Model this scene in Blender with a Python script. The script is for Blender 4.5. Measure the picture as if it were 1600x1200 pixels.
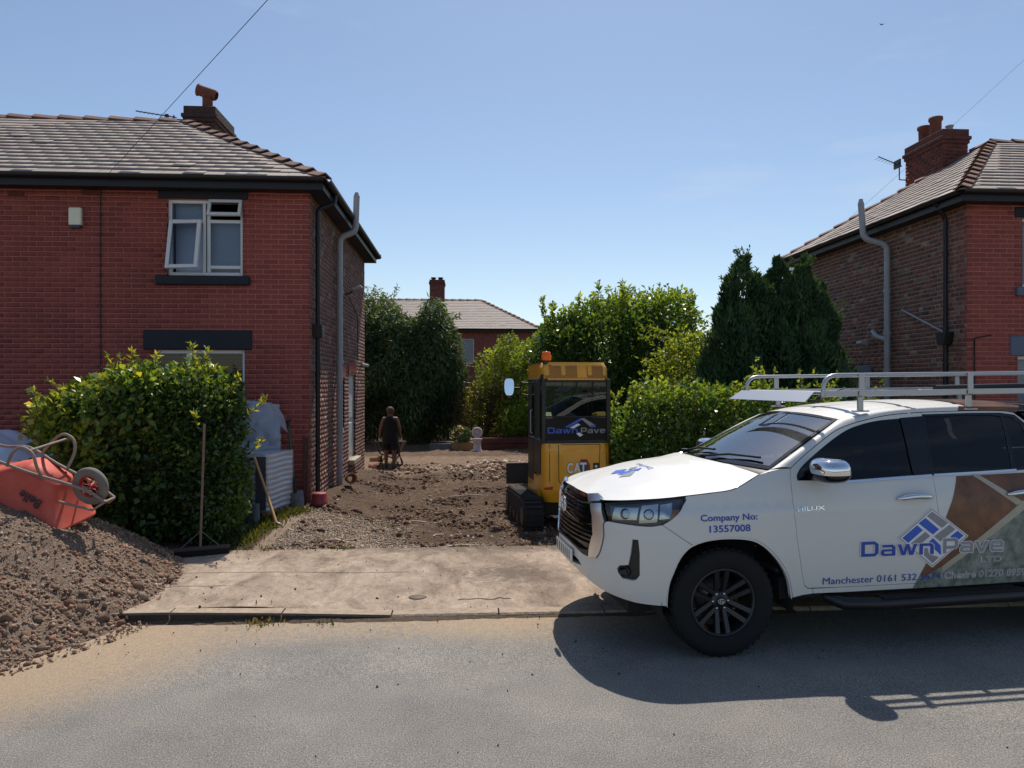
import bpy, bmesh, math, random
import numpy as np
from mathutils import Vector, Matrix, noise
from mathutils.geometry import delaunay_2d_cdt
R = math.radians
for o in list(bpy.data.objects): bpy.data.objects.remove(o)
SC = bpy.context.scene
COL = SC.collection

# ------------------------------------------------------------------ camera
CAM_H = 1.95
cd = bpy.data.cameras.new('camera'); cam = bpy.data.objects.new('camera', cd); COL.objects.link(cam)
cd.sensor_width = 36.0; cd.lens = 36.0 * 1150 / 1600; cd.clip_end = 3000; cd.clip_start = 0.05
cam.location = (0, 0, CAM_H); cam.rotation_euler = (R(90), 0, -math.atan(75 / 1150))
SC.camera = cam

# ------------------------------------------------------------------ sky and sun
SUN_EL, SUN_AZ = R(57.5), R(11.6)          # azimuth measured from +Y towards +X
w = bpy.data.worlds.new('World'); SC.world = w; w.use_nodes = True
nt = w.node_tree; nt.nodes.clear()
sky = nt.nodes.new('ShaderNodeTexSky'); sky.sky_type = 'NISHITA'; sky.sun_disc = False
sky.sun_elevation = SUN_EL; sky.sun_rotation = SUN_AZ; sky.altitude = 50
sky.air_density = 1.0; sky.dust_density = 0.45; sky.ozone_density = 1.1
bg = nt.nodes.new('ShaderNodeBackground'); bg.inputs['Strength'].default_value = 0.094
wo = nt.nodes.new('ShaderNodeOutputWorld')
# thin wisps of high cloud, the same all round the sky
tc = nt.nodes.new('ShaderNodeTexCoord'); mp = nt.nodes.new('ShaderNodeMapping'); mp.inputs['Scale'].default_value = (1.6, 1.6, 7.0)
nz = nt.nodes.new('ShaderNodeTexNoise'); nz.inputs['Scale'].default_value = 1.7; nz.inputs['Detail'].default_value = 7; nz.inputs['Roughness'].default_value = .62
rp = nt.nodes.new('ShaderNodeValToRGB'); rp.color_ramp.elements[0].position = .53; rp.color_ramp.elements[1].position = .86
rp.color_ramp.elements[0].color = (0, 0, 0, 1); rp.color_ramp.elements[1].color = (.45, .45, .45, 1)
mx = nt.nodes.new('ShaderNodeMixRGB'); mx.inputs[2].default_value = (5.6, 6.2, 7.0, 1)
nt.links.new(tc.outputs['Generated'], mp.inputs['Vector']); nt.links.new(mp.outputs['Vector'], nz.inputs['Vector'])
nt.links.new(nz.outputs['Fac'], rp.inputs['Fac']); nt.links.new(rp.outputs['Color'], mx.inputs[0])
nt.links.new(sky.outputs['Color'], mx.inputs[1]); nt.links.new(mx.outputs['Color'], bg.inputs['Color']); nt.links.new(bg.outputs[0], wo.inputs[0])
sd = bpy.data.lights.new('sun', 'SUN'); sd.energy = 3.8; sd.angle = R(.55); sd.color = (1.0, .925, .82)
sun = bpy.data.objects.new('sun', sd); COL.objects.link(sun)
sdir = Vector((math.sin(SUN_AZ) * math.cos(SUN_EL), math.cos(SUN_AZ) * math.cos(SUN_EL), math.sin(SUN_EL)))
sun.rotation_euler = sdir.to_track_quat('Z', 'Y').to_euler(); sun.location = sdir * 60
vs = SC.view_settings; vs.view_transform = 'Standard'; vs.look = 'None'; vs.exposure = 0.32; vs.gamma = 1; vs.use_curve_mapping = False
SC.cycles.max_bounces = 6; SC.cycles.transparent_max_bounces = 12; SC.cycles.caustics_reflective = False; SC.cycles.caustics_refractive = False
SC.cycles.use_denoising = True

# ------------------------------------------------------------------ helpers
def lin(r, g, b):
    f = lambda c: (c / 255 / 12.92) if c <= 10 else ((c / 255 + .055) / 1.055) ** 2.4
    return (f(r), f(g), f(b), 1)
MATS = {}
def mat(name, col=None, rough=.6, metal=0., spec=None, noise_amt=0., noise_scale=8., bump=0., bump_scale=60., coat=0., attr=None, attr_cols=None, detail=5, col2=None):
    """plain procedural surface: base colour, optional mottling, optional bump, optional per-piece colour attribute"""
    if name in MATS: return MATS[name]
    m = bpy.data.materials.new(name); m.use_nodes = True; t = m.node_tree; N = t.nodes; Lk = t.links.new
    b = N['Principled BSDF']; b.inputs['Roughness'].default_value = rough; b.inputs['Metallic'].default_value = metal
    if spec is not None: b.inputs['Specular IOR Level'].default_value = spec
    if coat: b.inputs['Coat Weight'].default_value = coat; b.inputs['Coat Roughness'].default_value = .04
    out = None
    tcn = N.new('ShaderNodeTexCoord')
    if attr:
        a = N.new('ShaderNodeAttribute'); a.attribute_name = attr
        r = N.new('ShaderNodeValToRGB'); cr = r.color_ramp
        n = len(attr_cols)
        while len(cr.elements) < n: cr.elements.new(.5)
        for i, c in enumerate(attr_cols):
            cr.elements[i].position = i / (n - 1); cr.elements[i].color = c
        Lk(a.outputs['Fac'], r.inputs['Fac']); out = r.outputs['Color']
    if noise_amt or col2:
        nn = N.new('ShaderNodeTexNoise'); nn.inputs['Scale'].default_value = noise_scale; nn.inputs['Detail'].default_value = detail; nn.inputs['Roughness'].default_value = .6
        Lk(tcn.outputs['Object'], nn.inputs['Vector'])
        if col2:
            r = N.new('ShaderNodeValToRGB'); r.color_ramp.elements[0].position = .36; r.color_ramp.elements[1].position = .66
            r.color_ramp.elements[0].color = col; r.color_ramp.elements[1].color = col2
            Lk(nn.outputs['Fac'], r.inputs['Fac']); out = r.outputs['Color']
        if noise_amt:
            h = N.new('ShaderNodeMapRange'); h.inputs['From Min'].default_value = .25; h.inputs['From Max'].default_value = .75
            h.inputs['To Min'].default_value = 1 - noise_amt; h.inputs['To Max'].default_value = 1 + noise_amt
            Lk(nn.outputs['Fac'], h.inputs['Value'])
            mm = N.new('ShaderNodeMixRGB'); mm.blend_type = 'MULTIPLY'; mm.inputs[0].default_value = 1
            if out: Lk(out, mm.inputs[1])
            else: mm.inputs[1].default_value = col
            Lk(h.outputs[0], mm.inputs[2]); out = mm.outputs['Color']
    if out: Lk(out, b.inputs['Base Color'])
    else: b.inputs['Base Color'].default_value = col
    if bump:
        bn = N.new('ShaderNodeTexNoise'); bn.inputs['Scale'].default_value = bump_scale; bn.inputs['Detail'].default_value = 4
        bp = N.new('ShaderNodeBump'); bp.inputs['Strength'].default_value = min(1, bump); bp.inputs['Distance'].default_value = .02 * max(1, bump)
        Lk(tcn.outputs['Object'], bn.inputs['Vector']); Lk(bn.outputs['Fac'], bp.inputs['Height']); Lk(bp.outputs['Normal'], b.inputs['Normal'])
    MATS[name] = m
    return m

def glass(name, tint, refl=1.0, ior=1.5, rough=.0):
    """thin pane: tinted see-through plus mirror reflection by Fresnel"""
    if name in MATS: return MATS[name]
    m = bpy.data.materials.new(name); m.use_nodes = True; t = m.node_tree; N = t.nodes; N.clear(); Lk = t.links.new
    o = N.new('ShaderNodeOutputMaterial'); tr = N.new('ShaderNodeBsdfTransparent'); tr.inputs[0].default_value = tint
    gl = N.new('ShaderNodeBsdfGlossy'); gl.inputs['Roughness'].default_value = rough; gl.inputs[0].default_value = (refl, refl, refl, 1)
    fr = N.new('ShaderNodeFresnel'); fr.inputs[0].default_value = ior
    mxs = N.new('ShaderNodeMixShader'); Lk(fr.outputs[0], mxs.inputs[0]); Lk(tr.outputs[0], mxs.inputs[1]); Lk(gl.outputs[0], mxs.inputs[2]); Lk(mxs.outputs[0], o.inputs[0])
    MATS[name] = m; return m

def leafmat(name, cols, trans=.45, rough=.45, spec=.35):
    if name in MATS: return MATS[name]
    m = bpy.data.materials.new(name); m.use_nodes = True; t = m.node_tree; N = t.nodes; Lk = t.links.new
    b = N['Principled BSDF']; b.inputs['Roughness'].default_value = rough; b.inputs['Specular IOR Level'].default_value = spec
    a = N.new('ShaderNodeAttribute'); a.attribute_name = 'lc'
    r = N.new('ShaderNodeValToRGB'); cr = r.color_ramp
    while len(cr.elements) < len(cols): cr.elements.new(.5)
    for i, c in enumerate(cols): cr.elements[i].position = i / (len(cols) - 1); cr.elements[i].color = (c[0] * 1.12, c[1] * .95, c[2] * 1.05, 1)
    Lk(a.outputs['Fac'], r.inputs['Fac']); Lk(r.outputs['Color'], b.inputs['Base Color'])
    tl = N.new('ShaderNodeBsdfTranslucent'); ym = N.new('ShaderNodeMixRGB'); ym.blend_type = 'MULTIPLY'; ym.inputs[0].default_value = 1; ym.inputs[2].default_value = (1.95, 1.6, .5, 1)
    Lk(r.outputs['Color'], ym.inputs[1]); Lk(ym.outputs['Color'], tl.inputs[0])
    ms = N.new('ShaderNodeMixShader'); ms.inputs[0].default_value = trans
    Lk(b.outputs[0], ms.inputs[1]); Lk(tl.outputs[0], ms.inputs[2]); Lk(ms.outputs[0], N['Material Output'].inputs[0])
    MATS[name] = m; return m

def tag(o, label=None, cat=None, group=None, kind=None):
    if label: o['label'] = label
    if cat: o['category'] = cat
    if group: o['group'] = group
    if kind: o['kind'] = kind
    return o
def empty(name, loc=(0, 0, 0), rot=(0, 0, 0)):
    o = bpy.data.objects.new(name, None); COL.objects.link(o); o.location = loc; o.rotation_euler = rot; o.empty_display_size = .1
    return o
def mw(o):
    m = o.matrix_parent_inverse @ Matrix.LocRotScale(o.location, o.rotation_euler, o.scale) if o.parent else Matrix.LocRotScale(o.location, o.rotation_euler, o.scale)
    return mw(o.parent) @ m if o.parent else m
def link(name, me, parent=None, world=False):
    o = bpy.data.objects.new(name, me); COL.objects.link(o)
    if parent is not None:
        o.parent = parent
        if world: o.matrix_parent_inverse = mw(parent).inverted()
    return o
def rotz(a): return Matrix.Rotation(a, 4, 'Z')

class MB:
    """collects simple shapes into one mesh"""
    def __init__(s): s.v = []; s.f = []; s.sm = []
    def add(s, vs, fs, smooth=False):
        n = len(s.v); s.v += [tuple(p) for p in vs]; s.f += [tuple(i + n for i in f) for f in fs]; s.sm += [smooth] * len(fs); return s
    def box(s, c, d, M=None):
        x, y, z = d[0] / 2, d[1] / 2, d[2] / 2
        vs = [Vector((a * x, b * y, e * z)) for a in (-1, 1) for b in (-1, 1) for e in (-1, 1)]
        if M is not None: vs = [M.to_3x3() @ p for p in vs]
        vs = [p + Vector(c) for p in vs]
        return s.add(vs, [(0, 1, 3, 2), (4, 6, 7, 5), (0, 4, 5, 1), (2, 3, 7, 6), (0, 2, 6, 4), (1, 5, 7, 3)])
    def bx(s, x0, x1, y0, y1, z0, z1): return s.box(((x0 + x1) / 2, (y0 + y1) / 2, (z0 + z1) / 2), (abs(x1 - x0), abs(y1 - y0), abs(z1 - z0)))
    def tube(s, pts, r, n=8, cap=True, smooth=True):
        pts = [Vector(p) for p in pts]; rs = r if isinstance(r, (list, tuple)) else [r] * len(pts)
        rings = []; prev = None
        for i, p in enumerate(pts):
            if i == 0: d = pts[1] - p
            elif i == len(pts) - 1: d = p - pts[i - 1]
            else: d = (pts[i + 1] - p).normalized() + (p - pts[i - 1]).normalized()
            d.normalize()
            if prev is None:
                a = Vector((0, 0, 1)) if abs(d.z) < .9 else Vector((1, 0, 0)); x = d.cross(a).normalized()
            else:
                x = (prev - d * prev.dot(d)); x = x.normalized() if x.length > 1e-6 else d.orthogonal().normalized()
            prev = x; y = d.cross(x)
            rings.append([p + (x * math.cos(2 * math.pi * k / n) + y * math.sin(2 * math.pi * k / n)) * rs[i] for k in range(n)])
        vs = [q for g in rings for q in g]; fs = []
        for i in range(len(pts) - 1):
            for k in range(n): fs.append((i * n + k, i * n + (k + 1) % n, (i + 1) * n + (k + 1) % n, (i + 1) * n + k))
        s.add(vs, fs, smooth)
        if cap:
            s.add(rings[0], [tuple(reversed(range(n)))]); s.add(rings[-1], [tuple(range(n))])
        return s
    def cyl(s, p0, p1, r0, r1=None, n=16, cap=True, smooth=True): return s.tube([p0, p1], [r0, r0 if r1 is None else r1], n, cap, smooth)
    def lathe(s, prof, M=None, n=24, smooth=True):
        """profile of (radius, height) turned about local Z"""
        vs = []; fs = []; m = len(prof)
        for k in range(n):
            a = 2 * math.pi * k / n
            for (r, z) in prof: vs.append(Vector((r * math.cos(a), r * math.sin(a), z)))
        if M is not None: vs = [M @ p for p in vs]
        for k in range(n):
            for i in range(m - 1): fs.append((k * m + i, ((k + 1) % n) * m + i, ((k + 1) % n) * m + i + 1, k * m + i + 1))
        return s.add(vs, fs, smooth)
    def prism(s, poly, d, M):
        """flat polygon (x,y) extruded from z=0 to z=d in frame M"""
        n = len(poly); vs = [M @ Vector((x, y, 0)) for x, y in poly] + [M @ Vector((x, y, d)) for x, y in poly]
        fs = [tuple(reversed(range(n))), tuple(range(n, 2 * n))] + [(i, (i + 1) % n, (i + 1) % n + n, i + n) for i in range(n)]
        return s.add(vs, fs)
    def grid(s, fn, nu, nv, smooth=True, flip=False):
        vs = [fn(i / nu, j / nv) for i in range(nu + 1) for j in range(nv + 1)]; fs = []
        for i in range(nu):
            for j in range(nv):
                a = i * (nv + 1) + j; q = (a, a + nv + 1, a + nv + 2, a + 1); fs.append(q[::-1] if flip else q)
        return s.add(vs, fs, smooth)
    def mesh(s, name):
        me = bpy.data.meshes.new(name); me.from_pydata(s.v, [], s.f); me.polygons.foreach_set('use_smooth', s.sm); me.update(); return me
    def build(s, name, m, parent=None, world=False, bevel=0, seg=1):
        me = s.mesh(name); me.materials.append(m); o = link(name, me, parent, world)
        if bevel:
            b = o.modifiers.new('bevel', 'BEVEL'); b.width = bevel; b.segments = seg; b.limit_method = 'ANGLE'; b.angle_limit = R(40)
        return o

def np_mesh(name, verts, faces, m, attr=None, attr_name='lc', smooth=False):
    """fast mesh from numpy arrays; faces is (n,3) or (n,4); attr one float per face"""
    me = bpy.data.meshes.new(name); nv, nf, k = len(verts), len(faces), faces.shape[1]
    me.vertices.add(nv); me.vertices.foreach_set('co', np.asarray(verts, np.float32).ravel())
    me.loops.add(nf * k); me.loops.foreach_set('vertex_index', np.asarray(faces, np.int32).ravel())
    me.polygons.add(nf); me.polygons.foreach_set('loop_start', np.arange(0, nf * k, k, dtype=np.int32))
    if smooth: me.polygons.foreach_set('use_smooth', np.ones(nf, bool))
    me.update(calc_edges=True); me.materials.append(m)
    if attr is not None:
        a = me.attributes.new(attr_name, 'FLOAT', 'FACE'); a.data.foreach_set('value', np.asarray(attr, np.float32))
    return me

def smooth_noise(x, y, z=0., s=1.): return noise.noise(Vector((x * s, y * s, z * s)))
def sstep(a, b, x):
    k = min(1, max(0, (x - a) / (b - a))); return k * k * (3 - 2 * k)
def interp(x, tab):
    if x <= tab[0][0]: return tab[0][1]
    for (a, b), (c, d) in zip(tab, tab[1:]):
        if x <= c: return b + (d - b) * (x - a) / (c - a)
    return tab[-1][1]
def cint(x, tab):
    n = len(tab)
    if x <= tab[0][0]: return tab[0][1]
    if x >= tab[-1][0]: return tab[-1][1]
    for i in range(n - 1):
        if x <= tab[i + 1][0]: break
    def m(j):
        if j == 0: return (tab[1][1] - tab[0][1]) / (tab[1][0] - tab[0][0])
        if j == n - 1: return (tab[-1][1] - tab[-2][1]) / (tab[-1][0] - tab[-2][0])
        return (tab[j + 1][1] - tab[j - 1][1]) / (tab[j + 1][0] - tab[j - 1][0])
    x0, y0 = tab[i]; x1, y1 = tab[i + 1]; h = x1 - x0; k = (x - x0) / h
    return (2 * k ** 3 - 3 * k * k + 1) * y0 + (k ** 3 - 2 * k * k + k) * h * m(i) + (-2 * k ** 3 + 3 * k * k) * y1 + (k ** 3 - k * k) * h * m(i + 1)
def spline(pts, n=6):
    """Catmull-Rom through an open list of 2D/3D points"""
    out = []; P = [Vector(p) for p in pts]; m = len(P)
    for i in range(m - 1):
        p0 = P[i - 1] if i else P[0] * 2 - P[1]; p1 = P[i]; p2 = P[i + 1]; p3 = P[i + 2] if i + 2 < m else P[-1] * 2 - P[-2]
        for k in range(n):
            t = k / n; out.append(tuple(.5 * ((2 * p1) + (p2 - p0) * t + (2 * p0 - 5 * p1 + 4 * p2 - p3) * t * t + (3 * p1 - p0 - 3 * p2 + p3) * t ** 3)))
    out.append(tuple(P[-1])); return out
def text_mesh(s, bold=0.):
    """outline of a line of lettering as flat verts and faces; cap height 1, starts at x=0"""
    cu = bpy.data.curves.new('lettering', 'FONT'); cu.body = s; cu.offset = bold; cu.resolution_u = 3
    o = bpy.data.objects.new('lettering', cu); COL.objects.link(o); bpy.context.view_layer.update()
    me = bpy.data.meshes.new_from_object(o.evaluated_get(bpy.context.evaluated_depsgraph_get()))
    vs = [v.co.copy() for v in me.vertices]; fs = [tuple(p.vertices) for p in me.polygons]
    bpy.data.objects.remove(o); bpy.data.curves.remove(cu); bpy.data.meshes.remove(me)
    x0 = min(v.x for v in vs); k = 1 / .729
    return [((v.x - x0) * k, v.y * k) for v in vs], fs
# ------------------------------------------------------------------ ground, road, pavement
random.seed(3); rng = np.random.default_rng(7)
def node_mat(name, rough=.85):
    m = bpy.data.materials.new(name); m.use_nodes = True; N = m.node_tree.nodes
    N['Principled BSDF'].inputs['Roughness'].default_value = rough; N['Principled BSDF'].inputs['Specular IOR Level'].default_value = .25
    return m, N, m.node_tree.links.new, N['Principled BSDF']
def nd_noise(N, Lk, vec, scale, detail=5, rough=.6, dist=0.):
    n = N.new('ShaderNodeTexNoise'); n.inputs['Scale'].default_value = scale; n.inputs['Detail'].default_value = detail; n.inputs['Roughness'].default_value = rough; n.inputs['Distortion'].default_value = dist
    Lk(vec, n.inputs['Vector']); return n.outputs['Fac']
def nd_ramp(N, Lk, fac, stops):
    r = N.new('ShaderNodeValToRGB'); cr = r.color_ramp
    while len(cr.elements) < len(stops): cr.elements.new(.5)
    for i, (p, c) in enumerate(stops): cr.elements[i].position = p; cr.elements[i].color = c
    Lk(fac, r.inputs['Fac']); return r.outputs['Color']
def nd_mix(N, Lk, fac, a, b, mode='MIX'):
    m = N.new('ShaderNodeMixRGB'); m.blend_type = mode
    for i, x in enumerate((fac, a, b)):
        if hasattr(x, 'links') or hasattr(x, 'is_linked'): Lk(x, m.inputs[i])
        else: m.inputs[i].default_value = x
    return m.outputs['Color']
def nd_bump(N, Lk, b, height, strength, dist):
    bp = N.new('ShaderNodeBump'); bp.inputs['Strength'].default_value = strength; bp.inputs['Distance'].default_value = dist
    Lk(height, bp.inputs['Height']); Lk(bp.outputs['Normal'], b.inputs['Normal'])

# asphalt, with sandy dust trodden over it near the heap (the dust is a real stain: attribute on the sheet)
mr, N, Lk, b = node_mat('asphalt', .82)
tcv = N.new('ShaderNodeTexCoord').outputs['Object']
sp = nd_noise(N, Lk, tcv, 105, 5, .85); pt = nd_noise(N, Lk, tcv, 1.3, 6, .65); md = nd_noise(N, Lk, tcv, 22, 5, .7)
c0 = nd_ramp(N, Lk, sp, [(.36, (.070, .066, .060, 1)), (.45, (.225, .213, .196, 1)), (.55, (.370, .352, .324, 1)), (.66, (.70, .67, .62, 1))])
c1 = nd_ramp(N, Lk, pt, [(.3, (.78, .78, .80, 1)), (.7, (1.13, 1.10, 1.05, 1))]); c0 = nd_mix(N, Lk, 1., c0, c1, 'MULTIPLY')
da = N.new('ShaderNodeAttribute'); da.attribute_name = 'dust'
ad = N.new('ShaderNodeMath'); ad.operation = 'MULTIPLY_ADD'; Lk(md, ad.inputs[0]); ad.inputs[1].default_value = .9; Lk(da.outputs['Fac'], ad.inputs[2])
dm = nd_ramp(N, Lk, ad.outputs[0], [(.68, (0, 0, 0, 1)), (1.02, (.92, .92, .92, 1))])
dn = nd_noise(N, Lk, tcv, 60, 4, .7); dc = nd_ramp(N, Lk, dn, [(.3, (.37, .268, .175, 1)), (.7, (.58, .435, .295, 1))])
Lk(nd_mix(N, Lk, dm, c0, dc), b.inputs['Base Color']); nd_bump(N, Lk, b, sp, 1., .012)
M_ASPH = mr

mg, N, Lk, b = node_mat('dusty_concrete', .9)
tcv = N.new('ShaderNodeTexCoord').outputs['Object']
stv_ = N.new('ShaderNodeMapping'); stv_.inputs['Scale'].default_value = (1.35, .75, 1); Lk(tcv, stv_.inputs['Vector'])
n1 = nd_noise(N, Lk, stv_.outputs['Vector'], 1.5, 8, .68, 1.0); n2 = nd_noise(N, Lk, stv_.outputs['Vector'], 6, 9, .78, .8); n3 = nd_noise(N, Lk, tcv, 60, 5, .8)
c0 = nd_ramp(N, Lk, n1, [(.30, (.17, .128, .096, 1)), (.48, (.34, .264, .202, 1)), (.66, (.46, .365, .285, 1))])
c1 = nd_ramp(N, Lk, n2, [(.30, (.38, .35, .33, 1)), (.44, (.86, .85, .84, 1)), (.54, (1.0, 1.0, 1.0, 1)), (.70, (1.34, 1.31, 1.27, 1))]); c0 = nd_mix(N, Lk, .85, c0, c1, 'MULTIPLY')
c2 = nd_ramp(N, Lk, n3, [(.34, (.55, .53, .51, 1)), (.48, (1.0, 1.0, 1.0, 1)), (.66, (1.2, 1.2, 1.2, 1))]); c0 = nd_mix(N, Lk, .8, c0, c2, 'MULTIPLY')
mu = N.new('ShaderNodeAttribute'); mu.attribute_name = 'mud'
n4 = nd_noise(N, Lk, tcv, 5, 7, .75, .8); am = N.new('ShaderNodeMath'); am.operation = 'MULTIPLY'; Lk(n4, am.inputs[0]); Lk(mu.outputs['Fac'], am.inputs[1])
mm_ = nd_ramp(N, Lk, am.outputs[0], [(.30, (0, 0, 0, 1)), (.55, (.85, .85, .85, 1))])
Lk(nd_mix(N, Lk, mm_, c0, (.12, .088, .066, 1)), b.inputs['Base Color']); nd_bump(N, Lk, b, n2, .5, .012)
M_CONC = mg

md_, N, Lk, b = node_mat('soil', .95)
tcv = N.new('ShaderNodeTexCoord').outputs['Object']
at = N.new('ShaderNodeAttribute'); at.attribute_name = 'soil'
n1 = nd_noise(N, Lk, tcv, 7, 8, .72, .5); n2 = nd_noise(N, Lk, tcv, 75, 4, .75)
ad = N.new('ShaderNodeMath'); ad.operation = 'MULTIPLY_ADD'; Lk(n1, ad.inputs[0]); ad.inputs[1].default_value = .7; Lk(at.outputs['Fac'], ad.inputs[2])
c0 = nd_ramp(N, Lk, ad.outputs[0], [(.18, (.042, .026, .017, 1)), (.46, (.118, .076, .050, 1)), (.74, (.25, .175, .120, 1)), (1.0, (.40, .32, .25, 1))])
c1 = nd_ramp(N, Lk, n2, [(.30, (.28, .26, .24, 1)), (.5, (.95, .95, .95, 1)), (.70, (2.1, 2.0, 1.85, 1))]); c0 = nd_mix(N, Lk, .9, c0, c1, 'MULTIPLY')
Lk(c0, b.inputs['Base Color']); nd_bump(N, Lk, b, n2, .9, .03)
M_SOIL = md_

def sheet(name, xs, ys, zf, m, attr=None, af=None, smooth=True):
    X, Y = np.meshgrid(xs, ys, indexing='ij'); nx, ny = len(xs), len(ys)
    Z = np.array([[zf(x, y) for y in ys] for x in xs]) if zf else np.zeros_like(X)
    V = np.stack([X, Y, Z], -1).reshape(-1, 3)
    i = np.arange(nx - 1)[:, None] * ny + np.arange(ny - 1)[None]; i = i.ravel()
    me = np_mesh(name, V, np.stack([i, i + ny, i + ny + 1, i + 1], 1), m, smooth=smooth)
    if attr:
        a = me.attributes.new(attr, 'FLOAT', 'POINT'); a.data.foreach_set('value', np.array([af(x, y) for x, y in V[:, :2]], np.float32))
    o = link(name, me); tag(o, kind='structure'); return o

mgd = mat('rough_ground', lin(70, 74, 48), rough=.95, noise_amt=.5, noise_scale=.6)
gs = MB().add([(-900, -900, -.42), (900, -900, -.42), (900, 900, -.42), (-900, 900, -.42)], [(0, 1, 2, 3)]).build('ground', mgd); tag(gs, kind='structure')

def heap_r(x, y):
    return math.hypot((x + 6.35) / 1.0, (y - 6.95) / (.86 if y < 6.95 else .80))
def dust(x, y):
    d = heap_r(x, y) - 3.75                       # sand trodden off the heap
    a = .70 - .46 * sstep(0, 1.5, d) - .50 * sstep(.9, 2.6, d)
    k = .47 * sstep(5.0, 6.15, y) * (1 - sstep(1.2, 2.6, x))
    return max(a, k) + .12 * smooth_noise(x, y, 0, .9)
road = sheet('road', np.concatenate([np.arange(-60, -6, 2.), np.arange(-6, 6.01, .15), np.arange(8, 60, 2.)]), np.concatenate([np.arange(-9, 0, 1.), np.arange(0, 6.21, .155)]),
             lambda x, y: -.012 * sstep(4.5, 6.2, y) + .006 * smooth_noise(x, y, 0, .5), M_ASPH, 'dust', dust)
near_pave = MB().bx(-60, 60, -14, -9, -.3, .10).build('pavement_opposite', M_CONC); tag(near_pave, kind='structure')

def kerb_h(x):
    return .075 - .055 * sstep(-1.9, -1.0, x) + .07 * sstep(5.2, 6.2, x)
def pave_z(x, y):
    return kerb_h(x) + (.085 - kerb_h(x)) * sstep(6.2, 8.5, y) + .006 * smooth_noise(x, y, 3, 1.2)
def mud(x, y):
    m1 = max(0, 1 - math.hypot((x - .45) / 1.2, (y - 7.35) / .75)) * 1.0
    m2 = sstep(7.8, 8.45, y) * .9 * (1 if x > -.9 else .55)
    return max(m1, m2, .34 * sstep(6.65, 6.30, y)) + .25
pav = sheet('pavement', np.concatenate([np.arange(-60, -6, 2.), np.arange(-6, 6.01, .12), np.arange(8, 60, 2.)]), np.arange(6.335, 8.46, .1),
            pave_z, M_CONC, 'mud', mud)
# kerb stones, each its own piece
mk = mat('kerb_stone', lin(160, 143, 124), rough=.9, noise_amt=.28, noise_scale=14, bump=.5, bump_scale=50)
mkd = mat('shaded_tar_kerb_face', lin(52, 47, 43), rough=.95, noise_amt=.3, noise_scale=25)  # tar coat, with the shade on the road-side face put into its colour
kx = -9.6; kn = 0
while kx < 10:
    L_ = .9; a, c = kx, kx + L_ - .012
    za, zc = kerb_h(a), kerb_h(c); mb = MB(); y0, y1 = 6.195 + random.uniform(-.006, .006), 6.333
    e = .014
    vs_ = []
    for x, z in ((a, za), (c, zc)): vs_ += [(x, y0, -.1), (x, y0, z - e), (x, y0 + e, z), (x, y1, z + .003), (x, y1, -.1)]
    mb.add(vs_, [(0, 5, 6, 1), (1, 6, 7, 2), (2, 7, 8, 3), (3, 8, 9, 4), (0, 1, 2, 3, 4), (9, 8, 7, 6, 5)])
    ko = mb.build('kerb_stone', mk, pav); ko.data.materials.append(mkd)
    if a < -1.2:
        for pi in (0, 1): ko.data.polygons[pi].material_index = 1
    kx += L_
# joints and cracks scored across the crossover
mj = mat('joint', lin(66, 54, 45), rough=1)
def crack(pts, wd=.008):
    mb = MB()
    for (x0, y0), (x1, y1) in zip(pts, pts[1:]):
        d = Vector((x1 - x0, y1 - y0)).normalized(); n = Vector((-d.y, d.x)) * wd
        q = [(x0 - n.x, y0 - n.y), (x1 - n.x, y1 - n.y), (x1 + n.x, y1 + n.y), (x0 + n.x, y0 + n.y)]
        mb.add([(x, y, pave_z(x, y) + .004) for x, y in q], [(0, 1, 2, 3)])
    mb.build('crack', mj, pav)
def wob(x0, x1, y, amp, n, seed):
    r = random.Random(seed); return [(x0 + (x1 - x0) * i / n, y + r.uniform(-amp, amp)) for i in range(n + 1)]
crack(wob(-3.0, -.55, 7.45, .006, 8, 1), .004)
crack(wob(-3.0, -2.2, 6.98, .03, 9, 2), .004); crack(wob(-.05, .42, 6.60, .03, 9, 3), .006)
mcov = mat('iron_cover', lin(95, 84, 76), rough=.7, metal=.4)
MB().lathe([(0, .004), (.075, .004), (.08, 0)], Matrix.Translation((-.42, 6.68, pave_z(-.42, 6.68) + .004)) @ Matrix.Diagonal((1, .8, 1, 1)), 20).build('stopcock_cover', mcov, pav)

def yard_z(x, y):
    zl = interp(y, [(8.3, .085), (9.5, .12), (11.2, .17), (14, .13), (16.4, .06), (17.6, -.09), (24, -.09)])
    zc = interp(y, [(8.3, .075), (8.7, .03), (9.4, -.035), (11, -.06), (18, -.12), (24, -.09)])
    k = sstep(-2.2, -1.2, x); z = zl + (zc - zl) * k
    k2 = sstep(1.9, 2.6, x); z += (.06 - z) * k2
    return z
def yard_full(x, y):
    z = yard_z(x, y)
    if -2.6 < x < 2.6 and y < 26:
        a = sstep(8.45, 9.2, y)
        n = noise.fractal(Vector((x * 1.7, y * 1.7, 0)), 1., 2., 4) * .040 + abs(smooth_noise(x, y, 5, 5.5)) * .05 + abs(smooth_noise(x, y, 2, 14)) * .03 
        z += n * a * (.35 + .65 * sstep(-1.7, -.4, x)) - .02 * sstep(8.55, 8.4, y)
        # spoil thrown up in the middle distance
        z += .09 * max(0, 1 - ((x + .1) / 1.2) ** 2 - ((y - 16.6) / .9) ** 2) + .13 * max(0, 1 - ((x - .9) / .9) ** 2 - ((y - 17.6) / 1.3) ** 2)
    return z
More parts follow.
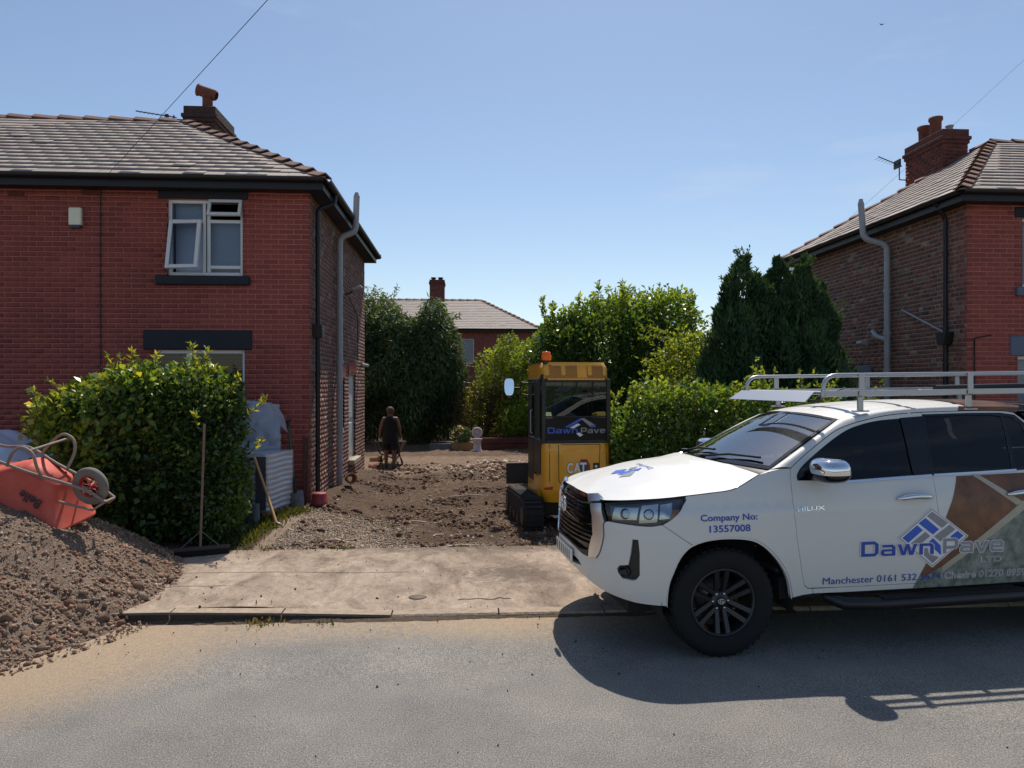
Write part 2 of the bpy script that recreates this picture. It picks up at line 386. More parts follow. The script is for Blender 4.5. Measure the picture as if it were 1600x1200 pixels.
def soil_kind(x, y):
    g = .50 * (1 - sstep(-1.5, -.1, x + .25 * smooth_noise(x, y, 0, 1.1))) * (1 - sstep(10.2, 11.4, y))
    g = max(g, .34 * (1 - sstep(8.6, 9.3, y)) * (1 - sstep(.0, 1.2, x)))
    bk = .34 * sstep(15.2, 17.6, y + .5 * smooth_noise(x, y, 1, .8)) * (1 - sstep(20.5, 21.5, y))
    mdl = .10 + .12 * smooth_noise(x, y, 9, .8)
    if x < -2.4 and y < 11.3: return .05
    return max(g, bk, mdl)
xs = np.concatenate([np.arange(-20, -3, .5), np.arange(-3, 2.6, .045), np.arange(2.6, 24, .5)])
ys = np.concatenate([np.arange(8.42, 19, .045), np.arange(19, 26, .12), np.arange(26, 62, 1.5)])
yard = sheet('garden_soil', xs, ys, yard_full, M_SOIL, 'soil', soil_kind)

# ------------------------------------------------------------------ stones
def ico():
    t = (1 + 5 ** .5) / 2
    v = np.array([(-1, t, 0), (1, t, 0), (-1, -t, 0), (1, -t, 0), (0, -1, t), (0, 1, t), (0, -1, -t), (0, 1, -t), (t, 0, -1), (t, 0, 1), (-t, 0, -1), (-t, 0, 1)], float)
    v /= np.linalg.norm(v[0])
    f = np.array([(0, 11, 5), (0, 5, 1), (0, 1, 7), (0, 7, 10), (0, 10, 11), (1, 5, 9), (5, 11, 4), (11, 10, 2), (10, 7, 6), (7, 1, 8), (3, 9, 4), (3, 4, 2), (3, 2, 6), (3, 6, 8), (3, 8, 9), (4, 9, 5), (2, 4, 11), (6, 2, 10), (8, 6, 7), (9, 8, 1)])
    return v, f
ICV, ICF = ico()
def rnd_rot(n, r):
    q = r.normal(size=(n, 4)); q /= np.linalg.norm(q, axis=1, keepdims=True); a, b_, c_, d = q.T
    return np.stack([np.stack([1 - 2 * (c_ * c_ + d * d), 2 * (b_ * c_ - a * d), 2 * (b_ * d + a * c_)], -1), np.stack([2 * (b_ * c_ + a * d), 1 - 2 * (b_ * b_ + d * d), 2 * (c_ * d - a * b_)], -1), np.stack([2 * (b_ * d - a * c_), 2 * (c_ * d + a * b_), 1 - 2 * (b_ * b_ + c_ * c_)], -1)], 1)
def stone_arrays(P, S_, r, flat=.62):
    n = len(P); sh = ICV[None] * (1 + r.uniform(-.45, .42, (n, 12, 1)))
    sh = sh * np.stack([np.ones(n), r.uniform(.6, 1, n), r.uniform(flat * .7, flat * 1.25, n)], -1)[:, None]
    V = np.einsum('nij,nkj->nki', rnd_rot(n, r), sh) * S_[:, None, None] + P[:, None]
    Fc = ICF[None] + (np.arange(n) * 12)[:, None, None]
    return V.reshape(-1, 3), Fc.reshape(-1, 3), np.repeat(r.uniform(0, 1, n), 20)
M_STONE = mat('rubble_stone', attr='bc', attr_cols=[lin(140, 114, 94), lin(154, 128, 107), lin(144, 119, 99), lin(178, 158, 138), lin(138, 113, 94), lin(150, 124, 104), lin(156, 108, 86), lin(148, 124, 105)], rough=.93, noise_amt=.35, noise_scale=30, bump=.7, bump_scale=90)
M_GRAV = mat('gravel_bits', attr='bc', attr_cols=[lin(120, 100, 84), lin(168, 150, 132), lin(140, 120, 102), lin(196, 182, 164), lin(150, 128, 108), lin(92, 76, 64)], rough=.93)
M_CLOD = mat('soil_clods', attr='bc', attr_cols=[lin(62, 44, 33), lin(90, 66, 50), lin(76, 56, 42), lin(124, 96, 76), lin(68, 50, 37)], rough=.97, noise_amt=.3, noise_scale=40)
def scatter(name, P, S_, m, seed, parent=None, flat=.62):
    v, f, a = stone_arrays(np.array(P), np.array(S_), np.random.default_rng(seed), flat); me = np_mesh(name, v, f, m, a, 'bc'); return link(name, me, parent)

# the heap of rubble and soil at the roadside
def heap_z(x, y):
    r = heap_r(x, y) / 3.72
    if r >= 1.02: return -.03
    z = 1.93 * (1 - r) + .10 * max(0, 1 - abs(r - .98) * 3) * 0
    z += .10 * noise.fractal(Vector((x * 1.1, y * 1.1, 4)), 1., 2., 4) * sstep(1.02, .9, r) + (.035 * smooth_noise(x, y, 8, 7) + .022 * abs(smooth_noise(x, y, 2, 15))) * sstep(1.0, .9, r)
    return max(z, -.03) + (0 if y < 6.2 else .03)
hxs = np.arange(-10.2, -2.4, .05); hys = np.arange(3.6, 10.0, .05)
HM, N, Lk, b = node_mat('heap_soil', .95)
tcv = N.new('ShaderNodeTexCoord').outputs['Object']
n1 = nd_noise(N, Lk, tcv, 5, 8, .75, .4); n2 = nd_noise(N, Lk, tcv, 55, 5, .8)
c0 = nd_ramp(N, Lk, n1, [(.3, (.23, .165, .122, 1)), (.5, (.35, .258, .192, 1)), (.7, (.46, .345, .26, 1))])
c1 = nd_ramp(N, Lk, n2, [(.3, (.45, .43, .41, 1)), (.5, (1, 1, 1, 1)), (.72, (1.5, 1.45, 1.4, 1))]); Lk(nd_mix(N, Lk, .9, c0, c1, 'MULTIPLY'), b.inputs['Base Color']); nd_bump(N, Lk, b, n2, 1., .05)
heap = sheet('rubble_heap', hxs, hys, heap_z, HM); heap['kind'] = 'thing'
tag(heap, 'big heap of brown soil and broken stone spilling onto the road', 'rubble heap')
stv = []
for i in range(10):
    if i % 2:
        q_ = np.random.default_rng(140 + i); v = np.array([(a, b_, c) for a in (-1, 1) for b_ in (-1, 1) for c in (-1, 1)], float) * q_.uniform(.55, 1.0, 3) * (1 + q_.uniform(-.35, .25, (8, 3)))
        f = np.array([(0, 1, 3), (0, 3, 2), (4, 6, 7), (4, 7, 5), (0, 4, 5), (0, 5, 1), (2, 3, 7), (2, 7, 6), (0, 2, 6), (0, 6, 4), (1, 5, 7), (1, 7, 3)]); stv.append(np_mesh('stone', v * .85, f, M_STONE, np.full(12, i / 9.), 'bc')); continue
    v, f, a = stone_arrays(np.zeros((1, 3)), np.ones(1), np.random.default_rng(100 + i)); stv.append(np_mesh('stone', v, f, M_STONE, np.full(20, i / 9.), 'bc'))
r_ = random.Random(11); n_ = 0; big = []
while n_ < 290:
    x = r_.uniform(-6.2, -2.55); y = r_.uniform(4.7, 8.4); q = heap_r(x, y) / 3.72
    if q > 1.035 or q < .35: continue
    if r_.random() > (q ** 3.2) * (1 if y < 7.6 else .5): continue
    if -4.9 < x < -3.4 and 6.3 < y < 7.5: continue
    s_ = (.010 + .040 * r_.random() ** 2.2) * (.45 + .5 * q) * (1 + .35 * sstep(.85, 1., q))
    o = link('stone', stv[r_.randrange(10)], heap); o.location = (x, y, max(heap_z(x, y), 0) + s_ * .3); o.rotation_euler = (r_.uniform(0, 6), r_.uniform(0, 6), r_.uniform(0, 6)); o.scale = (s_, s_, s_); n_ += 1
P, S_ = [], []
while len(P) < 19000:
    x = r_.uniform(-7.4, -2.5); y = r_.uniform(4.6, 8.8); q = heap_r(x, y) / 3.72
    if q > 1.06 or q < .12 or r_.random() > .05 + .95 * sstep(.42, .98, q + .22 * smooth_noise(x, y, 3, 1.4)): continue
    if q > 1.0 and r_.random() > .35: continue
    s_ = r_.uniform(.003, .008) + (.017 * r_.random() ** 4) * (.3 + q); P.append((x, y, max(heap_z(x, y), 0) + s_ * .25)); S_.append(s_)
o = scatter('small_rubble', P, S_, M_STONE, 5, heap); o['kind'] = 'stuff'

# gravel, clods and debris over the dug drive
P, S_ = [], []
while len(P) < 9000:
    x = r_.uniform(-2.2, 1.4); y = 8.35 + (r_.random() ** 1.4) * 3.0
    if soil_kind(x, y) < .3 + r_.uniform(-.15, .1): continue
    s_ = r_.uniform(.006, .017); P.append((x, y, yard_full(x, y) + s_ * .3)); S_.append(s_)
o = scatter('gravel', P, S_, M_GRAV, 6); tag(o, 'pale loose gravel over the near left of the dug drive', 'gravel', kind='stuff')
P, S_ = [], []
while len(P) < 6500:
    x = r_.uniform(-2.1, 2.3); y = 8.5 + 10.5 * r_.random() ** 1.3
    if smooth_noise(x, y, 7, 1.6) < -.05 + .45 * r_.random(): continue
    s_ = r_.uniform(.006, .02) + .04 * r_.random() ** 7; P.append((x, y, yard_full(x, y) + s_ * .15)); S_.append(s_)
P2, S2 = [], []
while len(P2) < 3200:
    x = r_.uniform(-2.1, 2.2); y = 8.5 + 10 * r_.random() ** 1.2; s_ = r_.uniform(.005, .015) + .02 * r_.random() ** 6; P2.append((x, y, yard_full(x, y) + s_ * .3)); S2.append(s_)
o = scatter('loose_stones', P2, S2, M_GRAV, 18); tag(o, 'small pale stones scattered through the dug earth', 'stones', kind='stuff')
o = scatter('soil_clods', P, S_, M_CLOD, 8, flat=.8); tag(o, 'dark clods of dug earth strewn along the drive', 'earth', kind='stuff')
P, S_ = [], []
for i in range(420):
    x = r_.uniform(-3.2, 3.2); y = r_.uniform(2.4, 8.4)
    if heap_r(x, y) < 3.75: continue
    if r_.random() > .25 + .75 * sstep(4.5, 6.3, y): continue
    s_ = r_.uniform(.003, .008) + .012 * r_.random() ** 8
    if y > 6.34: z = pave_z(x, y)
    elif y > 6.19: z = kerb_h(x)
    else: z = 0
    P.append((x, y, z + s_ * .4)); S_.append(s_)
o = scatter('road_grit', P, S_, M_CLOD, 9); tag(o, 'loose grit scattered on road and crossover', 'grit', kind='stuff')
M_GUT = mat('gutter_dirt', lin(88, 72, 58), rough=1, noise_amt=.4, noise_scale=30, bump=.8)
def gut(i, j):
    x = -2.75 + 5.6 * i; wd = .05 + .05 * abs(smooth_noise(x, 0, 1, 2.3)) + .03 * smooth_noise(x, 0, 3, 9)
    return (x, 6.2 - wd * (1 - j), .001 + (.030 - .012 * abs(smooth_noise(x, j, 2, 6))) * j * (1 if x < -1 else .6) - .014)
o = MB().grid(gut, 160, 5).build('gutter_silt', M_GUT); tag(o, kind='stuff', label='thin silt along the foot of the kerb', cat='silt')
# broken brick and concrete heaped beyond the digger
root = tag(empty('broken_masonry', (.75, 17.4, -.1)), 'low spread of broken pale masonry and bricks on the bare earth', 'rubble')
M_BRK = mat('broken_masonry', attr='bc', attr_cols=[lin(176, 150, 130), lin(142, 100, 84), lin(196, 178, 160), lin(120, 88, 74), lin(160, 136, 118), lin(205, 190, 172)], rough=.92, noise_amt=.25, noise_scale=20)
bkv = [np_mesh('brick_lump', *stone_arrays(np.zeros((1, 3)), np.ones(1), np.random.default_rng(300 + i), .7)[:2], M_BRK, np.full(20, i / 7.), 'bc') for i in range(8)]
for i in range(290):
    x = .85 + r_.gauss(0, .55); y = 17.2 + r_.gauss(0, .95)
    if x > 2.2 or y > 19.6 or y < 15.4: continue
    s_ = r_.uniform(.022, .07); o = link('brick_lump', bkv[r_.randrange(8)], root)
    o.location = (x - .75, y - 17.4, yard_full(x, y) + .1 + s_ * .2); o.rotation_euler = (r_.uniform(0, 6), r_.uniform(0, 6), r_.uniform(0, 6)); o.scale = (s_ * 1.3, s_, s_ * .8)
for i in range(26):
    x = -.5 + r_.gauss(0, .45); y = 17.2 + r_.gauss(0, .5); s_ = r_.uniform(.03, .08); o = link('brick_lump', bkv[r_.randrange(8)], root)
    o.location = (x - .75, y - 17.4, yard_full(x, y) + .1 + s_ * .3); o.rotation_euler = (r_.uniform(0, 6), r_.uniform(0, 6), r_.uniform(0, 6)); o.scale = (s_ * 1.3, s_, s_ * .8)
# ------------------------------------------------------------------ houses
CAMP = Vector((0, 0, CAM_H))
M_MORT_R = mat('mortar_pink', lin(178, 116, 100), rough=.95, noise_amt=.15, noise_scale=6)
M_MORT_B = mat('mortar_grey', lin(172, 150, 132), rough=.95, noise_amt=.25, noise_scale=5)
M_BR_R = mat('brick_red', attr='bc', attr_cols=[lin(130, 61, 56), lin(142, 68, 61), lin(135, 63, 58), lin(148, 73, 65), lin(124, 57, 54)], rough=.75, noise_amt=.22, noise_scale=1.3, bump=.3, bump_scale=120)
M_BR_B = mat('brick_brown', attr='bc', attr_cols=[lin(98, 70, 64), lin(128, 84, 72), lin(112, 76, 68), lin(140, 94, 80), lin(104, 76, 70), lin(130, 98, 88), lin(84, 64, 62), lin(160, 136, 124)], rough=.9, noise_amt=.35, noise_scale=9, bump=.6, bump_scale=60)
M_BLACK = mat('black_paint', lin(17, 18, 24), rough=.5)
M_STONEBLK = mat('painted_lintel', lin(23, 27, 38), rough=.7, noise_amt=.15, noise_scale=5, bump=.2)
M_UPVC = mat('white_upvc', lin(214, 216, 218), rough=.35)
M_GREYPIPE = mat('grey_pipe', lin(158, 160, 164), rough=.5, noise_amt=.12, noise_scale=6)
M_LEAD = mat('slate_under', lin(48, 46, 48), rough=.9)
M_SLATE = mat('slate', attr='bc', attr_cols=[lin(152, 138, 130), lin(156, 143, 135), lin(153, 140, 132), lin(162, 149, 140), lin(148, 135, 129), lin(156, 140, 131)], rough=.75, noise_amt=.05, noise_scale=2, bump=.15, bump_scale=30)
M_RIDGE = mat('ridge_clay', attr='bc', attr_cols=[lin(112, 78, 66), lin(132, 96, 82), lin(104, 74, 66), lin(124, 90, 80)], rough=.85, noise_amt=.3, noise_scale=12, bump=.4)
M_POT = mat('chimney_pot_clay', lin(116, 70, 56), rough=.85, noise_amt=.25, noise_scale=9)
M_PANE = glass('window_pane', (.62, .68, .74, 1), .95)
M_DARKROOM = mat('dark_room', lin(22, 22, 26), rough=1)
M_BLIND = mat('window_blind', lin(196, 208, 226), rough=.8)

def subtract(a0, a1, cuts):
    out = [(a0, a1)]
    for c0, c1 in cuts:
        nx = []
        for p, q in out:
            if c1 <= p or c0 >= q: nx.append((p, q)); continue
            if c0 > p: nx.append((p, c0))
            if c1 < q: nx.append((c1, q))
        out = nx
    return out
class Bricks:
    def __init__(s): s.items = []
    def wall(s, O, U, Nn, length, z0, z1, openings, key, header_every=0, a_from=0., seed=1, mort=.011):
        r = random.Random(seed); ch = .075; row = 0; z = z0
        while z < z1 - .02:
            h = min(ch - mort, z1 - z); hd = header_every and row % header_every == header_every - 1
            bl = .1125 if hd else .225; off = -(bl / 2 if row % 2 else 0)
            cuts = [(o[0], o[1]) for o in openings if o[2] < z + h - .01 and o[3] > z + .01]
            a = off + math.floor((a_from - off) / bl) * bl
            while a < length:
                for p, q in subtract(max(a, a_from), min(a + bl - mort, length), cuts):
                    if q - p > .03: s.items.append((Vector(O) + Vector(U) * ((p + q) / 2), U, Nn, q - p, z + h / 2, h, r.uniform(-.0015, .002), r.random(), abs(q - p - (bl - mort)) < 1e-4 and h > ch - mort - 1e-4, key, hd))
                a += bl
            z += ch; row += 1
    def build(s, root, n_parts, visible, mats):
        cand = [i for i, it in enumerate(s.items) if it[8] and visible(Vector((it[0].x, it[0].y, it[4])))]
        cand.sort(key=lambda i: (Vector((s.items[i][0].x, s.items[i][0].y, s.items[i][4])) - CAMP).length)
        pick = set(cand[:n_parts]); cache = {}
        for i in pick:
            c, U, Nn, wd, z, h, pr, val, full, key, hd = s.items[i]; k = (key, hd, int(val * 8))
            if k not in cache:
                x, y, zz = wd / 2, .03, h / 2; e = .003
                V = np.array([(-x, y, -zz), (x, y, -zz), (x, y, zz), (-x, y, zz), (-x, -.0015, -zz), (x, -.0015, -zz), (x, -.0015, zz), (-x, -.0015, zz), (-x + e, -.0035, -zz + e), (x - e, -.0035, -zz + e), (x - e, -.0035, zz - e), (-x + e, -.0035, zz - e)], float)
                Fq = np.array([(8, 9, 10, 11), (4, 5, 9, 8), (5, 6, 10, 9), (6, 7, 11, 10), (7, 4, 8, 11), (0, 1, 5, 4), (1, 2, 6, 5), (2, 3, 7, 6), (3, 0, 4, 7)])
                cache[k] = np_mesh('brick', V, Fq, mats[key], np.full(9, (int(val * 8) + .5) / 8), 'bc')
            o = link('brick', cache[k], root); p = c + Vector(Nn) * pr; o.location = (p.x - root.location.x, p.y - root.location.y, z - root.location.z)
            o.rotation_euler = (0, 0, math.atan2(U[1], U[0]))
        for key in mats:
            V, Fq, A = [], [], []
            for i, (c, U, Nn, wd, z, h, pr, val, full, kk, hd) in enumerate(s.items):
                if kk != key or i in pick: continue
                U = Vector(U); Nv = Vector(Nn); n = len(V); f = .0035 + pr
                for dn in (-.03, f):
                    for a, b_ in ((-1, -1), (1, -1), (1, 1), (-1, 1)):
                        p = c + U * (a * wd / 2) + Nv * dn; V.append((p.x, p.y, z + b_ * h / 2))
                Fq += [(n + 4, n + 5, n + 6, n + 7), (n, n + 1, n + 5, n + 4), (n + 1, n + 2, n + 6, n + 5), (n + 2, n + 3, n + 7, n + 6), (n + 3, n, n + 4, n + 7)]; A += [val] * 5
            if V:
                me = np_mesh('brickwork', np.array(V), np.array(Fq), mats[key], np.array(A), 'bc'); o = link('brickwork', me, root, True); o['kind'] = 'stuff'
def backing(root, O, U, Nn, length, z0, z1, openings, m, th=.24, name='wall', a_from=0.):
    xs_ = sorted({a_from, length} | {v for o in openings for v in o[:2] if a_from < v < length}); zs_ = sorted({z0, z1} | {v for o in openings for v in o[2:] if z0 < v < z1})
    mb = MB(); U = Vector(U); Nv = Vector(Nn); ang = math.atan2(U.y, U.x)
    for a, c in zip(xs_, xs_[1:]):
        for p, q in zip(zs_, zs_[1:]):
            if any(o[0] <= a + 1e-6 and o[1] >= c - 1e-6 and o[2] <= p + 1e-6 and o[3] >= q - 1e-6 for o in openings): continue
            ce = Vector(O) + U * ((a + c) / 2) - Nv * (th / 2); mb.box((ce.x, ce.y, (p + q) / 2), (c - a, th, q - p), rotz(ang))
    return mb.build(name, m, root, True)

def clip(poly, conv):
    out = poly
    for (x0, y0), (x1, y1) in zip(conv, conv[1:] + conv[:1]):
        inp, out = out, []
        side = lambda p: (x1 - x0) * (p[1] - y0) - (y1 - y0) * (p[0] - x0)
        for a, b_ in zip(inp, inp[1:] + inp[:1]):
            sa, sb = side(a), side(b_)
            if sa >= 0: out.append(a)
            if (sa < 0) != (sb < 0):
                k = sa / (sa - sb); out.append((a[0] + (b_[0] - a[0]) * k, a[1] + (b_[1] - a[1]) * k))
        if len(out) < 3: return []
    return out
class Slates:
    def __init__(s): s.full = []; s.V = []; s.F = []; s.A = []; s.mesh = {}
    def plane(s, pts, wd=.30, ex=.222, seed=1, detail=True):
        P = [Vector(p) for p in pts]; A = (P[1] - P[0]).normalized(); Nn = A.cross(P[2] - P[0]).normalized(); B = Nn.cross(A)
        pl = [((p - P[0]).dot(A), (p - P[0]).dot(B)) for p in P]; r = random.Random(seed)
        fr = Matrix((A, B, Nn)).transposed().to_4x4(); fr.translation = P[0]
        n = len(s.V); base = [P[i] - Nn * .004 for i in range(len(P))]; s.base = getattr(s, 'base', []) + [base]
        amin, amax = min(p[0] for p in pl), max(p[0] for p in pl); bmax = max(p[1] for p in pl); row = 0; b0 = 0.
        while b0 < bmax:
            a = amin - wd * (1 + (.5 if row % 2 else 0))
            while a < amax:
                x0, x1 = a + .003, a + wd - .003; q0 = b0 + r.uniform(-.006, .004); q1 = b0 + ex + .03
                poly = [(x0, q0), (x1, q0), (x1, q1), (x0, q1)]; c = clip(poly, pl); val = r.random(); lift = r.uniform(0, .003) + (.007 if r.random() < .02 else 0)
                if len(c) >= 3:
                    if len(c) == 4 and all(abs(u[0] - v_[0]) + abs(u[1] - v_[1]) < 1e-6 for u, v_ in zip(sorted(c), sorted(poly))) : s.full.append((fr, x0, q0, wd - .006, ex + .03, val, lift))
                    else: s.piece(fr, c, b0, ex, val, lift)
                a += wd
            b0 += ex; row += 1
    def piece(s, fr, c, b0, ex, val, lift):
        n = len(s.V); m = len(c)
        for x, y in c:
            p = fr @ Vector((x, y, .018 + lift - (y - b0) / ex * .014)); s.V.append(tuple(p))
        for x, y in c: s.V.append(tuple(fr @ Vector((x, y, -.002))))
        s.F.append(tuple(range(n, n + m))); s.A.append(val)
        for i in range(m): s.F.append((n + i, n + m + i, n + m + (i + 1) % m, n + (i + 1) % m)); s.A.append(val)
    def build(s, root, n_parts, roof):
        mid = lambda t: t[0] @ Vector((t[1] + .15, t[2] + .1, 0))
        vis = [t for t in s.full if (t[0].to_3x3() @ Vector((0, 0, 1))).dot(CAMP - mid(t)) > 0]
        vis.sort(key=lambda t: (mid(t) - CAMP).length); pick = vis[:n_parts]; pid = {id(t) for t in pick}
        for fr, x0, q0, wd, ln, val, lift in pick:
            k = int(val * 8)
            if k not in s.mesh:
                V = np.array([(0, 0, .018), (wd, 0, .018), (wd, ln, .002), (0, ln, .002), (0, 0, .006), (wd, 0, .006), (wd, ln, -.008), (0, ln, -.008)]); Fq = np.array([(0, 1, 2, 3), (0, 4, 5, 1), (1, 5, 6, 2), (3, 2, 6, 7), (0, 3, 7, 4), (4, 7, 6, 5)])
                s.mesh[k] = np_mesh('slate', V, Fq, M_SLATE, np.full(6, (k + .5) / 8), 'bc')
            o = link('slate', s.mesh[k], roof); o.matrix_local = fr @ Matrix.Translation((x0, q0, lift))
        for t in s.full:
            if id(t) in pid: continue
            fr, x0, q0, wd, ln, val, lift = t; s.piece(fr, [(x0, q0), (x0 + wd, q0), (x0 + wd, q0 + ln), (x0, q0 + ln)], q0, .222, val, lift)
        me = bpy.data.meshes.new('slating'); me.from_pydata(s.V, [], s.F); me.materials.append(M_SLATE)
        a = me.attributes.new('bc', 'FLOAT', 'FACE'); a.data.foreach_set('value', s.A); o = link('slating', me, roof, True); o['kind'] = 'stuff'
def ridge_run(root, roof, p0, p1, dA, dB, up, ln=.40, wing=.13, seed=0, name='ridge_tile'):
    """row of angular clay tiles from p0 (low end) to p1; dA, dB point down either slope"""
    p0, p1 = Vector(p0), Vector(p1); d = (p1 - p0); n = max(1, round(d.length / ln)); st = d / n; D = d.normalized(); r = random.Random(seed); cache = {}
    dA, dB, up = Vector(dA).normalized(), Vector(dB).normalized(), Vector(up).normalized(); L1 = st.length * 1.06
    for i in range(n):
        k = r.randrange(4)
        if k not in cache:
            V = []
            for t, lf in ((0, .062), (L1, .018)):
                for off in (0, -.02):
                    c = D * t + up * (lf + off)
                    V += [c + dA * wing, c + up * .015, c + dB * wing]
            Fq = [(0, 1, 7, 6), (1, 2, 8, 7), (3, 9, 10, 4), (4, 10, 11, 5), (0, 3, 4, 1), (1, 4, 5, 2), (6, 7, 10, 9), (7, 8, 11, 10), (0, 6, 9, 3), (2, 5, 11, 8)]
            me = bpy.data.meshes.new(name); me.from_pydata([tuple(v) for v in V], [], Fq); me.materials.append(M_RIDGE)
            a = me.attributes.new('bc', 'FLOAT', 'FACE'); a.data.foreach_set('value', [(k + .5) / 4] * 10); cache[k] = me
        o = link(name, cache[k], roof); o.location = p0 + st * i + up * r.uniform(-.004, .006); o.rotation_euler = (0, 0, r.uniform(-.012, .012))
def down(nrm, line):
    """direction lying in a roof plane, square to a ridge or hip line, pointing downhill"""
    v = Vector(nrm).normalized().cross(Vector(line).normalized()); return v if v.z < 0 else -v

def window(root, O, U, a0, a1, z0, z1, inset=.07, name='window', mull=(.5,), trans=None, blind=M_BLIND):
    """white framed window filling an opening; returns the part"""
    U = Vector(U).normalized(); Nn = Vector((U.y, -U.x, 0)); fr = Matrix((U, -Nn, Vector((0, 0, 1)))).transposed().to_4x4(); fr.translation = Vector(O) + U * a0 - Nn * inset + Vector((0, 0, z0 - O[2]))
    W_, H_ = a1 - a0, z1 - z0; t = .055; mb = MB()
    def b_(x0, x1, zz0, zz1, y0=0., y1=.06):
        vs_ = [fr @ Vector((x, y, z)) for x in (x0, x1) for y in (y0, y1) for z in (zz0, zz1)]
        mb.add(vs_, [(0, 1, 3, 2), (4, 6, 7, 5), (0, 4, 5, 1), (2, 3, 7, 6), (0, 2, 6, 4), (1, 5, 7, 3)])
    b_(0, t, 0, H_); b_(W_ - t, W_, 0, H_); b_(t, W_ - t, H_ - t, H_); b_(t, W_ - t, 0, t)
    xs_ = [t] + [m_ * W_ for m_ in mull] + [W_ - t]
    for m_ in mull: b_(m_ * W_ - .04, m_ * W_ + .04, t, H_ - t)
    if trans: b_(t, W_ - t, trans * H_ - .03, trans * H_ + .03, -.002, .058)
    f = mb.build(name, M_UPVC, root, True, bevel=.006)
    pane = MB().add([fr @ Vector(p) for p in ((t, .03, t), (W_ - t, .03, t), (W_ - t, .03, H_ - t), (t, .03, H_ - t))], [(0, 1, 2, 3)]).build('pane', M_PANE, f, True)
    if blind: MB().add([fr @ Vector(p) for p in ((.01, .14, .01), (W_ - .01, .14, .01), (W_ - .01, .14, H_ - .01), (.01, .14, H_ - .01))], [(0, 1, 2, 3)]).build('blind', blind, f, True)
    return f, fr

def hip_roof(root, x0, x1, y0, y1, ze, zr, runx, n_parts, near_side, ov=.28, detail=True):
    """hipped slate roof over a rectangle; eaves overhang by ov"""
    X0, X1, Y0, Y1 = x0 - ov, x1 + ov, y0 - ov, y1 + ov; ym = (Y0 + Y1) / 2
    a0, a1 = X0 + runx, X1 - runx; A, B_, C_, D_ = (X0, Y0, ze), (X1, Y0, ze), (X1, Y1, ze), (X0, Y1, ze); Ra, Rb = (a0, ym, zr), (a1, ym, zr)
    roof = MB().add([(p[0], p[1], p[2] - .01) for p in (A, B_, C_, D_, Ra, Rb)], [(0, 1, 5, 4), (1, 2, 5), (2, 3, 4, 5), (3, 0, 4), (3, 2, 1, 0)]).build('roof', M_LEAD, root, True)
    sl = Slates(); sl.plane([A, B_, Rb, Ra], seed=1)
    sl.plane([B_, C_, Rb], seed=2); sl.plane([D_, A, Ra], seed=3); sl.plane([C_, D_, Ra, Rb], seed=4)
    sl.build(root, n_parts, roof)
    nf = (Vector(B_) - Vector(A)).cross(Vector(Ra) - Vector(A)).normalized(); nb = Vector((nf.x, -nf.y, nf.z)); ne = (Vector(C_) - Vector(B_)).cross(Vector(Rb) - Vector(B_)).normalized(); nw = Vector((-ne.x, ne.y, ne.z))
    for p, q, n1, n2, sd_ in ((A, Ra, nf, nw, 1), (B_, Rb, nf, ne, 2), (C_, Rb, nb, ne, 3), (D_, Ra, nb, nw, 4)):
        L_ = Vector(q) - Vector(p); ridge_run(root, roof, p, q, down(n1, L_), down(n2, L_), (n1 + n2), seed=sd_, name='hip_tile', ln=.36)
    ridge_run(root, roof, Ra, Rb, down(nf, (1, 0, 0)), down(nb, (1, 0, 0)), (0, 0, 1), seed=9, ln=.45)
    # gutters and fascia
    gm = MB(); r = .058
    for p, q in ((A, B_), (B_, C_), (C_, D_), (D_, A)):
        p, q = Vector(p), Vector(q); d = (q - p).normalized(); n = Vector((d.y, -d.x, 0))
        def g(i, j, p=p, q=q, n=n):
            a = math.pi * j; return p + (q - p) * i + n * (.03 + r * math.cos(a) + 0) + Vector((0, 0, -.015 - r * math.sin(a)))
        gm.grid(g, 1, 8)
    gm.build('gutter', M_BLACK, root, True)
    fm = MB()
    fm.bx(X0 + .03, X1 - .03, Y0 + .03, Y0 + .055, ze - .17, ze - .015); fm.bx(X0 + .03, X1 - .03, Y1 - .055, Y1 - .03, ze - .17, ze - .015)
    fm.bx(X0 + .03, X0 + .055, Y0 + .057, Y1 - .057, ze - .17, ze - .015); fm.bx(X1 - .055, X1 - .03, Y0 + .057, Y1 - .057, ze - .17, ze - .015)
    fm.bx(X0 + .06, X1 - .06, Y0 + .06, Y1 - .06, ze - .165, ze - .15); fm.build('fascia', M_BLACK, root, True)
    return roof

def chimney(root, roof, x0, x1, y0, y1, z0, z1, br, key, seed):
    st = MB().bx(x0 + .01, x1 - .01, y0 + .01, y1 - .01, z0, z1 - .02).build('chimney', M_MORT_B, roof, True)
    dx, dy = x1 - x0, y1 - y0
    zt = z1 - .30
    for (O, U, Nn, ln) in (((x0, y0, 0), (1, 0, 0), (0, -1, 0), dx), ((x1, y0, 0), (0, 1, 0), (1, 0, 0), dy), ((x0, y1, 0), (0, -1, 0), (-1, 0, 0), dy), ((x1, y1, 0), (-1, 0, 0), (0, 1, 0), dx)):
        br.wall(O, U, Nn, ln, z0, zt, [], key, seed=seed)
    for k, (za, zb, e) in enumerate(((zt, zt + .075, .03), (zt + .075, zt + .15, .055), (zt + .15, z1, .02))):
        MB().bx(x0 - e, x1 + e, y0 - e, y1 + e, za, zb).build('corbel', M_CHB, st, True, bevel=.008)
    return st
M_CHB = mat('chimney_brick', lin(70, 52, 48), rough=.9, noise_amt=.4, noise_scale=11, bump=.8, bump_scale=30)

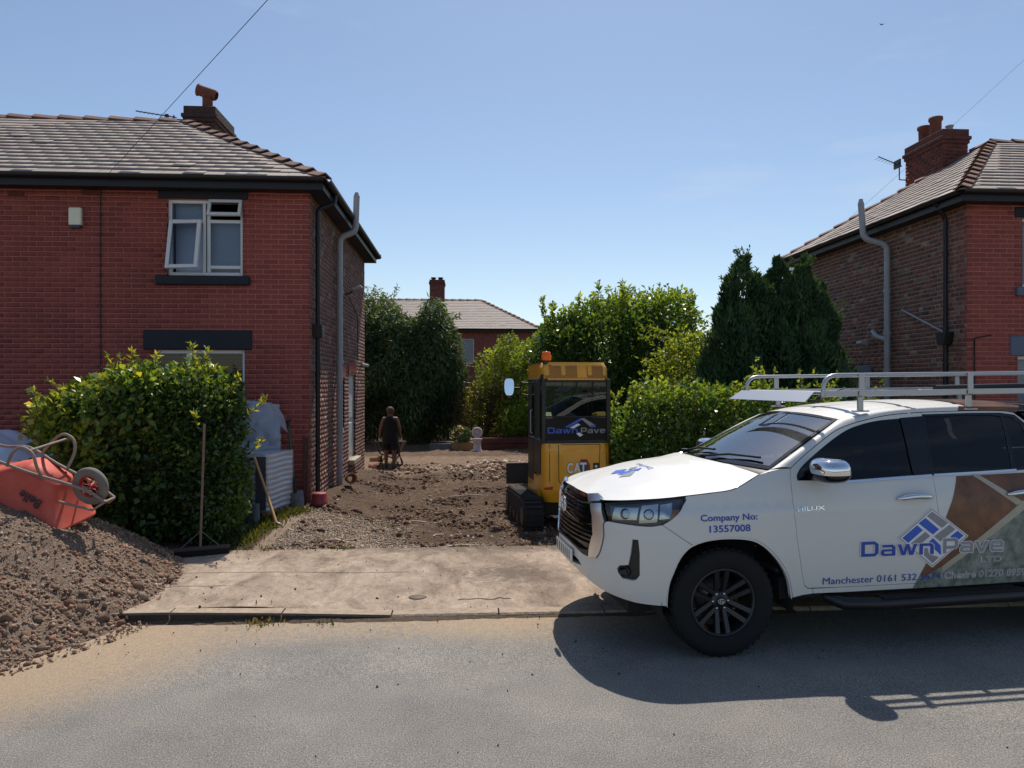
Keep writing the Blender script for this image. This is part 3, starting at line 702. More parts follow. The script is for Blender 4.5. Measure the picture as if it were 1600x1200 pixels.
def pipe_run(name, pts, r, m, root, collars=()):
    o = MB().tube(pts, r, 10).build(name, m, root, True)
    for c, d in collars: MB().cyl(Vector(c) - Vector(d) * .035, Vector(c) + Vector(d) * .035, r * 1.22, n=10).build('collar', m, o, True)
    return o
def arc(p, q, r_, k=5):
    """rounded corner points for a pipe through p (previous), corner, next"""
    a, c, b_ = (Vector(x) for x in (p[0], p[1], q)); d0 = (a - c).normalized(); d1 = (b_ - c).normalized()
    s0, s1 = c + d0 * r_, c + d1 * r_
    return [tuple(s0 * (1 - t) ** 2 + c * 2 * t * (1 - t) + s1 * t * t) for t in [i / k for i in range(k + 1)]]
def pipe_path(pts, r_=.12):
    out = [tuple(pts[0])]
    for a, c, b_ in zip(pts, pts[1:], pts[2:]): out += arc((a, c), b_, r_)
    return out + [tuple(pts[-1])]

# ---- the left-hand house
LX, LY0, LY1, LW = -2.32, 11.24, 17.36, -14.6
ZW, ZE, ZR = 4.86, 4.98, 6.92
lh = tag(empty('brick_house', (LX, LY0, 0)), 'red brick semi with an open white upstairs window, behind the leafy hedge', 'house')
op_f = [(LW + 0, LW + 0, 0, 0)]
f0 = LX - LW                                     # front wall runs from LW (a=0) to LX
opf = [(-4.40 - LW, -3.30 - LW, 3.56, 4.70), (-4.62 - LW, -3.27 - LW, 1.15, 2.46), (-10.9 - LW, -9.8 - LW, 3.56, 4.70), (-11.2 - LW, -9.6 - LW, 1.15, 2.46)]
ops = [(14.08 - LY0, 14.46 - LY0, 1.10, 2.02), (15.02 - LY0, 15.92 - LY0, .42, 2.14)]
br = Bricks()
br.wall((LX - 54 * .225, LY0, 0), (1, 0, 0), (0, -1, 0), 54 * .225 - .004, 0, ZW, [(a - (LX - 54 * .225 - LW), c - (LX - 54 * .225 - LW), p, q) for a, c, p, q in opf], 'r', a_from=54 * .225 - 8.4, seed=2)
br.wall((LX, LY0, 0), (0, 1, 0), (1, 0, 0), LY1 - LY0, 0, ZW, ops, 'b', header_every=4, seed=3)
backing(lh, (LW, LY0, 0), (1, 0, 0), (0, -1, 0), f0, -.3, ZW, opf, M_MORT_R)
backing(lh, (LX, LY0 + .24, 0), (0, 1, 0), (1, 0, 0), LY1 - LY0 - .48, -.3, ZW, [(a - .24, c - .24, p, q) for a, c, p, q in ops], M_MORT_B)
backing(lh, (LX, LY1, 0), (-1, 0, 0), (0, 1, 0), f0, -.3, ZW, [], M_MORT_B); backing(lh, (LW, LY1 - .24, 0), (0, -1, 0), (-1, 0, 0), LY1 - LY0 - .48, -.3, ZW, [], M_MORT_B)
MB().bx(LW + .3, LX - .3, LY0 + .9, LY1 - .3, -.2, ZW - .05).build('room_lining', M_DARKROOM, lh, True)
lroof = hip_roof(lh, LW, LX, LY0, LY1, ZE, ZR, 3.22, 300, 1)
ch = chimney(lh, lroof, -5.34, -4.78, 14.48, 15.62, 5.9, 7.28, br, 'c', 5)
pot = MB().lathe([(.09, 0), (.10, .02), (.095, .28), (.125, .34), (.13, .36), (.10, .36), (.09, .1)], Matrix.Translation((-5.02, 14.80, 7.27)), 16).build('chimney_pot', M_POT, lroof, True)
MB().lathe([(.085, -.20), (.115, -.17), (.115, .17), (.135, .21), (.10, .21), (.08, .17)], Matrix.Translation((-5.02, 14.80, 7.66)) @ Matrix.Rotation(R(-90), 4, 'Y') @ Matrix.Rotation(R(18), 4, 'Y') @ Matrix.Scale(.92, 4), 16).build('cowl', M_POT, pot, True)
br.build(lh, 300, lambda p: (p.x > -7.2) and (p.z > 2.55 or p.x > -2.6), {'r': M_BR_R, 'b': M_BR_B, 'c': mat('brick_sooty', attr='bc', attr_cols=[lin(62, 48, 46), lin(84, 60, 54), lin(70, 52, 48)], rough=.95, noise_amt=.3, noise_scale=9)})
# stone lintels and sills
def block(name, x0, x1, y0, y1, z0, z1, m, root, bev=.012): return MB().bx(x0, x1, y0, y1, z0, z1).build(name, m, root, True, bevel=bev)
block('lintel', -4.53, -3.22, LY0 - .022, LY0 + .1, 4.703, 4.845, M_STONEBLK, lh); block('sill', -4.55, -3.19, LY0 - .07, LY0 + .1, 3.42, 3.558, M_STONEBLK, lh)
block('lintel', -4.74, -3.16, LY0 - .024, LY0 + .1, 2.462, 2.75, M_STONEBLK, lh); block('sill', -4.75, -3.15, LY0 - .07, LY0 + .1, 1.02, 1.148, M_STONEBLK, lh)
# upstairs window: fixed frame, one casement pushed open at the bottom left, a top light ajar on the right
def bars(fr, rects, dpt, y0=0.):
    mb = MB()
    for x0, x1, z0, z1 in rects:
        vs_ = [fr @ Vector((x, y, z)) for x in (x0, x1) for y in (y0, y0 + dpt) for z in (z0, z1)]
        mb.add(vs_, [(0, 1, 3, 2), (4, 6, 7, 5), (0, 4, 5, 1), (2, 3, 7, 6), (0, 2, 6, 4), (1, 5, 7, 3)])
    return mb
def sash(parent, M_, W_, H_, t=.055, pane_m=None, name='casement'):
    s = bars(M_, [(0, t, 0, H_), (W_ - t, W_, 0, H_), (t, W_ - t, 0, t), (t, W_ - t, H_ - t, H_)], .05).build(name, M_UPVC, parent, True, bevel=.006)
    MB().add([M_ @ Vector(p) for p in ((t, .02, t), (W_ - t, .02, t), (W_ - t, .02, H_ - t), (t, .02, H_ - t))], [(0, 1, 2, 3)]).build('pane', pane_m or M_PANE, s, True); return s
ux, uz, uw, uh = -4.40, 3.56, 1.10, 1.14
F0 = Matrix.Translation((ux, LY0 + .05, uz)); t = .05
mb = bars(F0, [(0, t, 0, uh), (uw - t, uw, 0, uh), (t, uw - t, 0, .06), (t, uw - t, uh - t, uh), (.50, .545, .06, uh - t), (.562, .61, .06, uh - t), (t, .50, .80, .85), (.61, uw - t, .80, .85), (.61, uw - t, .115, .165)], .06)
win = mb.build('window', M_UPVC, lh, True, bevel=.005)
bars(F0, [(.545, .562, .06, uh - t)], .03, .02).build('coupling_strip', M_BLACK, win, True)
MB().add([F0 @ Vector(p) for p in ((t, .03, .85), (.5, .03, .85), (.5, .03, uh - t), (t, .03, uh - t))], [(0, 1, 2, 3)]).build('pane', M_PANE, win, True)
MB().add([F0 @ Vector(p) for p in ((.61, .03, .165), (uw - t, .03, .165), (uw - t, .03, .80), (.61, .03, .80))], [(0, 1, 2, 3)]).build('pane', M_PANE, win, True)
MB().add([F0 @ Vector(p) for p in ((t, .16, .0), (uw - t, .16, .0), (uw - t, .16, .84), (t, .16, .84))], [(0, 1, 2, 3)]).build('blind', M_BLIND, win, True)
MB().add([F0 @ Vector(p) for p in ((t, .162, .84), (.5, .162, .84), (.5, .162, uh), (t, .162, uh))], [(0, 1, 2, 3)]).build('blind', M_BLIND, win, True)
cs = F0 @ Matrix.Translation((.03, -.005, .82)) @ Matrix.Rotation(R(-13), 4, 'X') @ Matrix.Rotation(R(-4), 4, 'Z') @ Matrix.Translation((0, -.05, -.76))
sash(win, cs, .475, .76)
tl_ = F0 @ Matrix.Translation((.60, -.005, uh - .01)) @ Matrix.Rotation(R(-22), 4, 'X') @ Matrix.Translation((0, -.05, -.27)); sash(win, tl_, .49, .27, .045)
# downstairs window with a reddish slatted blind
M_WOODBL = mat('red_blind', lin(150, 84, 70), rough=.7)
wn, fr = window(lh, (LW, LY0, 1.15), (1, 0, 0), -4.62 - LW, -3.27 - LW, 1.15, 2.46, mull=(.38,), blind=None)
for k in range(26):
    MB().box(fr @ Vector((.675, .13, .05 + k * .048)), (1.25, .035, .004), Matrix.Rotation(R(35), 4, 'X')).build('slat', M_WOODBL, wn, True)
window(lh, (LW, LY0, 3.56), (1, 0, 0), -10.9 - LW, -9.8 - LW, 3.56, 4.70); window(lh, (LW, LY0, 1.15), (1, 0, 0), -11.2 - LW, -9.6 - LW, 1.15, 2.46)
# side door and slit window
sw, _ = window(lh, (LX, LY0, 1.10), (0, 1, 0), 14.08 - LY0, 14.46 - LY0, 1.10, 2.02, mull=(), trans=.62)
dr = MB().bx(LX - .10, LX - .05, 15.02, 15.92, .42, 2.14).build('door', M_UPVC, lh, True, bevel=.006)
for za, zb in ((.52, 1.15), (1.25, 2.05)): MB().bx(LX - .052, LX - .038, 15.14, 15.80, za, zb).build('door_panel', M_UPVC, dr, True, bevel=.01)
MB().cyl((LX - .045, 15.12, 1.38), (LX + .015, 15.12, 1.38), .014, n=8).tube([(LX + .01, 15.12, 1.38), (LX + .01, 15.25, 1.38)], .011, 6).build('handle', M_GREYPIPE, dr, True)
block('door_step', LX + .004, LX + .12, 14.98, 15.96, .32, .42, mat('step_stone', lin(168, 160, 140), rough=.9, noise_amt=.2), lh)
M_ARCH = mat('arch_brick', lin(148, 72, 58), rough=.85, noise_amt=.3, noise_scale=18)
for ya, yb, zz in ((13.98, 14.56, 2.03), (14.92, 16.02, 2.15)):
    n = round((yb - ya) / .075)
    for i in range(n):
        k = (i + .5) / n; yy = ya + (yb - ya) * k; zc = zz + .10 + .05 * (1 - (2 * k - 1) ** 2)
        MB().box((LX + .009, yy, zc), (.02, .066, .21), Matrix.Rotation(R(-18) * (2 * k - 1), 4, 'X')).build('arch_brick', M_ARCH, lh, True)
# pipes on the side wall
blk = pipe_run('downpipe', pipe_path([(LX + .30, 11.72, ZE - .06), (LX + .29, 11.70, ZE - .20), (LX + .07, 11.52, ZE - .34), (LX + .07, 11.52, .22)], .06), .036, M_BLACK, lh, [((LX + .07, 11.52, z), (0, 0, 1)) for z in (4.2, 2.1, .75)])
MB().add([(LX + .005 + a * .15, 11.52 + b_ * (.11 if z else .07), 2.66 + z * .2) for z in (0, 1) for a, b_ in ((0, -1), (1, -1), (1, 1), (0, 1))], [(0, 1, 5, 4), (1, 2, 6, 5), (2, 3, 7, 6), (3, 0, 4, 7), (4, 5, 6, 7), (3, 2, 1, 0)]).build('hopper', M_BLACK, blk, True)
soil = pipe_run('soil_pipe', pipe_path([(LX + .09, 13.40, .10), (LX + .09, 13.40, 4.58), (LX + .37, 13.42, 4.70), (LX + .39, 13.42, 5.34)], .10), .056, M_GREYPIPE, lh, [((LX + .09, 13.40, z), (0, 0, 1)) for z in (.55, 2.35, 3.6)])
MB().cyl((LX + .39, 13.42, 5.34), (LX + .39, 13.42, 5.40), .05, .03, 10).build('vent_cap', M_GREYPIPE, soil, True)
# alarm box, air bricks, cable, flood lamp, camera
ab = MB().prism([(-.09, -.13), (.09, -.13), (.09, .13), (-.09, .13)], .07, Matrix.Translation((-5.69, LY0 - .007, 4.41)) @ Matrix.Rotation(R(90), 4, 'X')).build('alarm_box', mat('alarm_cream', lin(226, 222, 200), rough=.4), lh, True, bevel=.02, seg=3)
MB().prism([(-.085, -.05), (-.07, -.09), (.07, -.09), (.085, -.05)], .06, Matrix.Translation((-5.69, LY0 - .008, 4.328)) @ Matrix.Rotation(R(90), 4, 'X')).build('alarm_base', mat('alarm_blue', lin(40, 58, 96), rough=.4), ab, True, bevel=.008)
for x, z in ((-6.55, 4.735), (-5.5, 4.77)):
    v_ = MB().bx(x - .11, x + .11, LY0 - .011, LY0 + .01, z - .035, z + .035).build('air_brick', mat('airbrick', lin(96, 46, 42), rough=.9), lh, True)
MB().tube([(-5.35, LY0 - .014, 4.84), (-5.352, LY0 - .014, 3.4), (-5.348, LY0 - .014, 2.0), (-5.35, LY0 - .014, .3)], .007, 5).build('wall_cable', M_BLACK, lh, True)
fl = MB().tube([(LX, 14.55, 3.70), (LX + .10, 14.55, 3.72), (LX + .16, 14.58, 3.80)], .018, 6).build('flood_lamp', M_BLACK, lh, True)
MB().box((LX + .22, 14.62, 3.83), (.20, .16, .05), Matrix.Rotation(R(-18), 4, 'Y')).build('lamp_head', M_GREYPIPE, fl, True, bevel=.01)
cm = MB().tube([(LX, 16.58, 2.34), (LX + .09, 16.58, 2.36)], .02, 6).build('security_camera', M_BLACK, lh, True); MB().cyl((LX + .06, 16.5, 2.38), (LX + .17, 16.66, 2.36), .035, n=10).build('camera_body', M_GREYPIPE, cm, True)
MB().tube([(LX + .012, 15.0, 3.68), (LX + .012, 16.2, 3.45), (LX + .012, 16.22, 2.45)], .008, 5).build('wall_cable', M_BLACK, lh, True)
# wire aerial on the ridge
ae = MB().tube([(-5.55, 14.5, 6.80), (-5.55, 14.5, 7.10)], .014, 6)
ae.tube([(-5.50, 14.5, 7.06), (-6.25, 14.48, 7.16)], .011, 5)
for k in range(9): ae.tube([(-5.6 - k * .075, 14.42, 7.075 + k * .01), (-5.6 - k * .075, 14.58, 7.075 + k * .01)], .004, 4)
ae.box((-5.68, 14.5, 7.09), (.06, .05, .05)); ae.build('aerial', M_BLACK, lh, True)

# ---- the right-hand house
RX, RX1 = 8.0, 20.3
rh = tag(empty('brick_house', (RX, LY0, 0)), 'brown brick house at the right with a grey vent pipe and bulky chimney', 'house')
br = Bricks(); opr = [(.93, 2.1, 3.50, 4.62), (.85, 2.3, 1.1, 2.40)]; opl = [(LY1 - 14.62, LY1 - 14.02, 1.10, 2.1)]
br.wall((RX, LY0, 0), (1, 0, 0), (0, -1, 0), 4.2, 0, ZW, opr, 'r', seed=7); br.wall((RX, LY1, 0), (0, -1, 0), (-1, 0, 0), LY1 - LY0, 0, ZW, opl, 'b', header_every=4, seed=8, mort=.013)
backing(rh, (RX, LY0, 0), (1, 0, 0), (0, -1, 0), RX1 - RX, -.3, ZW, opr, M_MORT_R); backing(rh, (RX, LY1 - .24, 0), (0, -1, 0), (-1, 0, 0), LY1 - LY0 - .48, -.3, ZW, [(a - .24, c - .24, p, q) for a, c, p, q in opl], M_MORT_B)
backing(rh, (RX1, LY1, 0), (-1, 0, 0), (0, 1, 0), RX1 - RX, -.3, ZW, [], M_MORT_B); backing(rh, (RX1, LY0 + .24, 0), (0, 1, 0), (1, 0, 0), LY1 - LY0 - .48, -.3, ZW, [], M_MORT_B)
MB().bx(RX + .3, RX1 - .3, LY0 + .9, LY1 - .3, -.2, ZW - .05).build('room_lining', M_DARKROOM, rh, True)
rroof = hip_roof(rh, RX, RX1, LY0, LY1, ZE, ZR - .05, 2.95, 300, -1)
M_CHB = mat('chimney_brick_red', lin(96, 56, 50), rough=.9, noise_amt=.4, noise_scale=11, bump=.8, bump_scale=30)
ch2 = chimney(rh, rroof, 9.98, 10.52, 14.75, 16.05, 5.9, 7.28, br, 'c', 9)
for x, y, h, r0 in ((10.22, 15.75, .40, .13), (10.22, 15.35, .46, .13), (10.28, 14.98, .16, .075)):
    MB().lathe([(r0 * .85, 0), (r0 * .9, h * .8), (r0 * 1.1, h * .86), (r0 * 1.1, h), (r0 * .8, h), (r0 * .75, h * .3)], Matrix.Translation((x, y, 7.27)), 18).build('chimney_pot', M_POT if r0 > .1 else M_GREYPIPE, rroof, True)
br.build(rh, 300, lambda p: p.z > 1.9, {'r': M_BR_R, 'b': M_BR_B, 'c': mat('brick_chimney_red', attr='bc', attr_cols=[lin(92, 50, 46), lin(122, 64, 54), lin(104, 56, 50)], rough=.9, noise_amt=.3, noise_scale=9)})
block('lintel', RX + .8, RX + 2.25, LY0 - .022, LY0 + .1, 4.622, 4.78, M_STONEBLK, rh); block('sill', RX + .80, RX + 2.25, LY0 - .07, LY0 + .1, 3.36, 3.498, mat('grey_sill', lin(92, 100, 116), rough=.7), rh)
block('lintel', RX + .72, RX + 2.45, LY0 - .024, LY0 + .1, 2.402, 2.72, mat('grey_lintel', lin(92, 102, 122), rough=.7), rh); block('sill', RX + .7, RX + 2.45, LY0 - .07, LY0 + .1, .98, 1.098, M_STONEBLK, rh)
window(rh, (RX, LY0, 3.5), (1, 0, 0), .93, 2.1, 3.50, 4.62); window(rh, (RX, LY0, 1.1), (1, 0, 0), .85, 2.3, 1.1, 2.40)
window(rh, (RX, LY1, 1.1), (0, -1, 0), LY1 - 14.62, LY1 - 14.02, 1.10, 2.1, mull=())
MB().prism([(-.38, 0), (.38, 0), (.38, .16), (.2, .21), (-.2, .21), (-.38, .16)], .05, Matrix.Translation((RX - .02, 14.32, 2.1)) @ Matrix(((0, 0, -1, 0), (-1, 0, 0, 0), (0, 1, 0, 0), (0, 0, 0, 1))) @ Matrix.Translation((0, 0, -.02))).build('lintel', mat('grey_lintel', lin(92, 102, 122)), rh, True, bevel=.008)
sp2 = pipe_run('soil_pipe', pipe_path([(RX - .09, 13.30, .1), (RX - .09, 13.30, 4.56), (RX - .46, 13.46, 4.70), (RX - .50, 13.48, 5.38)], .12), .056, M_GREYPIPE, rh, [((RX - .09, 13.30, z), (0, 0, 1)) for z in (2.2, 2.9, 3.7)])
MB().cyl((RX - .50, 13.48, 5.38), (RX - .50, 13.48, 5.45), .048, .035, 10).build('vent_cap', M_GREYPIPE, sp2, True)
MB().tube(pipe_path([(RX - .09, 13.30, 2.78), (RX - .10, 13.62, 2.86), (RX - .02, 13.9, 2.98)], .05), .045, 8).build('branch_pipe', M_GREYPIPE, sp2, True)
dp2 = pipe_run('downpipe', pipe_path([(RX - .28, 11.6, ZE - .06), (RX - .07, 11.66, ZE - .3), (RX - .07, 11.66, .1)], .06), .036, M_BLACK, rh, [((RX - .07, 11.66, z), (0, 0, 1)) for z in (4.1, 2.25)])
MB().add([(RX - .005 - a * .15, 11.66 + b_ * (.13 if z else .08), 2.60 + z * .2) for z in (0, 1) for a, b_ in ((0, 1), (1, 1), (1, -1), (0, -1))], [(0, 1, 5, 4), (1, 2, 6, 5), (2, 3, 7, 6), (3, 0, 4, 7), (4, 5, 6, 7), (3, 2, 1, 0)]).build('hopper', M_BLACK, dp2, True)
MB().tube([(RX - .05, 11.70, 2.80), (RX - .05, 12.9, 3.30)], .018, 6).build('waste_pipe', M_GREYPIPE, rh, True)
MB().tube([(RX - .012, 14.1, 2.72), (RX - .1, 14.1, 2.75)], .02, 6).box((RX - .14, 14.1, 2.76), (.12, .18, .05), Matrix.Rotation(R(20), 4, 'Y')).build('flood_lamp', M_GREYPIPE, rh, True)
MB().tube([(RX + .12, LY0 - .014, .2), (RX + .12, LY0 - .014, 2.68), (RX + .40, LY0 - .014, 2.73)], .012, 5).build('wall_cable', M_BLACK, rh, True)
ae = MB().tube([(9.98, 16.0, 6.55), (9.80, 16.0, 6.56), (9.80, 16.0, 6.90)], .014, 6).tube([(9.86, 16.0, 6.86), (9.25, 15.9, 7.04)], .011, 5)
for k in range(7): ae.tube([(9.7 - k * .07, 15.88, 6.90 + k * .02), (9.7 - k * .07, 16.08, 6.90 + k * .02)], .005, 4)
ae.box((9.74, 15.98, 6.90), (.03, .24, .18)); ae.build('aerial', M_BLACK, rh, True)

# ---- the house beyond the garden
FY = 40.6
fh = tag(empty('brick_house', (-2, FY, 0)), 'distant brick house with pale slate roof rising behind the dark trees', 'house')
backing(fh, (-8.2, FY, 0), (1, 0, 0), (0, -1, 0), 12.2, -.4, ZW, [(8.2 - .15, 8.2 + .55, 3.05, 4.45), (3.0, 4.2, 3.3, 4.5)], mat('far_brick', lin(128, 74, 64), rough=.9, noise_amt=.35, noise_scale=6))
backing(fh, (4.0, FY + .24, 0), (0, 1, 0), (1, 0, 0), 5.6, -.4, ZW, [], MATS['far_brick']); backing(fh, (4.0, FY + 6.1, 0), (-1, 0, 0), (0, 1, 0), 12.2, -.4, ZW, [], MATS['far_brick']); backing(fh, (-8.2, FY + 5.84, 0), (0, -1, 0), (-1, 0, 0), 5.6, -.4, ZW, [], MATS['far_brick'])
MB().bx(-7.9, 3.7, FY + .9, FY + 5.8, -.3, ZW - .05).build('room_lining', M_DARKROOM, fh, True)
froof = hip_roof(fh, -8.2, 4.0, FY, FY + 6.1, ZE, ZR, 3.25, 0, 1)
window(fh, (-8.2, FY, 3.05), (1, 0, 0), 8.05, 8.75, 3.05, 4.45, mull=()); window(fh, (-8.2, FY, 3.3), (1, 0, 0), 3.0, 4.2, 3.3, 4.5)
br = Bricks(); cf = chimney(fh, froof, -2.0, -1.15, FY + 2.6, FY + 3.7, 5.8, 8.05, br, 'c', 3); br.build(fh, 0, lambda p: True, {'c': MATS['brick_chimney_red']})
for x in (-1.8, -1.38): MB().lathe([(.13, 0), (.12, .12), (.16, .16), (.16, .2), (.11, .2)], Matrix.Translation((x, FY + 3.1, 8.04)), 12).build('chimney_pot', M_BLACK, froof, True)

# overhead wires
M_WIRE = mat('wire', lin(34, 34, 38), rough=.6)
def wire(a, c, sag, label):
    a, c = Vector(a), Vector(c); pts = [a.lerp(c, k / 24) - Vector((0, 0, sag * 4 * (k / 24) * (1 - k / 24))) for k in range(25)]
    tag(MB().tube(pts, .0032, 5).build('overhead_wire', M_WIRE), label, 'wire', 'overhead wires')
# ------------------------------------------------------------------ pickup truck (x forward, y to its left, z up; origin under the front axle)
US, NS = .30, 2.45
VT = [(.25, .86), (.4, .885), (.55, .905), (.7, .918), (.85, .922), (1.0, .915), (1.1, .90), (1.2, .868), (1.3, .822), (1.5, .74), (1.75, .625), (1.85, .57)]
UF = [(.25, .76), (.35, .84), (.45, .90), (.55, .93), (.65, .94), (.8, .94), (.95, .93), (1.05, .915), (1.12, .88), (1.2, .82)]
def _plan():
    P = []
    for i in range(401):
        f = math.pi / 2 * (1 - i / 400); P.append((math.cos(f) ** (2 / NS) if i else 0., math.sin(f) ** (2 / NS) if i < 400 else 0.))
    L_ = [0.]
    for p, q in zip(P, P[1:]): L_.append(L_[-1] + math.hypot((q[0] - p[0]) * .63, (q[1] - p[1]) * .9))
    return np.array(P), np.array(L_)
_PP, _PL = _plan(); TL = float(_PL[-1])
def S0(t, w_):
    """body wrap: t<0 along the left flank, 0..TL round the front corner to the nose, beyond TL mirrored"""
    sg = 1
    if t > TL: t = 2 * TL - t; sg = -1
    V = cint(w_, VT)
    if t <= 0: u, v = US + t, V
    else:
        u = US + (cint(w_, UF) - US) * float(np.interp(t, _PL, _PP[:, 0])); v = V * float(np.interp(t, _PL, _PP[:, 1]))
    v += .028 * (1 - sstep(1.03, 1.10, w_)) * sstep(-.75, -.35, u) * (1 - sstep(.35, .6, u)) * (1 if t <= 0 else max(0., 1 - t * 2.2))
    v += .022 * (1 - sstep(1.0, 1.06, w_)) * (1 - sstep(.45, .62, abs(u + 3.085)))
    return Vector((u, v * sg, w_))
def SN(t, w_):
    e = 2e-3; tt = S0(t + e, w_) - S0(t - e, w_); tw = S0(t, w_ + e) - S0(t, w_ - e); return tw.cross(tt).normalized()
def S(t, w_, d=0.):
    p = S0(t, w_); return p + SN(t, w_) * d if d else p
def inside(p, poly):
    c = False; x, y = p; n = len(poly)
    for i in range(n):
        x0, y0 = poly[i]; x1, y1 = poly[i - 1]
        if (y0 > y) != (y1 > y) and x < (x1 - x0) * (y - y0) / (y1 - y0) + x0: c = not c
    return c
def dens(poly, st=.05):
    out = []
    for (a, b_), (c, d) in zip(poly, poly[1:] + poly[:1]):
        n = max(1, math.ceil(math.hypot(c - a, d - b_) / st)); out += [(a + (c - a) * k / n, b_ + (d - b_) * k / n) for k in range(n)]
    return out
def shrink(poly, g):
    ar = sum(a[0] * b_[1] - b_[0] * a[1] for a, b_ in zip(poly, poly[1:] + poly[:1])); sg = 1 if ar > 0 else -1; n = len(poly); out = []
    for i in range(n):
        p0, p1, p2 = Vector(poly[i - 1]), Vector(poly[i]), Vector(poly[(i + 1) % n]); d0 = (p1 - p0); d1 = (p2 - p1)
        if d0.length < 1e-6 or d1.length < 1e-6: out.append(tuple(p1)); continue
        d0.normalize(); d1.normalize(); n0 = Vector((-d0.y, d0.x)) * sg; n1 = Vector((-d1.y, d1.x)) * sg; b_ = (n0 + n1)
        k = g / max(.35, b_.length_squared / 2); out.append(tuple(p1 + b_ / 2 * k * 1.0))
    return out
def patch(poly, holes=(), st=.05):
    """constrained triangulation of a 2D outline with holes"""
    vs_, es = [], []
    for lp in [poly] + list(holes):
        q = dens(lp, st); n = len(vs_); vs_ += q; es += [(n + i, n + (i + 1) % len(q)) for i in range(len(q))]
    x0, x1 = min(p[0] for p in poly), max(p[0] for p in poly); y0, y1 = min(p[1] for p in poly), max(p[1] for p in poly)
    for i in range(int((x1 - x0) / st) + 1):
        for j in range(int((y1 - y0) / st) + 1):
            p = (x0 + (i + .5) * st, y0 + (j + .5 * (i % 2)) * st)
            if inside(p, poly) and not any(inside(p, h) for h in holes): vs_.append(p)
    r = delaunay_2d_cdt([Vector(p) for p in vs_], es, [], 0, 1e-5); V = [tuple(p) for p in r[0]]; out = []
    for f in r[2]:
        c = (sum(V[i][0] for i in f) / 3, sum(V[i][1] for i in f) / 3)
        if inside(c, poly) and not any(inside(c, h) for h in holes): out.append(tuple(f))
    return V, out
def panel(name, poly, m, parent, d=0., holes=(), gap=.0036, depth=.03, st=.05, mirror=True, mp=None, nf=None):
    mp = mp or S; nf = nf or SN
    if gap: poly = shrink(poly, gap); holes = [shrink(h, -gap) for h in holes]
    V, Fc = patch(poly, holes, st); P = [mp(t, w_, d) for t, w_ in V]; NN = [nf(t, w_) for t, w_ in V]
    ok = []
    for f in Fc:
        n = (P[f[1]] - P[f[0]]).cross(P[f[2]] - P[f[0]]); ok.append(f if n.dot(NN[f[0]]) >= 0 else f[::-1])
    vs_ = [tuple(p) for p in P]; nr = [tuple(n) for n in NN]; fs = list(ok)
    if depth:
        for lp in [poly] + list(holes):
            q = dens(lp, st); n = len(vs_); k = len(q)
            for t, w_ in q: vs_.append(tuple(mp(t, w_, d)))
            for t, w_ in q: vs_.append(tuple(mp(t, w_, d - depth)))
            nr += [(0, 0, 0)] * (2 * k); fs += [(n + i, n + (i + 1) % k, n + k + (i + 1) % k, n + k + i) for i in range(k)]
    me = bpy.data.meshes.new(name); me.from_pydata(vs_, [], fs); me.polygons.foreach_set('use_smooth', [True] * len(ok) + [False] * (len(fs) - len(ok))); me.update()
    me.materials.append(m); me.normals_split_custom_set_from_vertices(nr); o = link(name, me, parent)
    if mirror: o2 = link(name, me, parent); o2.scale.y = -1
    return o
def decal_text(s, t0, t1, w0, w1, cap, m, parent, d, bold=0., name='lettering', lay=None):
    V, Fc = text_mesh(s, bold); base = lay if lay else max(v[0] for v in V)
    P = [S(t0 + (t1 - t0) * x / base, w0 + (w1 - w0) * x / base + y * cap, d) for x, y in V]
    me = bpy.data.meshes.new(name); me.from_pydata([tuple(p) for p in P], [], Fc); me.update(); me.materials.append(m); o = link(name, me, parent); o['kind'] = 'stuff'; return o


GLY = {'D': (1.0, [[(0, 0), (.8, 0), (1, .2), (1, .8), (.8, 1), (0, 1)], [(.2, .19), (.74, .19), (.8, .26), (.8, .74), (.74, .81), (.2, .81)]]),
       'a': (.85, [[(.12, 0), (.85, 0), (.85, .6), (.71, .74), (.08, .74), (.08, .58), (.60, .58), (.65, .53), (.65, .44), (.12, .44), (0, .33), (0, .11)], [(.2, .14), (.65, .14), (.65, .30), (.2, .30)]]),
       'w': (1.15, [[(0, .74), (.2, .74), (.34, .24), (.48, .74), (.67, .74), (.81, .24), (.95, .74), (1.15, .74), (.92, 0), (.70, 0), (.575, .44), (.45, 0), (.23, 0)]]),
       'n': (.85, [[(0, 0), (0, .74), (.7, .74), (.85, .6), (.85, 0), (.65, 0), (.65, .52), (.60, .57), (.2, .57), (.2, 0)]]),
       'P': (.97, [[(0, 0), (0, 1), (.82, 1), (.97, .86), (.97, .44), (.82, .30), (.2, .30), (.2, 0)], [(.2, .48), (.72, .48), (.77, .53), (.77, .77), (.72, .82), (.2, .82)]]),
       'v': (.88, [[(0, .74), (.22, .74), (.44, .22), (.66, .74), (.88, .74), (.56, 0), (.32, 0)]]),
       'e': (.87, [[(.14, 0), (.83, 0), (.83, .15), (.24, .15), (.2, .2), (.2, .29), (.87, .29), (.87, .6), (.73, .74), (.14, .74), (0, .6), (0, .14)], [(.2, .43), (.67, .43), (.67, .54), (.63, .59), (.24, .59), (.2, .55)]])}
def wide_word(s, mp, m, parent, grow=0.):
    """squared wide lettering, one mesh a letter; mp maps (x in 0..1, y in cap heights) to a point"""
    tot = sum(GLY[c][0] for c in s) + .14 * (len(s) - 1); x = 0.
    for c in s:
        wd, loops = GLY[c]; lp = [shrink(l, -grow) if i == 0 else shrink(l, grow) for i, l in enumerate(loops)] if grow else loops
        V, Fc = patch(lp[0], lp[1:], .3); me = bpy.data.meshes.new('letter'); P = [mp((x + a) / tot, b_) for a, b_ in V]
        me.from_pydata([tuple(p) for p in P], [], Fc); me.materials.append(m); link('letter', me, parent); x += wd + .14

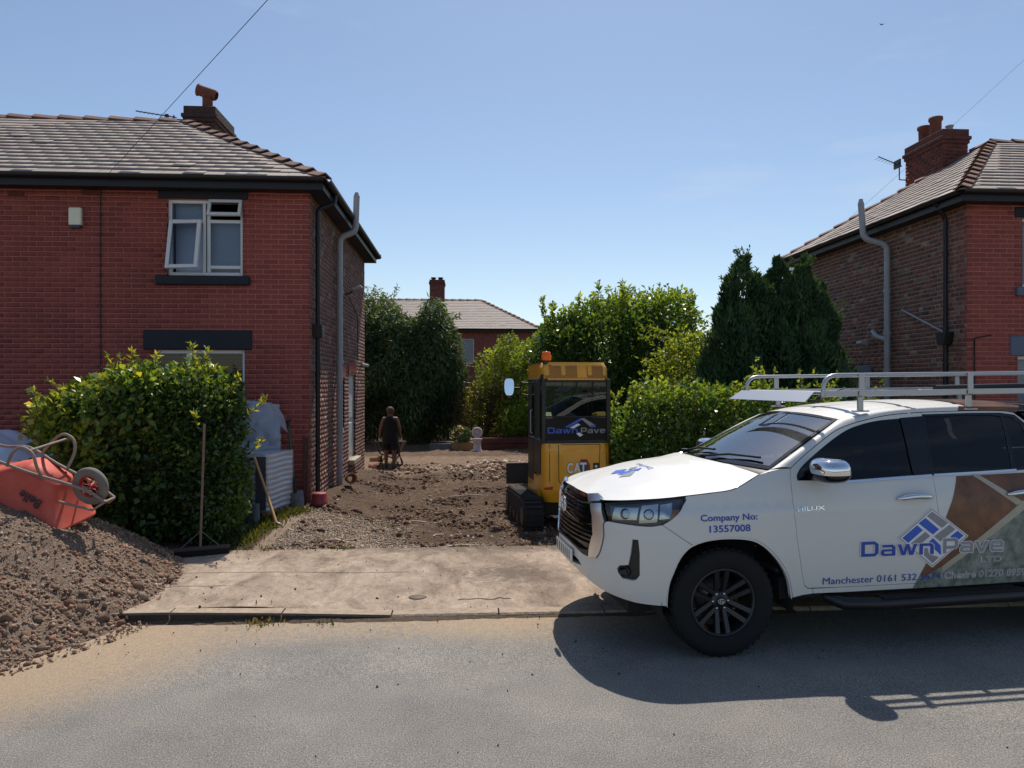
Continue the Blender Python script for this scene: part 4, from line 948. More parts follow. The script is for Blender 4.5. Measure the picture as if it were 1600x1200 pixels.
M_WHITE = mat('white_car_paint', lin(214, 213, 209), rough=.55, coat=.45)
M_CHROME = mat('chrome', lin(225, 228, 232), rough=.06, metal=1.)
M_SATIN = mat('satin_chrome', lin(222, 226, 232), rough=.28, metal=1.)
M_PLAST = mat('black_trim', lin(26, 27, 30), rough=.42)
M_GLOSSB = mat('gloss_black', lin(12, 13, 16), rough=.12)
M_RUBBER = mat('tyre_rubber', lin(15, 15, 17), rough=.85, bump=.2, bump_scale=80)
M_RIM = mat('dark_alloy', lin(58, 59, 63), rough=.35, metal=.7)
M_SIDEGL = glass('tinted_side_glass', (.16, .17, .18, 1), .9, 1.5); M_REARGL = glass('privacy_glass', (.05, .055, .06, 1), .9, 1.5)
M_SCREEN = glass('windscreen_glass', (.45, .50, .52, 1), 1., 4.2)
M_LAMPGL = glass('lamp_lens', (.86, .88, .9, 1), 1., 1.5); M_LAMPIN = mat('lamp_reflector', lin(190, 194, 198), rough=.18, metal=.9)
M_CABIN = mat('cabin_trim', lin(34, 34, 37), rough=.9); M_ALU = mat('rack_aluminium', lin(176, 178, 182), rough=.38, metal=.75)
M_NAVY = mat('navy_vinyl', lin(36, 74, 166), rough=.4); M_BLUEV = mat('blue_vinyl', lin(44, 92, 196), rough=.4); M_GREYV = mat('grey_vinyl', lin(140, 140, 147), rough=.4); M_WHITEV = mat('white_vinyl', lin(225, 226, 228), rough=.4)
M_BROWNV = mat('brown_paving_wrap', lin(92, 58, 38), rough=.35, col2=lin(126, 82, 54), noise_scale=9); M_STRIPEV = mat('pale_kerb_wrap', lin(172, 164, 148), rough=.35, noise_amt=.12, noise_scale=12)
M_SETTV = mat('grey_sett_wrap', lin(84, 96, 90), rough=.35, col2=lin(142, 150, 142), noise_scale=16)
tk = tag(empty('pickup_truck', (1.768, 6.036, 0), (0, .012, R(185.48))), 'white pickup truck with roof rack, blue lettering and paving graphics, parked half on the pavement', 'pickup truck')

SEAM = [(-.613, 1.284), (-.531, 1.247), (-.441, 1.207), (-.357, 1.184), (-.196, 1.170), (-.03, 1.158), (.294, 1.135), (.513, 1.114), (.67, 1.102), (.85, 1.112), (1.02, 1.122), (TL, 1.128)]
HH = [(-.613, .046), (-.53, .078), (-.44, .105), (-.357, .122), (-.1, .114), (.25, .058), (.5, .022), (.9, .004), (TL, 0)]
seam = lambda t: cint(t, SEAM)
def hood(i, j):
    t = -.613 + (TL - .004 + .613) * i; q = 1 - 2 * j; p = S0(t, seam(t)); s_ = sstep(.1, -.613, t) if False else 1 - sstep(-.613, .2, t)
    k = 1 - abs(q) ** 2.8
    crease = .007 * math.exp(-((abs(q) - .62) / .07) ** 2) * sstep(1.0, .5, t)
    return Vector((p.x + .11 * (1 - q * q) * s_, p.y * q, p.z + .004 + cint(t, HH) * k + crease * k))
hb = MB().grid(hood, 70, 44, flip=True); ed = [hood(i / 70, 0) for i in range(71)]; n = len(hb.v)
hd = hb.build('bonnet', M_WHITE, tk)
# outlines on the body surface (t along the body, w height)
arch_f = [(.14, .387), (.132, .461), (.115, .564), (.084, .65), (.054, .719), (.014, .778), (-.050, .826), (-.166, .858), (-.319, .866), (-.479, .850), (-.575, .810), (-.661, .738), (-.74, .643), (-.796, .539), (-.832, .395)]
AF = spline(arch_f, 4)
bump_bot = spline([(.14, .387), (.247, .389), (.368, .395), (.463, .407), (.566, .422), (.676, .442), (.782, .471), (.90, .505), (1.05, .53), (TL, .535)], 4)
chrome_out = [(.590, .955), (.604, .936), (.594, .86), (.602, .812), (.629, .73), (.665, .68)]
grille_lo = [(.76, .667), (.86, .672), (.995, .70), (1.12, .712), (TL, .715)]
hl_bot = [(.103, 1.0), (.159, .967), (.232, .953), (.316, .954), (.429, .960), (.563, .964), (.590, .955)]
half = bump_bot + grille_lo[::-1] + chrome_out[::-1] + hl_bot[::-1][1:-1] + [(.159, .967), (.06, .897), (-.028, .835), (-.046, .826)] + [p for p in AF if p[0] > -.046][::-1][:-1]
near = bump_bot[:-1]
full = near + [(TL, .535)] + [(2 * TL - t, w_) for t, w_ in near[::-1]]
upper = [p for p in half if p not in bump_bot]
up_near = grille_lo[::-1][1:] + chrome_out[::-1] + hl_bot[::-1][1:-1] + [(.06, .897), (-.028, .835), (-.046, .826)] + [p for p in AF if p[0] > -.046][::-1][:-1]
bpoly = [(TL, .535)] + bump_bot[::-1][1:] + up_near[::-1] + [(TL, .715)] + [(2 * TL - t, w_) for t, w_ in up_near] + [(2 * TL - t, w_) for t, w_ in bump_bot[:-1]]
fogp = [(.362, .855), (.323, .855), (.312, .76), (.312, .605), (.34, .567), (.369, .561), (.441, .570), (.471, .609), (.477, .635), (.458, .658), (.391, .67), (.374, .755)]
intake = [(.885, .575), (.925, .603), (1.01, .625), (2 * TL - 1.01, .625), (2 * TL - .925, .603), (2 * TL - .885, .575), (2 * TL - 1.0, .567), (1.0, .567)]
bm_ = panel('bumper', bpoly, M_WHITE, tk, holes=[fogp, [(2 * TL - t, w_) for t, w_ in fogp], intake], depth=.03, mirror=False)
panel('fog_lamp_recess', fogp, M_PLAST, tk, d=-.022, gap=0, depth=0); panel('lower_intake', intake, M_GLOSSB, tk, d=-.03, gap=-.01, depth=0, mirror=False)
for sg in (1, -1):
    c = S(.43, .615, -.004); nrm = SN(.43, .615); q = nrm.to_track_quat('Z', 'Y').to_matrix().to_4x4(); q.translation = c
    if sg < 0: q = Matrix.Diagonal((1, -1, 1, 1)) @ q
    MB().lathe([(0, -.012), (.03, -.01), (.036, 0), (.042, .003), (.046, -.01)], q, 16).build('fog_lamp', M_GLOSSB, tk)
panel('washer_cover', [(.514, .907), (.459, .911), (.456, .878), (.512, .874)], M_WHITE, tk, d=.002, gap=.001, depth=.004)
hlp = spline([(.616, 1.082), (.452, 1.106), (.292, 1.124), (.136, 1.140), (-.018, 1.150)], 3)[:-1] + [(-.026, 1.146), (-.028, 1.128), (.025, 1.065)] + hl_bot[:-1] + [(.585, 1.018)]
panel('headlight_housing', hlp, mat('lamp_housing', lin(92, 94, 98), rough=.3, metal=.4), tk, d=-.05, gap=0, depth=0)
hl = panel('headlight', hlp, M_LAMPGL, tk, d=0., gap=.004, depth=0)
for (ta, tb, wa, wb, dd) in ((.555, .345, .978, 1.085, -.035), (.325, .195, .968, 1.112, -.03), (.18, .085, 1.0, 1.118, -.028)):
    q = [(ta, wa), (tb, wa + .012), (tb - .012, wb), (ta - .012, wb - .012)]; panel('lamp_reflector', q, M_LAMPIN, tk, d=dd, gap=0, depth=.015)
panel('indicator_reflector', [(.12, .99), (.06, 1.03), (.02, 1.075), (.07, 1.08)], mat('amber_lens', lin(190, 130, 70), rough=.2), tk, d=-.02, gap=0, depth=0)
for t_, w_ in ((.44, 1.03), (.255, 1.035)):
    q = SN(t_, w_).to_track_quat('Z', 'Y').to_matrix().to_4x4(); q.translation = S(t_, w_, -.022)
    for sg in (1, -1): MB().lathe([(0, .012), (.025, .008), (.036, -.006), (.04, -.012)], (Matrix.Diagonal((1, sg, 1, 1)) @ q), 16).build('lamp_lens', M_LAMPGL, tk)
panel('headlight_trim', [(.62, 1.086), (.452, 1.112), (.292, 1.130), (.136, 1.146), (-.02, 1.156), (-.02, 1.150), (.136, 1.139), (.292, 1.123), (.452, 1.105), (.616, 1.079)], M_PLAST, tk, d=.001, gap=0, depth=.02)
# grille, chrome surround, badge
g_in = [(.847, 1.112), (.796, 1.07), (.768, 1.058), (.727, .979), (.706, .846), (.725, .809), (.755, .735), (.80, .712), (.90, .705), (1.0, .714), (1.12, .724)]
gp = g_in + [(2 * TL - t, w_) for t, w_ in g_in[::-1]]
panel('grille', gp, M_GLOSSB, tk, d=-.03, gap=0, depth=0, mirror=False)
for k in range(9):
    wz = .755 + k * .034
    if abs(wz - .915) < .02: continue
    tin = interp(wz, [(.73, .775), (.81, .735), (.85, .715), (.98, .735), (1.06, .785)])
    panel('grille_bar', [(tin, wz), (2 * TL - tin, wz), (2 * TL - tin, wz + .012), (tin, wz + .012)], M_GLOSSB, tk, d=-.008, gap=0, depth=.02, mirror=False)
def band(path, th): return path + [(t, w_ - th) for t, w_ in path[::-1]]
def sym(path): return path + [(2 * TL - t, w_) for t, w_ in path[::-1]]
panel('grille_chrome', band(sym([(.73, .922), (.839, .915), (.95, .916), (1.132, .932), (1.235, .942)]), .011), M_CHROME, tk, d=.006, gap=0, depth=.02, mirror=False)
panel('grille_chrome', band(sym([(.79, 1.068), (.878, 1.062), (.96, 1.062), (1.085, 1.069), (1.235, 1.072)]), .008), M_CHROME, tk, d=.004, gap=0, depth=.02, mirror=False)
panel('grille_top_trim', band(sym([(.86, 1.122), (1.02, 1.126), (1.2, 1.130)]), .026), M_CHROME, tk, d=.008, gap=0, depth=.02, mirror=False)
panel('grille_frame', [(.76, .672)] + g_in[5:] + [(TL, .727)] + grille_lo[::-1], M_PLAST, tk, d=.0, gap=0, depth=.03)
panel('chrome_surround', [(.772, 1.064), (.645, 1.08), (.592, .96), (.606, .936), (.596, .86), (.604, .812), (.631, .73), (.667, .682), (.757, .670), (.746, .738), (.718, .824), (.704, .846), (.725, .979)], M_SATIN, tk, d=.012, gap=0, depth=.03)
panel('chrome_surround', [(.862, 1.120), (.722, 1.140), (.668, 1.118), (.668, 1.094), (.721, 1.086), (.795, 1.069)], M_SATIN, tk, d=.012, gap=0, depth=.03)
for a_, rx, rz in ((0, .085, .058), (1, .03, .058), (2, .06, .02)):
    pts = [Vector((.952, rx * math.cos(k / 24 * 2 * math.pi), .995 + rz * math.sin(k / 24 * 2 * math.pi) + (.018 if a_ == 2 else 0))) for k in range(25)]
    MB().tube(pts, .007, 6).build('nose_emblem', M_CHROME, tk)
pl = MB().bx(.945, .957, -.26, .26, .565, .675).build('number_plate', mat('plate_white', lin(222, 222, 216), rough=.45), tk, bevel=.004)
for k in range(7): MB().bx(.957, .959, -.225 + k * .068, -.205 + k * .068, .585, .655).build('plate_mark', M_PLAST, pl)
# wings, doors, pillars
ftop = spline([(-.03, 1.157), (-.196, 1.169), (-.357, 1.183), (-.441, 1.206), (-.531, 1.246), (-.613, 1.283), (-.70, 1.300), (-.79, 1.318), (-.878, 1.322)], 3)
fback = [(-.862, 1.28), (-.846, 1.20), (-.837, 1.10), (-.835, 1.0), (-.85, .816), (-.898, .561), (-.922, .481), (-.946, .456), (-.993, .448), (-.997, .412), (-.911, .407)]
wing = [(.159, .967), (.103, 1.0), (.025, 1.065), (-.028, 1.128), (-.027, 1.15)] + ftop + fback + [p for p in AF if p[0] <= -.046][::-1] + [(-.028, .835), (.06, .897)]
wg = panel('front_wing', wing, M_WHITE, tk)
panel('arch_lip', AF + [(t + (.0), w_ - .0) for t, w_ in []] + [(t * .985 - .005, w_ - .014) for t, w_ in AF[::-1]], M_WHITE, tk, d=-.006, gap=0, depth=.03)
dtop = spline([(-.878, 1.322), (-.926, 1.357), (-1.073, 1.450), (-1.276, 1.566), (-1.40, 1.613), (-1.561, 1.652), (-1.803, 1.690), (-2.085, 1.706)], 4)
dB = [(-2.08, 1.66), (-2.04, 1.45), (-2.008, 1.241), (-1.999, 1.066), (-2.010, .90), (-2.026, .63), (-2.045, .536), (-2.055, .441)]
door1 = dtop + dB + [(-1.243, .447), (-.95, .457), (-.922, .481), (-.898, .561), (-.85, .816), (-.835, 1.0), (-.837, 1.10), (-.846, 1.20), (-.862, 1.28)]
w1 = spline([(-.907, 1.244), (-.915, 1.272), (-.958, 1.322), (-1.058, 1.392), (-1.16, 1.456), (-1.261, 1.514), (-1.365, 1.567), (-1.46, 1.603), (-1.59, 1.634), (-1.716, 1.652), (-1.88, 1.662)], 3) + [(-1.895, 1.655), (-1.862, 1.246), (-1.291, 1.226)]
w1b = [(-1.882, 1.666), (-2.0795, 1.676), (-2.0395, 1.45), (-2.0085, 1.244), (-1.853, 1.240)]
d1 = panel('front_door', door1, M_WHITE, tk, holes=[w1])
panel('door_glass', w1, M_SIDEGL, tk, d=-.006, gap=-.004, depth=0); panel('pillar_cover', w1b, M_GLOSSB, tk, d=.003, gap=0, depth=.005)
door2 = [(-2.085, 1.706)] + spline([(-2.085, 1.706), (-2.507, 1.710), (-2.80, 1.704), (-2.90, 1.69)], 3)[1:] + [(-3.0, 1.60), (-3.03, 1.40), (-3.02, 1.2), (-2.95, .98), (-2.90, .80), (-2.85, .62), (-2.80, .441)] + dB[::-1]
w2 = [(-2.10, 1.673), (-2.393, 1.677), (-2.70, 1.674), (-2.775, 1.66), (-2.763, 1.536), (-2.722, 1.298), (-2.70, 1.266), (-2.035, 1.252), (-2.06, 1.45)]
w3 = [(-2.79, 1.66), (-2.87, 1.655), (-2.935, 1.60), (-2.95, 1.45), (-2.90, 1.33), (-2.83, 1.285), (-2.745, 1.27), (-2.775, 1.45)]
d2 = panel('rear_door', door2, M_WHITE, tk, holes=[w2, w3])
panel('door_glass', w2, M_REARGL, tk, d=-.006, gap=-.004, depth=0); panel('quarter_glass', w3, M_REARGL, tk, d=-.006, gap=-.004, depth=0)
panel('window_surround', [(-2.0835, 1.69), (-2.5, 1.694), (-2.78, 1.69), (-2.9, 1.672), (-2.97, 1.6), (-2.985, 1.45), (-2.93, 1.30), (-2.86, 1.256), (-2.0095, 1.236), (-2.0415, 1.45)], M_GLOSSB, tk, d=.002, holes=[w2, w3], gap=0, depth=.004)
panel('belt_trim', band([(-1.20, 1.224), (-1.35, 1.224), (-1.862, 1.241), (-2.004, 1.246)], .016), M_CHROME, tk, d=.006, gap=0, depth=.01); panel('belt_trim', band([(-2.02, 1.247), (-2.4, 1.253), (-2.74, 1.262)], .015), M_CHROME, tk, d=.006, gap=0, depth=.01)
panel('sill_panel', [(-.995, .449), (-2.055, .440), (-2.80, .439), (-2.80, .402), (-2.06, .401), (-1.25, .407), (-.998, .412)], M_WHITE, tk)
ARC = [(-3.385 + .49 * math.cos(a), .40 + .47 * math.sin(a)) for a in [R(k * 9) for k in range(21)]]
bed = [(-2.80, .44), (-2.85, .62), (-2.90, .80), (-2.95, .98), (-3.02, 1.2), (-3.02, 1.235), (-4.62, 1.26), (-4.62, .52), (-3.9, .47)] + ARC[::-1][:-1]
panel('bed_side', bed, M_WHITE, tk)
can = [(-3.04, 1.25), (-3.05, 1.40), (-3.03, 1.60), (-2.96, 1.685), (-4.40, 1.70), (-4.52, 1.60), (-4.60, 1.27)]
cw_ = [(-3.25, 1.34), (-3.22, 1.58), (-4.30, 1.59), (-4.40, 1.36)]
panel('canopy_side', can, M_GLOSSB, tk, holes=[cw_]); panel('canopy_glass', cw_, M_REARGL, tk, d=-.004, gap=-.004, depth=0)
# windscreen, scuttle, pillars, roof
def scr(i, j):
    q = 1 - 2 * j; a = Vector((-.27 - .163 * q * q, .77 * q, 1.325 - .015 * q * q)); c = Vector((-1.03 - .07 * q * q, .60 * q, 1.70 - .037 * q * q)); p = a.lerp(c, i); p.z += .022 * math.sin(math.pi * i) * (1 - .6 * q * q); return p
MB().grid(scr, 16, 24).build('windscreen', M_SCREEN, tk)
fr_ = MB()
for a, b_ in ((0, .022),): fr_.grid(lambda i, j: scr(i, a + (b_ - a) * j) + Vector((.004, 0, .003)), 16, 2); fr_.grid(lambda i, j: scr(i, 1 - a - (b_ - a) * j) + Vector((.004, 0, .003)), 16, 2)
fr_.grid(lambda i, j: scr(.965 + .035 * i, j) + Vector((.004, 0, .003)), 2, 24); fr_.grid(lambda i, j: scr(.055 * i, j) + Vector((.004, 0, .003)), 2, 24); fr_.build('windscreen_border', M_GLOSSB, tk)
MB().grid(lambda i, j: hood(0, j).lerp(scr(0, j), i) + Vector((0, 0, -.012 * math.sin(math.pi * i) - .004)), 4, 24).build('scuttle', M_PLAST, tk)
for v0, v1 in ((-.60, .02), (-.02, .62)):
    p0 = scr(.0, .5 - v0 / 1.54); p1 = scr(.10, .5 - v1 / 1.54)
    wp = MB().tube([p0 + Vector((.03, 0, .02)), p0.lerp(p1, .5) + Vector((.01, 0, .045)), p1 + Vector((0, 0, .03))], .010, 6).box(p0 + Vector((.03, 0, .02)), (.05, .07, .03)).build('wiper', M_PLAST, tk)
EDGE = [(-.433, .77, 1.31), (-.733, .692, 1.468), (-1.10, .60, 1.663), (-1.4, .597, 1.714), (-1.8, .60, 1.742), (-2.2, .602, 1.748), (-2.7, .60, 1.742)]
def resample(pts, n):
    P = [Vector(p) for p in pts]; L_ = [0.]
    for p, q in zip(P, P[1:]): L_.append(L_[-1] + (q - p).length)
    out = []
    for k in range(n):
        d = L_[-1] * k / (n - 1); i = max(0, min(len(P) - 2, next((m for m in range(len(P) - 1) if L_[m + 1] >= d - 1e-9), len(P) - 2))); out.append(P[i].lerp(P[i + 1], (d - L_[i]) / max(1e-9, L_[i + 1] - L_[i])))
    return out
kd = next(i for i, p in enumerate(dtop) if p[0] < -1.40)
seam_a = [S0(t, w_ + .004) for t, w_ in dtop[:kd + 1]]; seam_b = [S0(t, w_ + .004) for t, w_ in dtop[kd:]] + [S0(t, w_) for t, w_ in ((-2.3, 1.712), (-2.507, 1.715), (-2.80, 1.709), (-2.93, 1.692))]
ea = resample(spline(EDGE[:3], 6), 30) + resample(spline(EDGE[2:], 8), 40)[1:]; sb = resample(seam_a, 30) + resample(seam_b, 40)[1:]
for sg in (1, -1): MB().add([(p.x, p.y * sg, p.z) for p in (S0(-.613, 1.284), S0(-.70, 1.302), S0(-.79, 1.319), Vector(sb[0]), Vector(ea[0]))], [(0, 1, 2, 3, 4) if sg > 0 else (4, 3, 2, 1, 0)]).build('scuttle_corner', M_WHITE, tk)
def rail(i, j, sg=1, lo=0., hi=1.):
    k = (lo + (hi - lo) * i) * (len(ea) - 1); a = min(len(ea) - 2, int(k)); f = k - a
    p = Vector(ea[a]).lerp(Vector(ea[a + 1]), f); q = Vector(sb[a]).lerp(Vector(sb[a + 1]), f); r = p.lerp(q, j); r += Vector((0, .3, .45)) * (.030 * math.sin(math.pi * j)); return Vector((r.x, r.y * sg, r.z))
for sg in (1, -1): MB().grid(lambda i, j: rail(i, j, sg, 0, .80), 44, 6, flip=sg < 0).build('roof_rail_panel', M_WHITE, tk); MB().grid(lambda i, j: rail(i, j, sg, .80, 1), 12, 6, flip=sg < 0).build('roof_rail_wrap', M_BROWNV, tk)
ROOFW = [(x, z) for x, y, z in EDGE[2:][::-1]]
def roof_(i, j, lo, hi):
    x = lo + (hi - lo) * i; q = 1 - 2 * j; fx = .07 * (1 - q * q) * sstep(-1.6, -1.1, x); ye = .60; z = cint(x, ROOFW)
    groove = -.006 * math.exp(-((abs(q) - .80) / .03) ** 2)
    return Vector((x + fx, ye * q, z + .040 * (1 - abs(q) ** 2.4) + groove))
MB().grid(lambda i, j: roof_(i, j, -1.10, -2.21), 30, 30).build('roof', M_WHITE, tk); MB().grid(lambda i, j: roof_(i, j, -2.21, -2.7), 12, 30).build('roof_wrap', mat('dark_wrap', lin(40, 50, 52), rough=.3, col2=lin(128, 84, 60), noise_scale=3), tk)
MB().grid(lambda i, j: Vector((-2.66 - 1.55 * i, (1 - 2 * j) * (.64 - .02 * i), 1.70 + .07 * (1 - abs(1 - 2 * j) ** 3) - .05 * i * i)), 8, 14).build('canopy_roof', M_GLOSSB, tk)
MB().grid(lambda i, j: Vector((-4.33 + .10 * i, (1 - 2 * j) * (.90 - .26 * sstep(.5, 1., i)), .5 + 1.18 * i)), 8, 4, flip=True).build('tailgate', M_WHITE, tk)
MB().bx(-4.48, -4.34, -.86, .86, .42, .58).build('rear_bumper', M_PLAST, tk, bevel=.03)
for sg in (1, -1): MB().bx(-4.36, -4.325, sg * .80, sg * .90, .78, 1.15).build('tail_lamp', mat('red_lens', lin(150, 20, 18), rough=.2), tk, bevel=.01)
ant = MB().tube([(-1.28, .02, 1.80), (-1.34, .02, 1.83), (-1.55, .02, 1.90)], [.018, .012, .005], 6).box((-1.27, .02, 1.79), (.09, .04, .025)).build('roof_antenna', M_PLAST, tk)
# cabin
cb = MB(); cb.bx(-.75, -.42, -.70, .70, .95, 1.20); cb.bx(-2.9, -.5, -.72, .72, .52, .56); cb.bx(-2.80, -2.70, -.62, .62, .55, 1.35); cb.build('dashboard', mat('brightened_dash', lin(96, 98, 100), rough=.8), tk, bevel=.03)  # grey lightened to stand in for the bright reflection in the windscreen
for u0 in (-1.55, -2.45):
    for y in (-.36, .36):
        st_ = MB().box((u0 + .22, y, .80), (.5, .48, .16)).box((u0 - .07, y, 1.10), (.14, .46, .62), Matrix.Rotation(R(-14), 4, 'Y')).build('seat', M_CABIN, tk, bevel=.05, seg=2); MB().box((u0 - .16, y, 1.48), (.09, .26, .17)).build('headrest', M_CABIN, st_, bevel=.03, seg=2)
q = Matrix.Translation((-.98, -.36, 1.18)) @ Matrix.Rotation(R(65), 4, 'Y'); MB().tube([q @ Vector((.18 * math.cos(a), .18 * math.sin(a), 0)) for a in [2 * math.pi * k / 20 for k in range(21)]], .014, 6).build('steering_wheel', M_PLAST, tk)
# underbody
MB().bx(-4.2, .62, -.52, .52, .30, .52).bx(-.42, .62, -.55, .55, .5, 1.02).bx(.55, .80, -.45, .45, .50, 1.0).bx(-2.85, -.48, -.80, .80, .36, .52).bx(.30, .62, -.62, .62, .27, .42).build('chassis', M_CABIN, tk)
for ax in (0, -3.085):
    for sg in (1, -1):
        MB().grid(lambda i, j: Vector((ax + .505 * math.cos(math.pi * (1.08 - 1.16 * i)) - .045, sg * (.54 + .345 * j), .40 + .475 * math.sin(math.pi * (1.08 - 1.16 * i)))), 20, 2, flip=sg < 0).build('arch_liner', M_CABIN, tk)
for sg in (1, -1):
    sb_ = MB().tube([(-.86, sg * .80, .36), (-.93, sg * .92, .335), (-1.2, sg * .945, .325), (-2.5, sg * .945, .325), (-2.74, sg * .92, .335), (-2.82, sg * .8, .36)], .048, 10).build('side_step', M_PLAST, tk); MB().bx(-2.4, -1.2, sg * .90, sg * .98, .362, .378).build('step_pad', M_RUBBER, sb_)
# wheels
TYRE = [(.245, -.105), (.27, -.125), (.33, -.134), (.362, -.126), (.381, -.105), (.386, -.06), (.387, 0), (.386, .06), (.381, .105), (.362, .126), (.33, .134), (.27, .125), (.245, .105)]
def wheel(ax, sg, z):
    Mx = Matrix.Translation((ax, sg * .785, z)) @ Matrix.Rotation(R(-90) * sg, 4, 'X')     # local +Z points outboard
    ty = MB().lathe(TYRE, Mx, 48); 
    for k in range(44):
        for zz, off in ((-.075, 0), (.075, .5), (-.02, .25)):
            a = 2 * math.pi * (k + off) / 44; ty.box((Mx @ Vector((.388 * math.cos(a), .388 * math.sin(a), zz)))[:], (.007, .030, .05), (Mx.to_3x3() @ Matrix.Rotation(a, 3, 'Z')).to_4x4())
    wh = ty.build('wheel', M_RUBBER, tk)
    rim = MB().lathe([(.245, .106), (.238, .112), (.228, .108), (.222, .09), (.215, -.09)], Mx, 48).lathe([(0, .062), (.062, .062), (.072, .05), (.075, 0)], Mx, 24)
    for k in range(6):
        for dl in (-.115, .115):
            a = 2 * math.pi * k / 6 + math.pi / 2; dv = Vector((math.cos(a), math.sin(a), 0)); nv = Vector((-dv.y, dv.x, 0)); b0 = dv * .05 + nv * (.026 if dl > 0 else -.026); b1 = dv * .222 + nv * (.040 if dl > 0 else -.040)
            pts = []
            for p, wd, zz in ((b0, .020, .055), (b1, .024, .100)):
                for s2, dz in ((-1, -.02), (-.7, 0), (.7, 0), (1, -.02)): pts.append(Mx @ (p + nv * wd * s2 + Vector((0, 0, zz + dz))))
            rim.add(pts, [(0, 4, 5, 1), (1, 5, 6, 2), (2, 6, 7, 3), (0, 1, 2, 3)])
    ro = rim.build('rim', M_RIM, wh)
    MB().lathe([(0, -.02), (.155, -.02), (.155, -.05)], Mx, 24).build('brake_disc', mat('brake_steel', lin(120, 116, 112), rough=.4, metal=.8), wh)
    nu = MB()
    for k in range(6): a = 2 * math.pi * (k + .5) / 6 + math.pi / 6; nu.lathe([(0, .068), (.008, .067), (.011, .058), (.011, .04)], Mx @ Matrix.Translation((.058 * math.cos(a), .058 * math.sin(a), 0)), 6)
    nu.build('wheel_nuts', M_CHROME, wh)['kind'] = 'stuff'
    cap = MB().lathe([(0, .078), (.028, .076), (.034, .07), (.034, .05)], Mx, 20).build('hub_cap', M_RIM, wh)
    em = MB()
    for rx, ry, oy in ((.026, .018, 0), (.010, .018, 0), (.018, .006, .006)): em.tube([Mx @ Vector((rx * math.cos(2 * math.pi * k / 16), oy + ry * math.sin(2 * math.pi * k / 16), .079)) for k in range(17)], .0018, 4)
    em.build('hub_emblem', M_CHROME, wh)
wheel(0, 1, .387); wheel(0, -1, .420); wheel(-3.085, 1, .352); wheel(-3.085, -1, .40)
# mirrors, handles
for sg in (1, -1):
    def capf(i, j, lo, hi):
        a = (lo + (hi - lo) * i) * math.pi / 180; b_ = 2 * math.pi * j
        e = lambda x, n: math.copysign(abs(x) ** n, x)
        return Vector((-.745 + .118 * e(math.cos(a), .6) * e(math.cos(b_), .7) - .02, sg * (1.01 + .15 * e(math.cos(a), .6) * e(math.sin(b_), .75)), 1.325 + .088 * e(math.sin(a), .8)))
    mr_ = MB().grid(lambda i, j: capf(i, j, -90, -12), 8, 24, flip=sg > 0).build('door_mirror', M_GLOSSB, tk); MB().grid(lambda i, j: capf(i, j, -12, 90), 10, 24, flip=sg > 0).build('mirror_cap', M_CHROME, mr_)
    MB().tube([(-.72, sg * .80, 1.262), (-.74, sg * .92, 1.27)], .035, 8).build('mirror_arm', M_GLOSSB, mr_)
    MB().add([S0(t, w_) * 1 + Vector((0, .004, 0)) if sg > 0 else Vector((S0(t, w_).x, -S0(t, w_).y - .004, w_)) for t, w_ in ((-.905, 1.236), (-.912, 1.275), (-.965, 1.330), (-1.06, 1.395), (-1.12, 1.23))], [(0, 1, 2, 3, 4)]).build('mirror_base', M_GLOSSB, tk)
    for t0, m_ in ((-1.815, 0), (-2.74, 0)):
        pts = []
        for k in range(9):
            t_ = t0 + .145 - k * .03625; p = S(t_, 1.080 + .012 * math.sin(math.pi * k / 8), .012 + .032 * math.sin(math.pi * k / 8) ** .6); pts.append(Vector((p.x, p.y * sg, p.z)))
        MB().tube(pts, [.010, .018, .021, .021, .021, .021, .021, .018, .010], 8).build('door_handle', M_CHROME, tk)
        panel('handle_recess', [(t0 + .10 * math.cos(a) * .9, 1.085 + .036 * math.sin(a)) for a in [2 * math.pi * k / 18 for k in range(18)]], M_WHITE, tk, d=.001, gap=0, depth=0) if sg > 0 else None
# lettering and graphics on the flank
def wrap(name, poly, m, d): return panel(name, poly, m, tk, d=d, gap=0, depth=0, mirror=False, st=.06)
we = spline([(-2.208, 1.226), (-2.131, 1.062), (-2.069, .941), (-1.982, .758), (-1.896, .578), (-1.803, .404)], 5)
wrap('paving_graphic', we + [(-2.8, .405), (-2.85, .62), (-2.95, .98), (-3.01, 1.2), (-3.0, 1.236)], M_SETTV, .0018)
wrap('paving_graphic', [p for p in we if p[1] > .50] + [(-1.9, .49), (-2.042, .569), (-2.727, 1.027), (-2.98, 1.195), (-3.0, 1.237)], M_BROWNV, .0026)
wrap('kerb_graphic', [(-2.035, .562), (-2.727, 1.027), (-2.98, 1.195), (-3.0, 1.13), (-2.722, .956), (-2.04, .516)], M_STRIPEV, .0034)
wrap('kerb_graphic', [(-2.339, 1.232), (-2.398, 1.232), (-2.73, 1.02), (-2.67, 1.0)], M_STRIPEV, .0034)
decal_text('Company No:', -.113, -.54, .986, .983, .046, M_NAVY, tk, .0035, .018); decal_text('13557008', -.176, -.484, .906, .904, .049, M_NAVY, tk, .0035, .018)
def lpx(x, y):
    # linear frame spanned by the corners of the paving emblem
    a = (x - 490) / 610; b_ = ((y - 345) + a * 20) / 255.
    return (-1.667 - .570 * a, .795 - .009 * a - .2145 * b_)
def em(name, pts, m, d): wrap(name, [lpx(*p) for p in pts], m, d)
em('emblem', [(790, 75), (1112, 325), (797, 612), (478, 345)], M_WHITEV, .0040); em('emblem', [(790, 86), (1100, 325), (797, 601), (490, 345)], M_GREYV, .0046); em('emblem', [(790, 96), (1088, 325), (797, 591), (502, 345)], M_WHITEV, .0052)
